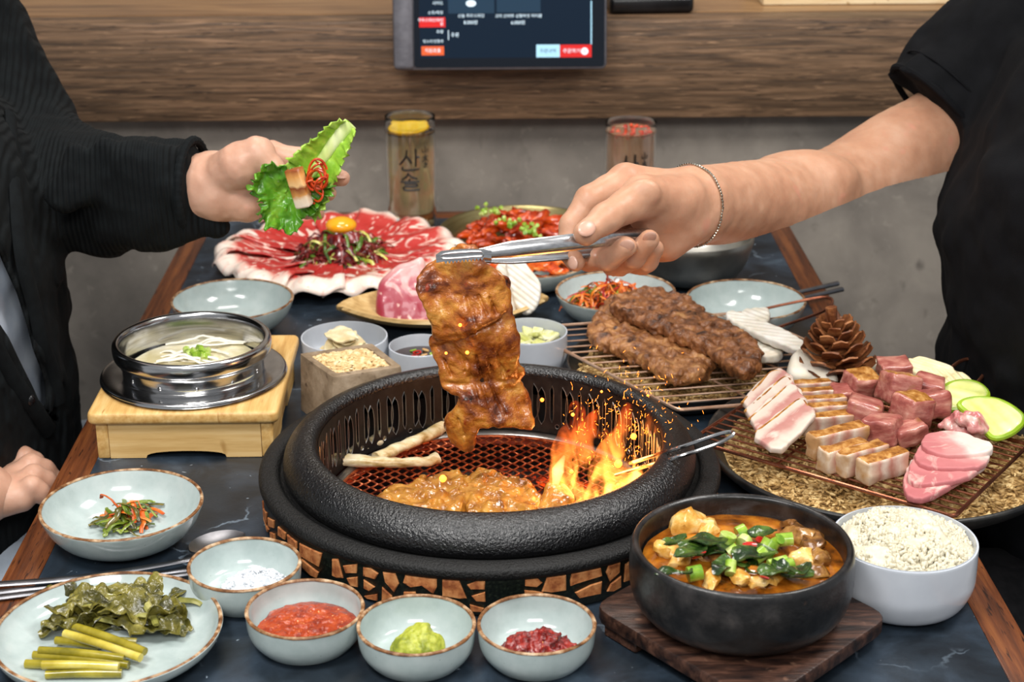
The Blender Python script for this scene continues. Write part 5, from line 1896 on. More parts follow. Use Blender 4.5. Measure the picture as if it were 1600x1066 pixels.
# ------------------------------------------------------------------ helpers for cut food given by its outline
def slab3d(name, pts, th, m, h=0.0013, rnd=0.4, amp=0.0, f=120, s=0, smooth_k=3, parent=None, lift=None, thick=None, **kw):
    """pts: photo outline as (x, y, z); a slice lying in the best plane through those points"""
    P = np.array([T(*p) for p in pts])
    c = P.mean(0)
    n = np.zeros(3)
    for a, b_ in zip(P, np.roll(P, -1, 0)):
        n += np.cross(a-c, b_-c)
    n /= np.linalg.norm(n)
    if n@(CO-c) < 0:
        n = -n
    ex = P[1]-P[0]
    ex -= n*(ex@n)
    ex /= np.linalg.norm(ex)
    ey = np.cross(n, ex)
    L = np.stack([(P-c)@ex, (P-c)@ey], -1)
    VF = slab(curve(L, smooth_k, closed=True) if smooth_k else L, th, h, rnd, amp, f, 2, s, lift, thick)
    R = Matrix((ex, ey, n)).transposed()
    return obj(name, VF, m, loc=c, rot=R.to_euler(), sharp=0, **kw)


M_copper = mat('copper_wire', ['#7d4a38', '#a86a50'], scale=60, rough=0.25, metal=0.9)
M_steelw = mat('bright_wire', ['#c79a7c', '#e0bfa6'], scale=60, rough=0.28, metal=0.7)
M_husk = mat('rice_husk', ['#7d5e33', '#b08c54', '#d9bd86'], scale=130, lo=0.38, hi=0.62, rough=0.65, rnd=False)
M_plk = mat('black_stone_plate', ['#0f0f10', '#232220', '#3b3833'], scale=40, lo=0.3, hi=0.8, rough=0.42, bump=0.25, bscale=200, bdist=0.0008)


def rack(name, L, Fc, Rr, n, z, label, m, hand=None, rt=0.00095, ft=0.0018):
    a, b_, c_ = L, Fc, Rr
    e1, e2 = b_-a, c_-b_
    d_ = a+e2
    o = empty(name, ((a+c_)/2)[:2].tolist()+[z-0.002], label, 'rack')
    fr = rpoly([a, b_, c_, d_], 0.006, 5)
    obj('frame', tube(np.array(fr), ft, 8, closed=True), m, o)
    for i in range(1, n):
        s = e2*i/n
        obj('rod', tube(np.array([a+s, (a+b_)/2+s, b_+s])+np.array([0, 0, 0.0006]), rt, 6), m, o)
    for f in (0.34, 0.67):
        obj('cross_bar', tube(np.array([a+e1*f, a+e1*f+e2])-np.array([0, 0, 0.0012]), rt*1.2, 6), m, o)
    if hand is not None:
        obj('handle', tube(curve(hand, 6), ft, 8), m, o)
    return o


def husks(name, c, R, n, z, label, seed):
    g = G().add(mound(R, 0.003, c[0], c[1], z, 60, 0.6, 12, 40, s=seed, p=5))

    def pl(i, r):
        q, a = R*math.sqrt(r.uniform()), r.uniform(0, 6.283)
        return (c[0]+q*math.cos(a), c[1]+q*math.sin(a), z+0.003*(1-(q/R)**5)+r.uniform(0, 0.0042))
    gg = grains(n, pl, (0.0044, 0.0013, 0.0010), 5, 4, seed, flat=True)
    g.V += gg.V
    g.F += [tuple(v+g.n for v in f) for f in gg.F]
    g.mi += gg.mi
    return obj(name, g, M_husk, label=label, cat='husks', kind='stuff')


# ------------------------------------------------------------------ upper rack with grilled meat
uc, uR = fit(885, 1216, 503, 627, 0.022)
obj('black_plate', lathe(smoothprof([(0, 0.004), (0.75*uR, 0.005), (0.9*uR, 0.012), (0.975*uR, 0.0215), (uR, 0.022), (0.985*uR, 0.018), (0.9*uR, 0.006), (0.7*uR, 0.0005), (0, 0.0005)], 4), 72), M_plk, loc=(uc[0], uc[1], 0.0005), label='black stone plate of rice husks under the upper wire rack', cat='plate')
husks('rice_husks', uc, 0.88*uR, 2400, 0.011, 'bed of rice husks in the plate under the upper wire rack', 2)
zr = 0.030
a_, c_ = T(816, 513, zr), T(1059, 641, zr)
b_ = T(1160, 489, zr)
d_ = c_+(b_-a_)
hl = [T(1159, 491, zr), T(1225, 476, zr+0.008), T(1285, 465, zr+0.016), T(1301, 471, zr+0.017), T(1285, 487, zr+0.014), T(1215, 512, zr+0.006), T(1180, 524, zr)]
up_rack = rack('wire_rack', a_, b_, d_, 15, zr, 'copper wire rack holding the browned grilled meat', M_steelw)
obj('handle', tube(curve(hl, 6), 0.0016, 8), M_copper, up_rack)
M_gril = mat('grilled_marinated_meat', ['#3a1d0e', '#84532f', '#b07a4a', '#cb9c68'], scale=75, lo=0.28, hi=0.74, detail=7, rough=0.36, coat=0.15, bump=1.0, bscale=260, bdist=0.002, speck=[(45, 0.66, '#3a1a0b', 0.08)])
M_gril2 = mat('dark_grilled_meat', ['#2a140a', '#6a3f22', '#955f36', '#b5834f'], scale=75, lo=0.28, hi=0.74, detail=7, rough=0.36, coat=0.15, bump=1.0, bscale=260, bdist=0.002, speck=[(45, 0.62, '#2f160b', 0.08)])
zz_ = zr+0.008
slab3d('grilled_meat', [(x, y, zz_) for x, y in ((918, 528), (935, 490), (962, 470), (1000, 500), (1060, 520), (1088, 540), (1112, 556), (1114, 578), (1090, 592), (1040, 590), (1012, 572), (980, 556), (945, 542))], 0.015, M_gril, 0.0013, 0.45, 0.0030, 130, 5,
       label='browned grilled meat strip at the front of the upper rack', cat='meat', group='grilled meat on the upper rack')
slab3d('grilled_meat', [(x, y, zz_+0.014) for x, y in ((955, 478), (985, 459), (1040, 460), (1080, 474), (1110, 495), (1150, 518), (1186, 545), (1188, 574), (1165, 585), (1130, 570), (1095, 545), (1050, 526), (1000, 506), (965, 492))], 0.015, M_gril2, 0.0013, 0.45, 0.0030, 130, 9,
       label='long dark grilled meat strip lying across the back of the upper rack', cat='meat', group='grilled meat on the upper rack')


def ridged(ax, k, a):
    return lambda X, Y, sd: a*1.0+0.0009*np.sin((X if ax == 0 else Y)*k)


M_mushc = mat('cream_mushroom', ['#d8c9a8', '#e9dfc8', '#f2ebdc'], scale=30, rough=0.5, bump=0.12, bscale=90)
slab3d('mushroom_slice', [(1136, 500, zr+0.02), (1144, 489, zr+0.02), (1190, 506, zr+0.02), (1225, 519, zr+0.02), (1262, 543, zr+0.02), (1258, 556, zr+0.02), (1215, 540, zr+0.02), (1180, 525, zr+0.02)], 0.008, M_mush, 0.0011, 0.3, thick=ridged(0, 700, 0.008), label='long ridged white mushroom strip lying over the rack beside the grilled meat', cat='mushroom')
slab3d('mushroom_slice', [(1178, 534, zr+0.008), (1195, 530, zr+0.008), (1222, 548, zr+0.008), (1218, 560, zr+0.008), (1186, 560, zr+0.008)], 0.010, M_mush, 0.0011, 0.3, thick=ridged(1, 700, 0.010), label='short white mushroom chunk under the long ridged strip', cat='mushroom')
slab3d('mushroom_slice', [(1158, 492, zr+0.008), (1175, 487, zr+0.008), (1201, 488, zr+0.008), (1200, 508, zr+0.008), (1170, 508, zr+0.008)], 0.010, M_mush, 0.0012, 0.3, thick=ridged(0, 700, 0.010), label='small white mushroom chunk at the rack handle, behind the long ridged strip', cat='mushroom')

# ------------------------------------------------------------------ big plate with raw meats
bc2, bR = fit(1104, 1656, 571, 810, 0.026)
obj('black_plate', lathe(smoothprof([(0, 0.004), (0.78*bR, 0.005), (0.9*bR, 0.014), (0.97*bR, 0.025), (0.99*bR, 0.026), (bR, 0.0235), (0.97*bR, 0.016), (0.86*bR, 0.004), (0.7*bR, 0.0005), (0, 0.0005)], 4), 96), M_plk, loc=(bc2[0], bc2[1], 0.0005), label='wide black stone plate of rice husks carrying the raw meats', cat='plate')
husks('rice_husks', bc2, 0.90*bR, 3600, 0.012, 'bed of rice husks in the wide plate under the raw meats', 6)
zr2 = 0.033
La, Fa, Ra = T(1080, 688, zr2), T(1491, 808, zr2), T(1600, 703, zr2)
e2 = (Ra-Fa)/np.linalg.norm(Ra-Fa)*0.168
hl2 = [T(1455, 606, zr2), T(1490, 572, zr2+0.012), T(1512, 561, zr2+0.016), T(1536, 566, zr2+0.016), T(1540, 580, zr2+0.014), T(1516, 612, zr2+0.004)]
rk2 = rack('wire_rack', La, Fa, Fa+e2, 15, zr2, 'copper wire rack on the wide plate holding raw meats and pine cone', M_copper)
obj('handle', tube(curve(hl2, 6), 0.0017, 8), M_copper, rk2)

M_belly = ramp_mat('pork_belly', 'y', -0.022, 0.022, [(0, '#c9a688'), (0.12, '#dacabb'), (0.30, '#d6c2b3'), (0.42, '#bd8a80'), (0.56, '#b88078'), (0.66, '#d4bfb0'), (0.86, '#dccdbf'), (1.0, '#cdb096')], 0.13, 60,
                   (90, (0.4, 1.2, 1), 0.58, 0.16, '#e0cbbc', 1.0), 0.35, 0.15, 200, sss=0.1)
M_sear = mat('seared_edge', ['#7d4a1c', '#a87032', '#c99a5c'], scale=120, rough=0.35, coat=0.2, bump=0.3)
# slices of the thick belly slab, front one last
quads = [([(1159, 630), (1205, 582), (1226, 582), (1243, 606), (1196, 652)], 'rearmost'), ([(1164, 643), (1226, 590), (1240, 603), (1256, 626), (1200, 668)], 'second from the back'),
         ([(1170, 656), (1234, 603), (1250, 618), (1262, 640), (1208, 684)], 'second from the front'), ([(1181, 676), (1249, 625), (1262, 636), (1274, 652), (1222, 706), (1190, 694)], 'frontmost')]
for i, (pl_, lb) in enumerate(quads):
    zs = [zr2+0.010+0.0235*(706-y)/125 for x, y in pl_]
    BP = np.array([T(x, y, z+0.001*i) for (x, y), z in zip(pl_, zs)])
    o = slab3d('belly_slice', [(x, y, z+0.001*i) for (x, y), z in zip(pl_, zs)], 0.0068, M_belly, 0.0011, 0.3, 0.0006, 100, i, 2, label='raw pork belly slice of the leaning slab nearest the flame, '+lb, cat='pork', group='raw pork belly slab')
    nv_ = (CO-BP.mean(0))/np.linalg.norm(CO-BP.mean(0))
    eg = obj('rind_edge', tube(curve([BP[0]+nv_*0.0035, (BP[0]+BP[1])/2+nv_*0.0045, BP[1]+nv_*0.004, BP[2]+nv_*0.0035], 5), 0.0013, 6), M_sear, o, loc=(0, 0, 0))
    eg.matrix_parent_inverse = (Matrix.Translation(o.location)@o.rotation_euler.to_matrix().to_4x4()).inverted()

rr = np.random.default_rng(42)


def meat_block(name, x, y, z, L, w, hh, ang, m, label, cat, group, tilt=(0, 0), s=0, top=True, bands=True):
    V, F = rbox(L, w, hh, min(w, hh)*0.16, 3)
    bm = bmesh.new()
    vs = [bm.verts.new(v) for v in V]
    for f in F:
        bm.faces.new([vs[i] for i in f])
    bmesh.ops.subdivide_edges(bm, edges=[e for e in bm.edges if e.calc_length() > 0.006], cuts=3, use_grid_fill=True)
    bm.verts.index_update()
    V = wob(np.array([v.co[:] for v in bm.verts]), 0.0011, 130, 2, s)
    fcs = [tuple(v.index for v in f.verts) for f in bm.faces]
    bm.normal_update()
    tp_ = [1 if f.normal.z > 0.72 and top else 0 for f in bm.faces]
    bm.free()
    g = G().add((V, fcs))
    g.mi = tp_
    p = T(x, y, z)
    return obj(name, g, [m, M_sear], loc=(p[0], p[1], z-hh/2), rot=(tilt[0], tilt[1], ang), label=label, cat=cat, group=group, sharp=55)


M_bel2 = ramp_mat('seared_belly_side', 'x', -0.026, 0.026, [(0, '#b58a5c'), (0.10, '#d3bda4'), (0.28, '#b98370'), (0.40, '#d8c6b4'), (0.56, '#b37a68'), (0.70, '#d8c5b2'), (0.86, '#c49c86'), (1, '#a87a48')], 0.13, 90, None, 0.4, 0.25, 200)
GB = 'seared pork belly pieces'
for i, (x, y, L, w, hh, an_, z) in enumerate([(1266, 607, 0.036, 0.010, 0.016, 0.1, 0.047), (1281, 619, 0.042, 0.0095, 0.016, 0.12, 0.046), (1285, 631, 0.042, 0.0095, 0.016, 0.15, 0.046), (1288, 644, 0.043, 0.010, 0.017, 0.15, 0.046), (1291, 660, 0.046, 0.012, 0.018, 0.2, 0.046)]):
    meat_block('belly_piece', x, y, z, L, w, hh, an_, M_bel2, 'thin seared pork belly bar, %s of the column of five below the pine cone' % ['first', 'second', 'third', 'fourth', 'fifth'][i], 'pork', GB, (0.1, 0), i)
for i, (x, y, L, w, hh, an_, z, lb) in enumerate([(1308, 688, 0.056, 0.016, 0.022, 0.45, 0.046, 'right below the beef cubes'), (1318, 712, 0.046, 0.015, 0.021, 0.50, 0.045, 'second of the front four'), (1346, 716, 0.048, 0.015, 0.021, 0.52, 0.045, 'third of the front four'),
                                                  (1379, 728, 0.048, 0.0165, 0.022, 0.55, 0.045, 'nearest to the raw sliced pork')]):
    meat_block('belly_piece', x, y, z, L, w, hh, an_, M_bel2, 'thick seared pork belly bar with a browned top, '+lb, 'pork', GB, (0, 0), 30+i)

M_beefc = mat('beef_cube', ['#7c3a35', '#9b564d', '#b87d6e', '#cfa595'], scale=90, lo=0.3, hi=0.78, detail=5, stretch=(0.5, 1, 1.4), rough=0.3, coat=0.25, bump=0.25, bscale=180, speck=[(40, 0.64, '#8a5a30', 0.1)])
CB = [(1397, 574, 0.030, 0.024, 0.014, 0.1, 0.060, 'the flat one at the very back'), (1341, 600, 0.030, 0.026, 0.024, 0.4, 0.052, 'next to the pine cone'), (1402, 608, 0.033, 0.030, 0.028, 0.25, 0.058, 'largest, in the middle of the heap'), (1448, 606, 0.028, 0.024, 0.022, -0.3, 0.053, 'beside the nearer ridged slice'),
      (1460, 632, 0.026, 0.026, 0.024, 0.2, 0.050, 'next to the curled raw pork'), (1343, 646, 0.031, 0.027, 0.027, -0.3, 0.050, 'beside the column of belly bars'), (1420, 642, 0.032, 0.028, 0.030, 0.6, 0.055, 'leaning at the front of the heap'), (1381, 672, 0.030, 0.026, 0.024, -0.55, 0.048, 'frontmost of the heap'),
      (1424, 676, 0.028, 0.020, 0.018, 0.3, 0.045, 'low one tucked behind the raw sliced pork'), (1312, 618, 0.020, 0.020, 0.018, 0.2, 0.046, 'small one between pine cone and belly bars')]
for i, (x, y, L, w, hh, a, z, lb) in enumerate(CB):
    meat_block('beef_cube', x, y, z, L, w, hh, a, M_beefc, 'seared pink beef cube, '+lb, 'beef', 'beef cubes heaped on the wide plate', (rr.uniform(-.25, .25), rr.uniform(-.25, .25)), 60+i, top=i in (1, 6, 2))

M_porks = ramp_mat('raw_pork_slice', 'x', -0.036, 0.030, [(0, '#b56a6c'), (0.3, '#bd7676'), (0.52, '#c98f8b'), (0.66, '#dcc4bb'), (1, '#e0d0c6')], 0.17, 55, (60, (0.7, 1.4, 1), 0.56, 0.18, '#dfbcb0', 1.2), 0.48, 0.2, 180, coat=0.0, spec=0.3)
for i, (pl_, lb) in enumerate([([(1452, 680), (1500, 676), (1546, 700), (1542, 712), (1480, 712), (1440, 704)], 'rear one of the fan'), ([(1428, 712), (1455, 690), (1520, 696), (1548, 706), (1530, 732), (1450, 738)], 'second one of the fan'),
                               ([(1418, 742), (1440, 708), (1505, 706), (1545, 712), (1515, 750), (1440, 764)], 'third one of the fan'), ([(1412, 768), (1422, 728), (1470, 716), (1524, 732), (1500, 758), (1442, 780)], 'front one of the fan')]):
    P = [(pl_[j][0], pl_[j][1], zr2+0.006+0.0035*(3-i)+0.0025*math.sin(j*2+i)) for j in range(len(pl_))]
    o = slab3d('pork_slice', P, 0.0065, M_porks, 0.0011, 0.25, 0.0007, 90, 20+i, 3, label='raw pink pork slice with broad white fat, '+lb, cat='pork', group='raw pork slices fanned at the plate\'s front')
M_curl = mat('raw_curled_pork', ['#a4504f', '#bd7371', '#d3a59c', '#dfc8bd'], scale=50, lo=0.3, hi=0.72, dist=0.8, rough=0.28, coat=0.3, bump=0.2, sss=0.1)
pcu = T(1507, 664, zr2+0.014)
F_ = Field(pcu-np.array([0.035, 0.032, 0.02]), pcu+np.array([0.035, 0.032, 0.028]), 0.0012)
for k in range(9):
    a = k*2.4
    t = np.linspace(0, 1, 7)
    rd = 0.007+0.010*(k % 3)/2
    P = [pcu+np.array([rd*math.cos(a+u*2.6)*1.1, rd*math.sin(a+u*2.6), -0.007+0.004*(k % 4)+0.004*math.sin(u*6+k)]) for u in t]
    F_.chain(P, [0.004+0.0016*math.sin(3*u+k) for u in t], 0.0015)
F_.bump(0.002, 110, 2, 3)
obj('curled_pork', F_.mesh(), M_curl, label='crumpled raw pork piece in front of the avocado slices', cat='pork', sharp=0)

M_avo = mat('avocado_flesh', ['#c8cf6a', '#dbe08c', '#e9e9a8'], scale=24, stretch=(1, 1, 1), rough=0.3, coat=0.2, bump=0.1)
M_avr = mat('avocado_rim', ['#7fa01e', '#9dbb2e'], scale=40, rough=0.35)
for pl_, lb in (([(1470, 632), (1474, 608), (1500, 598), (1528, 602), (1543, 620), (1520, 634), (1490, 642)], 'avocado slice, the smaller one behind the other'), ([(1499, 634), (1522, 625), (1560, 628), (1590, 645), (1598, 660), (1580, 678), (1555, 686), (1540, 676), (1518, 652)], 'avocado slice, the larger one in front')):
    bb_ = (642, 686)[len(pl_) > 8]
    P = [(x, y, zr2+0.008+0.016*(bb_-y)/60) for x, y in pl_]
    o = slab3d('avocado_slice', P, 0.007, M_avo, 0.0013, 0.3, thick=ridged(0, 520, 0.007), label='pale green ridged '+lb, cat='avocado', group='avocado slices')
    Pw = np.array([T(*p) for p in P])
    c = Pw.mean(0)
    Mi = np.array(o.rotation_euler.to_matrix()).T
    loc_ = curve((Pw-c)@Mi.T, 5, closed=True)
    obj('skin_edge', tube(loc_+np.array([0, 0, 0.0005]), 0.0028, 8, closed=True), M_avr, o, loc=(0, 0, 0))
M_pearr = mat('ridged_pear', ['#d9c48c', '#e9dbae', '#f2e8c8'], scale=24, rough=0.4, bump=0.1)
for i, (pl_, lb) in enumerate([([(1412, 580), (1418, 564), (1446, 561), (1480, 572), (1492, 588), (1450, 598)], 'behind the other'), ([(1430, 588), (1450, 578), (1490, 580), (1520, 598), (1512, 612), (1470, 622), (1440, 612)], 'nearer the avocado')]):
    P = [(x, y, zr2+0.006+0.022*(622-y)/60) for x, y in pl_]
    slab3d('ridged_slice', P, 0.008, M_pearr, 0.0009, 0.3, thick=lambda X, Y, sd: 0.008+0.0022*np.sin(X*950), label='cream ridged root vegetable slice, '+lb, cat='vegetable', group='ridged cream slices')
# mushroom half between rack and cone
slab3d('mushroom_slice', [(1230, 580, 0.05), (1236, 560, 0.054), (1262, 546, 0.056), (1285, 560, 0.052), (1308, 588, 0.046), (1306, 602, 0.042), (1270, 598, 0.042), (1240, 594, 0.044)], 0.014, M_mushc, 0.0013, 0.5, 0.001, 60, 4, label='thick cream mushroom half leaning below the pine cone', cat='mushroom')
slab3d('mushroom_slice', [(1352, 566, 0.050), (1372, 563, 0.052), (1378, 575, 0.048), (1356, 580, 0.046)], 0.010, M_mushc, 0.0013, 0.5, label='small white mushroom tip between the pine cone and the flat beef cube', cat='mushroom')

# ------------------------------------------------------------------ pine cone
M_cone = mat('pine_cone_scale', ['#3a1c0c', '#6b3a1c', '#9a6238', '#c08a58'], scale=50, lo=0.28, hi=0.75, detail=6, stretch=(1, 1, 1), rough=0.55, bump=0.5, bscale=150)
cb_ = T(1308, 592, zr2+0.003)
ch = float(D(1300, 497, cb_[1]+0.008)[2]-cb_[2])
cr_ = 48/FPX*np.linalg.norm(cb_-CO)
cone = empty('pine_cone', (cb_[0], cb_[1], cb_[2]), 'open brown pine cone standing upright among the raw meats', 'pine cone')
ax_t = roty(-0.10)
obj('core', xf(lathe(smoothprof([(0, 0), (0.22*cr_, 0.004), (0.34*cr_, 0.4*ch), (0.2*cr_, 0.8*ch), (0.05*cr_, 0.95*ch), (0, 0.96*ch)], 4), 16), ax_t), M_cone, cone, loc=(0, 0, 0))
obj('stem', xf(tube([(0, 0, 0.88*ch), (-0.002, 0, ch), (-0.003, 0.001, ch*1.24)], [0.004, 0.0042, 0.0056], 8), ax_t), M_cone, cone, loc=(0, 0, 0))
N_ = 58
for i in range(N_):
    t = (i+0.5)/N_
    a = i*2.399963
    z = ch*(0.04+0.84*t)
    env = cr_*(1.02-0.62*max(0, t-0.25)**1.1/0.7) if t > 0.25 else cr_*(0.84+0.75*t)
    L = env*1.0
    w = env*0.34+0.0025
    up = -0.34+1.0*t

    def fn(u, v, L=L, w=w, up=up, i=i):
        ww = w*np.sin(PI*(0.16+0.66*u))**0.8
        x = u*L
        y = (2*v-1)*ww*(0.4+0.75*u)
        z_ = up*x*(0.6+0.4*u)+0.0035*u**3-0.35*np.abs(2*v-1)**2*ww*0.45
        return np.stack([x, y, z_+0.22*L*u**3], -1)
    V, F = sheet(fn, 9, 7, 0.0017)
    V = V+np.array([env*0.20, 0, 0])
    V = wob(V, 0.0007, 200, 1, i)
    obj('scale', xf(xf((V, F), rotz(a), (0, 0, z)), ax_t), M_cone, cone, loc=(0, 0, 0), sharp=30)

# ------------------------------------------------------------------ wire tongs resting in the fire
wt = [T(962, 742, 0.028), T(1000, 731, 0.045), T(1060, 714, 0.070), T(1120, 694, 0.076), T(1141, 683, 0.080), T(1146, 677, 0.082), T(1138, 675, 0.082), T(1118, 680, 0.080), T(1060, 700, 0.074), T(1000, 719, 0.050), T(985, 724, 0.040)]
obj('wire_tongs', tube(curve(wt, 6), 0.0017, 8), M_steelp, label='bent steel wire tongs resting on the grill rim beside the flame', cat='tongs')

# ------------------------------------------------------------------ food on the grate
M_grm = mat('grilled_mushroom', ['#7d5c2a', '#b0945f', '#cbb98f', '#d8cbac'], scale=45, lo=0.26, hi=0.62, stretch=(1, 2.5, 2.5), rough=0.4, bump=0.2, bscale=90, coat=0.15)
for path, rs, lb in (([(506, 724), (535, 719), (600, 723), (660, 722), (685, 716)], [0.0055, 0.0072, 0.0058, 0.0048, 0.0066], 'front one with its cap end mid-grate'),
                     ([(588, 716), (625, 700), (660, 684), (682, 672), (690, 664)], [0.0060, 0.0062, 0.0058, 0.0062, 0.0086], 'one pointing up to the hanging meat'),
                     ([(538, 710), (565, 698), (590, 688), (605, 676), (612, 668)], [0.0035, 0.0062, 0.0068, 0.0065, 0.0040], 'rear one by the drip ring')):
    P = curve([T(x, y, 0.0095) for x, y in path], 7)
    R = np.interp(np.linspace(0, 1, len(P)), np.linspace(0, 1, len(rs)), rs)
    V, F = tube(P, R, 14, flat=0.8)
    obj('grilled_mushroom', (wob(V, 0.0011, 120, 2, len(lb)), F), M_grm, label='grilled king oyster mushroom strip, '+lb, cat='mushroom', group='mushroom strips on the grate', sharp=60)
M_marin = mat('marinated_meat', ['#6a360c', '#a0651f', '#bd8433', '#cf9d4c'], scale=70, lo=0.28, hi=0.74, detail=6, rough=0.2, coat=0.45, bump=0.7, bscale=110, bdist=0.002)
for pl_, lb, s in (([(586, 795), (602, 770), (640, 762), (680, 750), (716, 744), (738, 762), (728, 800), (690, 812), (640, 812), (596, 806)], 'golden marinated meat sizzling at the front of the grate beside the mushrooms', 3),
                   ([(718, 770), (745, 742), (790, 752), (832, 768), (848, 790), (838, 808), (780, 814), (726, 806)], 'golden marinated meat sizzling at the front of the grate close to the flame', 8)):
    slab3d('marinated_meat', [(x, y, 0.014) for x, y in pl_], 0.016, M_marin, 0.0013, 0.5, 0.0036, 120, s, label=lb, cat='meat', group='marinated meat on the grate')
slab3d('mushroom_chunk', [(840, 802, 0.012), (850, 768, 0.018), (868, 752, 0.024), (890, 768, 0.02), (896, 788, 0.014), (880, 802, 0.012)], 0.016, M_marin, 0.0014, 0.4, 0.0015, 90, 5, label='golden mushroom chunk at the foot of the flame', cat='mushroom')

# ------------------------------------------------------------------ the big hanging slice
HY = 1.272
M_hang = mat('glazed_hanging_meat', ['#1f0a04', '#6f3210', '#a85d1e', '#c58332', '#d8a558'], scale=42, lo=0.30, hi=0.74, detail=7, dist=0.4, rough=0.24, coat=0.35, bump=0.9, bscale=190, bdist=0.002,
             speck=[(28, 0.67, '#2a0d06', 0.06), (60, 0.68, '#8a3010', 0.06)])
HO = [(480, 190), (520, 150), (560, 118), (640, 112), (690, 190), (745, 235), (780, 270), (795, 320), (800, 370), (810, 430), (835, 520), (838, 590), (828, 660), (858, 670), (862, 705), (842, 740), (870, 790), (885, 840), (902, 900), (885, 935), (830, 925), (770, 920), (720, 905), (690, 912), (655, 915), (640, 990), (635, 1030),
      (590, 1045), (530, 1010), (505, 960), (500, 900), (530, 860), (560, 790), (520, 785), (480, 740), (470, 690), (445, 640), (430, 600), (435, 560), (440, 500), (445, 460), (430, 420), (400, 370), (375, 320), (365, 290), (400, 240), (450, 215)]
oc = D(740, 540, HY)


def h2(x, y):
    p = D(520+x*0.35, 340+y*0.35, HY)
    return p[0]-oc[0], p[2]-oc[2]


def segd(X, Y, a, b_):
    a, b_ = np.array(h2(*a)), np.array(h2(*b_))
    e = b_-a
    t = np.clip(((X-a[0])*e[0]+(Y-a[1])*e[1])/(e@e), 0, 1)
    return np.hypot(X-a[0]-t*e[0], Y-a[1]-t*e[1])


CUTS = [((600, 330), (640, 440)), ((650, 320), (690, 400)), ((640, 590), (670, 720)), ((690, 600), (720, 720)), ((730, 580), (760, 700)), ((600, 620), (625, 720)), ((755, 650), (790, 720)), ((690, 690), (730, 800)), ((620, 700), (650, 790)), ((660, 720), (700, 830)), ((570, 600), (590, 680)), ((700, 330), (730, 400)),
        ((730, 800), (770, 860)), ((560, 880), (590, 960)), ((500, 640), (530, 700))]


def hlift(X, Y):
    z = 0.006*np.sin(X*55+1.0)+0.0045*np.sin(Y*75+X*30)
    return z+0.003*fbm(np.stack([X, Y, 0*X], -1), 45, 2, 9)


def hthick(X, Y, sd):
    t = 0.011+0.0035*fbm(np.stack([X, Y, 0*X], -1), 70, 2, 3)
    for a, b_ in CUTS:
        t = t-0.0065*np.exp(-(segd(X, Y, a, b_)/0.0011)**2)
    for a, b_, r in (((440, 545), (740, 430), 0.0022), ((435, 600), (520, 560), 0.002), ((480, 740), (800, 720), 0.002)):
        t = t-0.005*np.exp(-(segd(X, Y, a, b_)/r)**2)
    return np.maximum(t, 0.003)


V, F = slab(curve([h2(*p) for p in HO], 2, closed=True), 0.011, 0.0012, 0.45, 0.0016, 110, 2, 5, hlift, hthick)
g = G().add((V, F))
FL = [(372, 295), (400, 240), (480, 195), (560, 175), (640, 170), (700, 200), (760, 245), (790, 300), (795, 360), (770, 400), (720, 440), (640, 480), (560, 520), (480, 545), (437, 545), (440, 470), (425, 415), (395, 365)]
V, F = slab(curve([h2(*p) for p in FL], 2, closed=True), 0.008, 0.0012, 0.45, 0.0014, 110, 2, 15, lambda X, Y: hlift(X, Y)+0.0075, lambda X, Y, sd: np.maximum(0.0035, hthick(X, Y, sd)-0.002))
g.add((V, F))
hm = obj('hanging_meat', g, M_hang, loc=oc, rot=(PI/2, 0, 0), label='large glazed grilled meat slice hanging from the tongs above the grill', cat='meat', sharp=0)

# ------------------------------------------------------------------ steel tongs in the hand
M_tong = mat('tongs_steel', ['#b5b5b6', '#d8d8d9'], scale=40, stretch=(1, 12, 12), rough=0.26, metal=1.0)


def arm(path, wd, bulge, sgn):
    """half-pipe steel arm; path = (x, y, Y) in photo pixels and depth, wd = widths in metres"""
    C = curve([D(*p) for p in path], 8)
    n = len(C)
    Wd = np.interp(np.linspace(0, 1, n), np.linspace(0, 1, len(wd)), wd)
    tg = np.gradient(C, axis=0)
    tg /= np.linalg.norm(tg, axis=1)[:, None]
    fr = np.array([0, -1.0, 0.25])*sgn
    up = np.cross(tg, fr)
    up /= np.linalg.norm(up, axis=1)[:, None]
    fw = np.cross(up, tg)

    def fn(u, v):
        i = np.clip((u*(n-1)).round().astype(int), 0, n-1)
        th = (2*v-1)*1.25
        w = Wd[i][..., None]
        return C[i]+up[i]*(np.sin(th)[..., None]*w/2)+fw[i]*((np.cos(th)-1)[..., None]*w*bulge)
    return sheet(fn, n, 11, 0.0011)


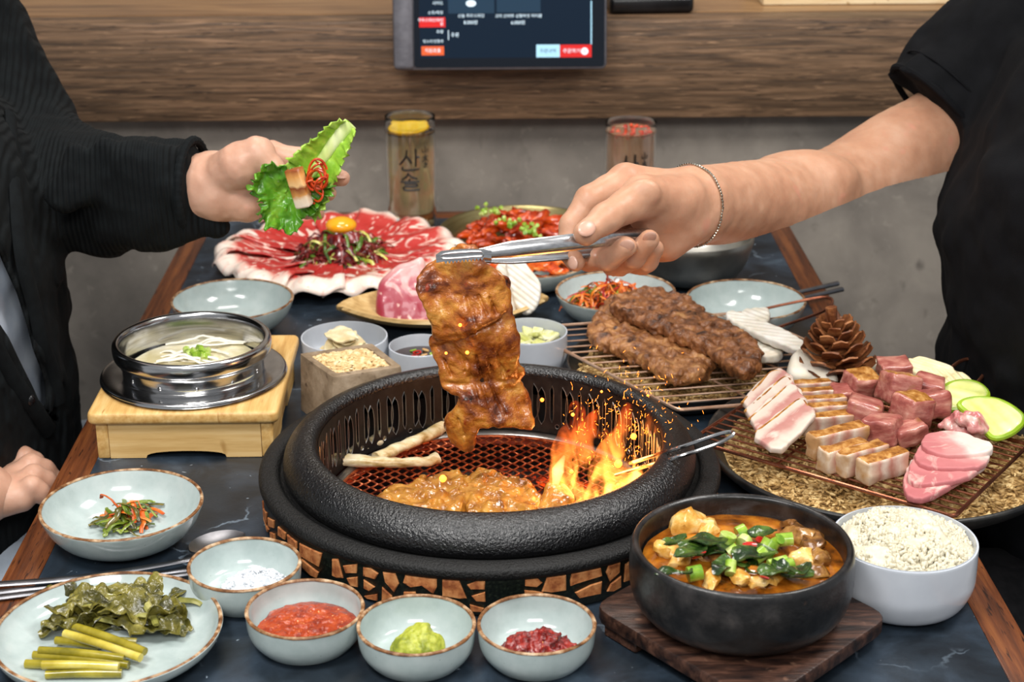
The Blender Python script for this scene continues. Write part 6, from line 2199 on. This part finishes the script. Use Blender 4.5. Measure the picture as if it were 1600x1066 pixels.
tg_ = empty('tongs', D(860, 385, 1.27), 'steel tongs with serrated jaws gripping the hanging meat', 'tongs')
obj('front_arm', arm([(750, 397, 1.254), (800, 390, 1.254), (880, 381, 1.262), (940, 374, 1.275), (990, 370, 1.30), (1022, 366, 1.325)], [0.008, 0.0125, 0.0135, 0.013, 0.012, 0.010], 0.42, 1), M_tong, tg_)
obj('back_arm', arm([(750, 402, 1.292), (800, 400, 1.294), (880, 393, 1.298), (940, 386, 1.305), (990, 376, 1.315), (1022, 367, 1.326)], [0.008, 0.0125, 0.0135, 0.013, 0.012, 0.010], 0.42, -1), M_tong, tg_)
for Yj, nm, dy in ((1.2535, 'front_jaw', 0), (1.291, 'back_jaw', 3)):
    up_e = [(681, 398), (690, 392), (720, 389), (752, 389), (768, 391)]
    lo_e = [(768, 403)]
    xs = np.linspace(756, 694, 23)
    for k, x in enumerate(xs):
        lo_e.append((x, 404+(756-x)*0.10+(2.4 if k % 2 else -2.4)))
    poly = [np.array(D(x, y+dy, Yj)) for x, y in up_e+lo_e+[(682, 410)]]
    c = np.mean(poly, 0)
    V, F = prism([(p[0]-c[0], p[2]-c[2]) for p in poly], 0.0014)
    V = V@rotx(PI/2).T
    obj(nm, (V+c, F), M_tong, tg_, smooth=False)
    e = [D(x, y+dy, Yj-0.0018) for x, y in ((694, 397), (742, 393), (754, 395), (754, 400), (742, 401), (694, 404))]
    obj('jaw_rib', tube(curve(e, 4, closed=True), 0.0007, 6, closed=True), M_tong, tg_)
# ------------------------------------------------------------------ people
M_skinR = mat('skin_right', ['#a9795f', '#b98a6e', '#c49a80'], scale=28, lo=0.25, hi=0.75, detail=5, rough=0.42, spec=0.4, sss=0.18, sssr=0.006, sssc=(1, 0.4, 0.25), bump=0.25, bscale=420, bdist=0.0006, speck=[(35, 0.64, '#c98872', 0.2)])
M_skinL = mat('skin_left', ['#b58870', '#c39780', '#cda58f'], scale=28, lo=0.25, hi=0.75, detail=5, rough=0.42, spec=0.4, sss=0.18, sssr=0.006, sssc=(1, 0.4, 0.25), bump=0.22, bscale=420, bdist=0.0006, speck=[(35, 0.64, '#cf9580', 0.2)])
M_nail = mat('fingernail', ['#bd8f7a', '#c9a08d'], scale=60, rough=0.35, coat=0.1)
M_tee = mat('black_cotton', ['#040508', '#08090d'], scale=60, rough=0.85, spec=0.2, bump=0.3, bscale=600, bdist=0.0006)
M_trou = mat('charcoal_trousers', ['#121214', '#1d1c1e'], scale=80, rough=0.9, spec=0.2, bump=0.3, bscale=500, bdist=0.0006)
M_knit = mat('black_ribbed_knit', ['#05080a', '#0a0f11'], scale=80, rough=0.9, spec=0.25, bump=0.0)
M_shirt = mat('white_shirt', ['#b9c6d8', '#cfd9e6'], scale=30, rough=0.8)
M_pants = mat('pale_trousers', ['#9aa5b3', '#b3bdc8'], scale=40, rough=0.85, bump=0.15, bscale=200)
M_hair = mat('black_hair', ['#0a0808', '#1a1413'], scale=40, stretch=(6, 6, 0.6), rough=0.5, bump=0.3)


# rib pattern: fine waves in the knit's normal
def ribs(m, sc, st=0.6, dist=0.0012, direction='X'):
    N, L, B = nd(m)
    tc = N.new('ShaderNodeTexCoord')
    w = N.new('ShaderNodeTexWave')
    w.wave_type = 'BANDS'
    w.bands_direction = direction
    w.inputs['Scale'].default_value = sc
    w.inputs['Distortion'].default_value = 0.6
    w.inputs['Detail'].default_value = 1
    L.new(tc.outputs['Object'], w.inputs['Vector'])
    b = N.new('ShaderNodeBump')
    b.inputs['Strength'].default_value = st
    b.inputs['Distance'].default_value = dist
    L.new(w.outputs['Fac'], b.inputs['Height'])
    L.new(b.outputs[0], B.inputs['Normal'])


ribs(M_knit, 62, 0.9, 0.0016, 'X')


def nail(par, p, ax, nrm, r=(0.0072, 0.0056, 0.0018)):
    ax = np.array(ax, float)
    ax /= np.linalg.norm(ax)
    nrm = np.array(nrm, float)
    nrm -= ax*(nrm@ax)
    nrm /= np.linalg.norm(nrm)
    M = np.stack([ax, np.cross(nrm, ax), nrm], 1)
    obj('fingernail', ellip(p, r, 14, 9, M), M_nail, par)


def head_field(c, face):
    f = Field(np.array(c)-np.array([0.14, 0.14, 0.30]), np.array(c)+np.array([0.14, 0.14, 0.16]), 0.005)
    c = np.array(c, float)
    fx = np.array([face, 0, 0])
    f.ell(c, (0.092, 0.076, 0.112), 0.01)
    f.ell(c+fx*0.03+np.array([0, 0, -0.055]), (0.062, 0.058, 0.062), 0.02)
    f.cap(c+fx*0.088+np.array([0, 0, 0.0]), c+fx*0.106+np.array([0, 0, -0.030]), 0.008, 0.012, 0.010)
    f.cap(c+fx*0.088+np.array([0, -0.018, -0.062]), c+fx*0.088+np.array([0, 0.018, -0.062]), 0.006, 0.006, 0.008)
    for s in (-1, 1):
        f.ell(c+fx*0.084+np.array([0, s*0.032, 0.004]), (0.012, 0.014, 0.009), 0.004)
        f.ell(c+np.array([0, s*0.080, -0.008]), (0.018, 0.010, 0.032), 0.006)
    f.cap(c+np.array([-0.02*face, 0, -0.08]), c+np.array([-0.035*face, 0, -0.24]), 0.055, 0.062, 0.02)
    return f.mesh()


def hair_mesh(c, face):
    f = Field(np.array(c)-0.15, np.array(c)+0.16, 0.005)
    f.ell(np.array(c)+np.array([-0.012*face, 0, 0.022]), (0.098, 0.086, 0.112), 0.01)
    f.ell(np.array(c)+np.array([0.085*face, 0, -0.035]), (0.085, 0.070, 0.095), 0.004, cut=True)
    f.ell(np.array(c)+np.array([0.0, 0, -0.13]), (0.2, 0.2, 0.09), 0.004, cut=True)
    f.bump(0.004, 45, 2, 3)
    return f.mesh()


def hand_rest(g, wr, tip, r=0.0085, side=1):
    """a hand lying flat: palm, four fingers, thumb"""
    wr, tip = np.array(wr, float), np.array(tip, float)
    d = tip-wr
    L = np.linalg.norm(d)
    d /= L
    s = np.cross(d, [0, 0, 1.0])
    s /= np.linalg.norm(s)
    up = np.cross(s, d)
    f = Field(np.minimum(wr, tip)-0.07, np.maximum(wr, tip)+0.07, 0.0022)
    for k, (o, l, rr) in enumerate(((0.030, 0.92, 0.92), (0.010, 1.0, 1.0), (-0.010, 0.95, 0.96), (-0.028, 0.80, 0.85))):
        m = wr+d*L*0.50+s*o*side
        f.cap(wr+s*o*0.5*side, m, 0.021, 0.0135, 0.012)
        p = wr+d*L*(0.50+(l-0.5)*0.5)+s*o*1.12*side+up*0.010
        q = wr+d*L*(0.50+(l-0.5)*0.80)+s*o*1.16*side+up*0.002
        e = wr+d*L*l+s*o*1.16*side-up*0.009
        f.chain([m, p, q, e], [0.0125*rr, r*1.1*rr, r*rr, r*0.85*rr], 0.004)
    t = wr+s*0.024*side+d*L*0.12
    f.chain([t, t+d*L*0.22+s*0.020*side-up*0.005, t+d*L*0.38+s*0.026*side-up*0.012, t+d*L*0.50+s*0.022*side-up*0.016], [0.017, 0.0125, 0.0105, 0.009], 0.006)
    g.add(f.mesh())


# ---- diner at the right: bare arm holding the tongs
g = G()
F_ = Field(D(862, 420, 1.25)-np.array([0.02, 0.06, 0.03]), np.array([0.68, 1.80, 0.45]), 0.0018)
J = lambda x, y, Y: D(x, y, Y)
wr = J(1082, 321, 1.378)
F_.limb([J(1560, 150, 1.725), J(1480, 214, 1.70), J(1400, 257, 1.66), J(1318, 304, 1.605), J(1235, 318, 1.53), J(1160, 319, 1.455), wr], [0.054, 0.0505, 0.0500, 0.0462, 0.0415, 0.0352, 0.0300], 0.010)
F_.ell(J(1290, 345, 1.58), (0.045, 0.034, 0.030), 0.02)
F_.ell(J(1250, 280, 1.545), (0.05, 0.028, 0.022), 0.02)
mcp = [J(978, 283, 1.352), J(985, 300, 1.372), J(996, 326, 1.380), J(1012, 352, 1.376)]
for m_, r_m in zip(mcp, (0.0150, 0.0150, 0.0145, 0.0135)):
    F_.cap(wr, m_, 0.0265, r_m, 0.012)
F_.chain([J(1066, 312, 1.352), J(1004, 308, 1.318), J(946, 341, 1.281), J(915, 365, 1.2635)], [0.0215, 0.0170, 0.0112, 0.0098], 0.007)   # thumb
F_.ell(J(1030, 335, 1.335), (0.026, 0.014, 0.020), 0.010)
F_.chain([J(1068, 352, 1.352), J(1040, 374, 1.346), J(1014, 385, 1.358)], [0.0200, 0.0165, 0.0140], 0.010)   # heel of the hand
F_.chain([mcp[0], J(921, 312, 1.332), J(894, 352, 1.322), J(886, 388, 1.312), J(899, 409, 1.298)], [0.0140, 0.0115, 0.0100, 0.0092, 0.0080], 0.004)
F_.chain([mcp[1], J(925, 385, 1.335), J(920, 404, 1.318), J(950, 404, 1.291), J(978, 386, 1.281)], [0.0140, 0.0105, 0.0105, 0.0098, 0.0086], 0.003)
F_.chain([mcp[2], J(950, 405, 1.345), J(962, 416, 1.325), J(990, 402, 1.298), J(1014, 375, 1.288)], [0.0135, 0.0105, 0.0102, 0.0095, 0.0084], 0.003)
F_.chain([mcp[3], J(985, 418, 1.350), J(992, 421, 1.335), J(1012, 408, 1.312), J(1023, 388, 1.302)], [0.0125, 0.0098, 0.0092, 0.0085, 0.0074], 0.003)
# knuckle and tendon relief
F_.ell(J(1008, 300, 1.302), (0.012, 0.006, 0.010), 0.008)
F_.bump(0.00035, 95, 2, 3)
g.add(F_.mesh())
hc = np.array([0.60, 1.52, 0.575])
g.add(head_field(hc, -1))
# near arm, hidden by the sleeve, resting on the lap
f2 = Field((0.50, 1.2, -0.16), (0.86, 1.47, 0.36), 0.005)
f2.chain([(0.625, 1.31, 0.29), (0.73, 1.28, 0.03), (0.70, 1.36, -0.07)], [0.050, 0.042, 0.030], 0.01)
g.add(f2.mesh())
hand_rest(g, (0.70, 1.36, -0.072), (0.58, 1.45, -0.080), side=-1)
perR = empty('person', (0.59, 1.52, FZ), 'diner in a black short-sleeved t-shirt, bare arm reaching over the grill with tongs', 'person')
obj('body', g, M_skinR, perR, sharp=0)
cam_n = CO-J(950, 360, 1.28)
nail(perR, J(917, 357, 1.2535), J(945, 341, 1.27)-J(908, 366, 1.255), (0.25, -0.85, 0.75), (0.0082, 0.0063, 0.0018))
nail(perR, J(895, 411, 1.2905), J(890, 395, 1.30)-J(900, 412, 1.292), (-0.35, -0.9, -0.15), (0.0058, 0.0052, 0.0016))
nail(perR, J(980, 384, 1.2735), J(950, 402, 1.284)-J(980, 384, 1.274), (0.35, -0.9, 0.3), (0.0068, 0.0055, 0.0016))
nail(perR, J(1015, 371, 1.2805), J(990, 400, 1.29)-J(1015, 371, 1.28), (0.35, -0.9, 0.3), (0.0066, 0.0053, 0.0016))
# bracelet: a ring of small chain links
M_chain = mat('silver_chain', ['#8a877c', '#d5d1c4'], scale=300, rough=0.25, metal=1.0)
ax_ = J(1160, 319, 1.455)-wr
ax_ /= np.linalg.norm(ax_)
ax_ = ax_+np.array([0, -0.30, 0.12])
ax_ /= np.linalg.norm(ax_)
s1 = np.cross(ax_, [0, 0, 1.0])
s1 /= np.linalg.norm(s1)
s2 = np.cross(s1, ax_)
wc = J(1080, 321, 1.376)
ring = []
for t in np.linspace(0, 2*PI, 84, endpoint=False):      # lay the chain on the skin
    dv = math.cos(t)*s1+math.sin(t)*s2
    for r in np.arange(0.020, 0.06, 0.0005):
        q = np.round((wc+dv*r-F_.lo)/F_.h).astype(int)
        if F_.d[tuple(np.clip(q, 0, F_.n-1))] > 0.0009:
            break
    ring.append(r)
ring = np.array(ring)
ring = (ring+np.roll(ring, 1)+np.roll(ring, -1))/3
g = G()
for i, t in enumerate(np.linspace(0, 2*PI, 84, endpoint=False)):
    dv = math.cos(t)*s1+math.sin(t)*s2
    tv = -math.sin(t)*s1+math.cos(t)*s2
    g.add(ellip(wc+dv*ring[i], (0.0017, 0.0010, 0.0012), 6, 5, np.stack([tv, ax_, dv], 1)))
obj('bracelet', g, M_chain, perR, label='fine silver chain bracelet')

F_ = Field((0.38, 1.2, -0.34), (0.90, 1.90, 0.50), 0.0042)
sh, he = J(1580, 78, 1.715), J(1466, 184, 1.695)
F_.ell((0.592, 1.525, -0.08), (0.132, 0.190, 0.24), 0.02)
F_.ell((0.590, 1.52, 0.14), (0.145, 0.215, 0.23), 0.05)
F_.cap((0.605, 1.32, 0.285), (0.605, 1.70, 0.285), 0.072, 0.072, 0.05)
F_.cap((0.615, 1.52, 0.30), (0.62, 1.52, 0.375), 0.085, 0.068, 0.04)
F_.cap(sh, he, 0.078, 0.0690, 0.03, flat=True)
F_.cap((0.625, 1.31, 0.29), (0.695, 1.282, 0.08), 0.074, 0.064, 0.03, flat=True)
F_.bump(0.009, 13, 2, 31)
F_.bump(0.003, 34, 2, 5)
tee = obj('t_shirt', F_.mesh(), M_tee, perR, sharp=0)
# sewn hem of the far sleeve
hd_ = (he-sh)/np.linalg.norm(he-sh)
h1 = np.cross(hd_, [0, 1, 0.2])
h1 /= np.linalg.norm(h1)
h2_ = np.cross(hd_, h1)
for off, rr_, rad in ((-0.003, 0.0685, 0.0034), (-0.024, 0.0702, 0.0012)):
    obj('sleeve_hem', tube([he+hd_*off+rr_*(math.cos(t)*h1+math.sin(t)*h2_) for t in np.linspace(0, 2*PI, 48, endpoint=False)], rad, 8, closed=True), M_tee, perR)
F_ = Field((0.05, 1.2, FZ+0.04), (0.80, 1.84, -0.05), 0.006)
F_.ell((0.59, 1.52, -0.22), (0.15, 0.20, 0.10), 0.03)
for yy in (1.38, 1.64):
    F_.chain([(0.58, yy, -0.19), (0.16, yy, -0.20), (0.20, yy, -0.62)], [0.090, 0.070, 0.055], 0.03)
F_.bump(0.008, 16, 2, 8)
obj('trousers', F_.mesh(), M_trou, perR, sharp=0)
M_shoe = mat('black_shoe', '#0c0c0d', rough=0.5)


def shoes(per, x, d, ys):
    for yy in ys:
        f = Field((x-0.2, yy-0.08, FZ-0.01), (x+0.2, yy+0.08, FZ+0.16), 0.005)
        f.cap((x-d*0.06, yy, FZ+0.042), (x+d*0.10, yy, FZ+0.036), 0.041, 0.036, 0.02)
        f.cap((x-d*0.05, yy, FZ+0.05), (x-d*0.05, yy, FZ+0.115), 0.045, 0.045, 0.02, flat=True)
        obj('shoe', f.mesh(), M_shoe, per, sharp=0)


shoes(perR, 0.20, -1, (1.38, 1.64))
obj('hair', hair_mesh(hc, -1), M_hair, perR, sharp=0)

# ---- diner at the left: cardigan, hand out with the lettuce wrap
g = G()
F_ = Field(J(262, 345, 1.55)-np.array([0.02, 0.06, 0.03]), J(545, 205, 1.55)+np.array([0.01, 0.07, 0.02]), 0.0014)
wl = J(322, 291, 1.556)
F_.chain([J(215, 302, 1.57), J(280, 296, 1.562), wl], [0.034, 0.0325, 0.0300], 0.01)
mL = [J(424, 242, 1.580), J(432, 262, 1.583), J(430, 285, 1.580), J(424, 306, 1.572)]
for m_, r_m in zip(mL, (0.0135, 0.0140, 0.0140, 0.0130)):
    F_.cap(wl+np.array([0.01, 0, 0]), m_, 0.0265, r_m, 0.012)
F_.chain([J(345, 275, 1.545), J(376, 258, 1.532), J(402, 240, 1.530), J(424, 262, 1.524), J(438, 284, 1.522)], [0.021, 0.0215, 0.0160, 0.0116, 0.0095], 0.0025)
F_.chain([J(345, 306, 1.548), J(385, 313, 1.546), J(415, 312, 1.556)], [0.022, 0.0190, 0.0140], 0.010)
F_.chain([mL[0], J(470, 249, 1.574), J(500, 262, 1.560), J(520, 270, 1.550)], [0.0130, 0.0105, 0.0090, 0.0078], 0.004)
F_.chain([mL[1], J(484, 270, 1.574), J(513, 276, 1.560), J(534, 279, 1.548)], [0.0130, 0.0105, 0.0092, 0.0078], 0.004)
F_.chain([mL[2], J(478, 294, 1.566), J(500, 301, 1.552), J(513, 302, 1.542)], [0.0125, 0.0102, 0.0090, 0.0078], 0.004)
F_.chain([mL[3], J(460, 318, 1.558), J(480, 328, 1.546), J(495, 333, 1.536)], [0.0120, 0.0096, 0.0084, 0.0072], 0.004)
F_.ell(J(384, 296, 1.560), (0.018, 0.010, 0.014), 0.006, cut=False)
F_.bump(0.0006, 95, 2, 3)
g.add(F_.mesh())
hl_ = np.array([-0.56, 1.55, 0.60])
g.add(head_field(hl_, 1))
hand_rest(g, J(-40, 774, 1.385), J(86, 742, 1.415), 0.0095, side=-1)
f2 = Field((-0.80, 1.20, -0.16), (-0.38, 1.56, 0.36), 0.005)
f2.chain([(-0.60, 1.35, 0.27), (-0.66, 1.315, 0.0), J(-25, 772, 1.375)], [0.048, 0.040, 0.028], 0.01)
g.add(f2.mesh())
perL = empty('person', (-0.56, 1.54, FZ), 'diner in a black ribbed cardigan over white shirt, holding out a lettuce wrap', 'person')
obj('body', g, M_skinL, perL, sharp=0)
nail(perL, J(533, 277, 1.5405), J(513, 275, 1.555)-J(535, 279, 1.545), (0.5, -0.3, 0.8), (0.0055, 0.0050, 0.0014))

# white shirt, then the cardigan with its open front
lo_, hi_ = (-0.90, 1.20, -0.34), (-0.235, 1.86, 0.50)


def torsoL(grow, h):
    f = Field(lo_, hi_, h)
    f.ell((-0.553, 1.53, -0.08), (0.140+grow, 0.20+grow, 0.24), 0.02)
    f.ell((-0.560, 1.54, 0.12), (0.145+grow, 0.215+grow, 0.23), 0.05)
    f.cap((-0.585, 1.35, 0.275), (-0.585, 1.73, 0.275), 0.066+grow, 0.066+grow, 0.05)
    f.cap((-0.59, 1.55, 0.30), (-0.59, 1.55, 0.37), 0.080+grow, 0.066+grow, 0.04)
    return f


fs = torsoL(-0.016, 0.0045)
fs.bump(0.004, 18, 2, 2)
obj('shirt', fs.mesh(), M_shirt, perL, sharp=0)
F_ = torsoL(0.006, 0.0040)
slv = [J(-75, 60, 1.73), J(-10, 185, 1.72), J(70, 275, 1.68), J(150, 298, 1.615), J(240, 300, 1.563), J(304, 297, 1.556)]
rs_l = [0.079, 0.070, 0.061, 0.058, 0.0525, 0.0455]
for i in range(5):
    F_.cap(slv[i], slv[i+1], rs_l[i], rs_l[i+1], 0.02 if i < 4 else 0.012, flat=(i == 4))
for x, y, r in ((165, 228, 0.02), (215, 240, 0.018), (120, 235, 0.022), (262, 245, 0.015)):      # folds pushed up the sleeve
    F_.cap(J(x, y+2, 1.535), J(x-26, y+75, 1.525), r*0.7, r*0.45, 0.02)
# loose hanging underside of the cuff
F_.cap(J(265, 343, 1.552), J(334, 352, 1.545), 0.021, 0.017, 0.014)
# near sleeve, down to the hand in the lap
for a, b_, ra, rb in (((-0.60, 1.35, 0.27), (-0.66, 1.315, 0.0), 0.074, 0.060), ((-0.66, 1.315, 0.0), J(-32, 765, 1.385), 0.060, 0.042)):
    F_.cap(a, b_, ra, rb, 0.025, flat=b_ is not None and ra < 0.07)
F_.bump(0.007, 16, 2, 14)
F_.bump(0.0025, 42, 2, 15)
# cut the open front: strip seen between the two button bands, carried straight back through the front wall only
OP = [(-14, 362), (4, 410), (26, 458), (43, 512), (51, 545), (63, 575), (71, 602), (72, 640), (90, 652), (94, 664), (72, 652), (52, 606), (32, 566), (14, 528), (-14, 486)]
X = np.stack(np.meshgrid(*[F_.lo[q]+F_.h*np.arange(F_.n[q]) for q in range(3)], indexing='ij'), -1)
near = np.abs(F_.d) < 0.05
Xn = X[near]
v = Xn-CO
w_ = v@cf
px_ = np.stack([800+FPX*(v@cr)/w_, 533-FPX*(v@cu)/w_], -1)
sd_ = polysd(px_, OP)*(w_/FPX)
front = (Xn[:, 0] > -0.60) & (Xn[:, 1] < 1.60) & (Xn[:, 1] > 1.28)
dd = F_.d[near]
F_.d[near] = np.where(front, np.maximum(dd, -sd_), dd)
obj('cardigan', F_.mesh(), M_knit, perL, sharp=0)
# button bands along both sides of the opening
fm = torsoL(0.009, 0.0040)
M_band2 = mat('cardigan_band', ['#070a0c', '#0e1214'], scale=90, rough=0.9, spec=0.2, bump=0.3, bscale=500, bdist=0.0006)
for pth in ([(16, 180), (24, 300), (34, 400), (54, 480), (66, 535), (82, 580), (92, 630)], [(-12, 532), (6, 566), (26, 600), (54, 638), (78, 674)]):
    P = [fm.hit(x, y) for x, y in pth]
    P = [p for p in P if p is not None]
    if len(P) > 2:
        obj('button_band', tube(curve(P, 6), 0.0085, 10, flat=0.5, up=(1, -0.6, 0)), M_band2, perL)
bt = fm.hit(43, 622)
if bt is not None:
    obj('button', ellip(bt+np.array([0.003, -0.004, 0]), (0.005, 0.005, 0.006), 12, 8), M_blk, perL)
# ribbed cuff at the extended wrist
ca, cb2 = slv[4], slv[5]
cd_ = (cb2-ca)/np.linalg.norm(cb2-ca)
k1 = np.cross(cd_, [0, 1, 0.0])
k1 /= np.linalg.norm(k1)
k2 = np.cross(cd_, k1)
P = [cb2+cd_*(-0.001+0.004*math.cos(t))+(0.0440+0.003*math.cos(t))*(math.cos(t)*k1+math.sin(t)*k2) for t in np.linspace(0, 2*PI, 120, endpoint=False)]
obj('cuff', tube(P, 0.0042*(1+0.10*np.sin(np.linspace(0, 2*PI*40, 120))), 8, closed=True), M_band2, perL)
F_ = Field((-0.80, 1.20, FZ+0.04), (-0.05, 1.86, -0.03), 0.006)
F_.ell((-0.58, 1.54, -0.22), (0.15, 0.20, 0.11), 0.03)
for yy, y2 in ((1.43, 1.42), (1.62, 1.70)):
    F_.chain([(-0.56, yy, -0.17), (-0.18, y2, -0.17), (-0.20, y2, -0.62)], [0.092, 0.074, 0.055], 0.03)
F_.bump(0.008, 16, 2, 8)
obj('trousers', F_.mesh(), M_pants, perL, sharp=0)
shoes(perL, -0.20, 1, (1.42, 1.70))
obj('hair', hair_mesh(hl_, 1), M_hair, perL, sharp=0)

# ------------------------------------------------------------------ the lettuce wrap in that hand
M_let = mat('lettuce_leaf', ['#2f6410', '#57931f', '#8fbd3a'], scale=45, lo=0.28, hi=0.74, detail=5, rough=0.3, coat=0.25, bump=0.5, bscale=110, bdist=0.0015)
M_let2 = mat('pale_lettuce_leaf', ['#6fa524', '#9cc63f', '#bcd868'], scale=45, lo=0.28, hi=0.74, rough=0.32, coat=0.2, bump=0.5, bscale=110, bdist=0.0015)
M_ribm = mat('lettuce_rib', ['#b5cf66', '#d3e095', '#e3eab8'], scale=40, stretch=(1, 1, 0.3), rough=0.3, coat=0.2, bump=0.15)
YL = 1.522
wrap = empty('lettuce_wrap', J(460, 325, YL), 'frilly green lettuce leaf held open in the hand, its pale rib pointing up', 'lettuce')
mid = [J(458, 312, YL), J(480, 282, YL), J(505, 247, YL), J(528, 215, YL), J(548, 193, YL)]
mc = curve(mid, 8)
nm_ = len(mc)
wdt = np.interp(np.linspace(0, 1, nm_), [0, 0.25, 0.55, 0.8, 1.0], [0.030, 0.026, 0.019, 0.014, 0.0085])
tgm = np.gradient(mc, axis=0)
tgm /= np.linalg.norm(tgm, axis=1)[:, None]
sdm = np.cross(tgm, np.array([0, -1.0, 0.2]))
sdm /= np.linalg.norm(sdm, axis=1)[:, None]
fwm = np.cross(sdm, tgm)


def leafblade(u, v):
    i = np.clip((u*(nm_-1)).round().astype(int), 0, nm_-1)
    q = 2*v-1
    e = np.abs(q)**2.2
    w = wdt[i]*(1+0.10*np.sin(u*70+3*q)*e)
    ruff = 0.0050*e*np.sin(u*85+2.0*np.sign(q))+0.0035*e*np.sin(u*150+1.3)
    return mc[i]+sdm[i]*(q*w)[..., None]+fwm[i]*((0.012*q**2+ruff))[..., None]


V, F = sheet(leafblade, nm_, 25, 0.0011)
obj('leaf_blade', (wob(V, 0.0012, 150, 2, 3), F), M_let2, wrap, sharp=0)
obj('rib', tube(mc+fwm*0.0015, np.interp(np.linspace(0, 1, nm_), [0, 0.3, 1], [0.002, 0.004, 0.0068]), 10, flat=0.5, up=(0, -1, 0)), M_ribm, wrap)
oc_ = J(453, 296, YL)


def cup(u, v):
    a = u*2*PI
    r = v
    R = 0.034*(1+0.16*np.sin(3*a+0.6)+0.08*np.sin(7*a))
    e = r**7
    x = R*r*np.cos(a)*1.0*(1+0.07*np.sin(31*a+2*np.sin(3*a))*e)
    z = R*r*np.sin(a)*0.88*(1+0.07*np.sin(27*a+1+2*np.sin(2*a))*e)
    y = -0.012*r**2-0.0050*e*np.sin(13*a+2+2*np.sin(2*a))-0.0035*e*np.sin(31*a)
    return np.stack([x, y, z], -1)+oc_+np.array([0, -0.012, 0])


V, F = sheet(cup, 150, 26, 0.0011)
obj('leaf_cup', (wob(wob(V, 0.0028, 75, 2, 6), 0.0012, 190, 2, 8), F), M_let, wrap, sharp=0)
# grilled pork slice in the wrap
p0, p1 = J(459, 263, YL-0.028), J(477, 322, YL-0.030)
L_ = np.linalg.norm(p1-p0)
ex = (p1-p0)/L_
nn = np.array([-0.45, -0.9, 0.25])
nn -= ex*(nn@ex)
nn /= np.linalg.norm(nn)
ey = np.cross(nn, ex)
V, F = rbox(L_, 0.016, 0.010, 0.0018, 2)
M_prk = ramp_mat('grilled_pork_top', 'x', -L_/2, L_/2, [(0, '#8a4318'), (0.2, '#c98f4c'), (0.42, '#d9b078'), (0.5, '#7c3d16'), (0.68, '#c28a4a'), (0.8, '#e0cdb0'), (1, '#e8dcc8')], 0.12, 120, None, 0.35, 0.3, 240)
obj('pork_piece', (wob(V, 0.0008, 150, 2, 1), F), M_prk, loc=(p0+p1)/2+nn*(-0.004), rot=Matrix((ex, ey, nn)).transposed().to_euler(), label='grilled pork slice with browned stripes held inside the lettuce wrap', cat='pork', sharp=50)
g = G()
for k in range(9):
    c = J(494+RNG.normal()*5, 286+RNG.normal()*9, YL-0.024-0.001*k)
    t = np.linspace(0, 2*PI*RNG.uniform(0.5, 0.95), 16)+RNG.uniform(0, 6)
    a, b_ = RNG.uniform(0.004, 0.009), RNG.uniform(0.007, 0.014)
    M = euler(RNG.uniform(-.4, .4), RNG.uniform(-.4, .4), RNG.uniform(-.3, .3))
    P = np.stack([a*np.cos(t), 0.002*np.sin(2*t), b_*np.sin(t)], -1)@M.T+c
    g.add(tube(P, 0.0011, 6))
t = np.linspace(0.3, 2*PI, 24)
c = J(497, 272, YL-0.030)
g.add(tube(np.stack([0.0085*np.cos(t), 0*t, 0.014*np.sin(t)], -1)+c, 0.0013, 6))
obj('carrot_shreds', g, M_car, label='tangle of orange carrot shreds beside the pork in the lettuce wrap', cat='salad', kind='stuff')
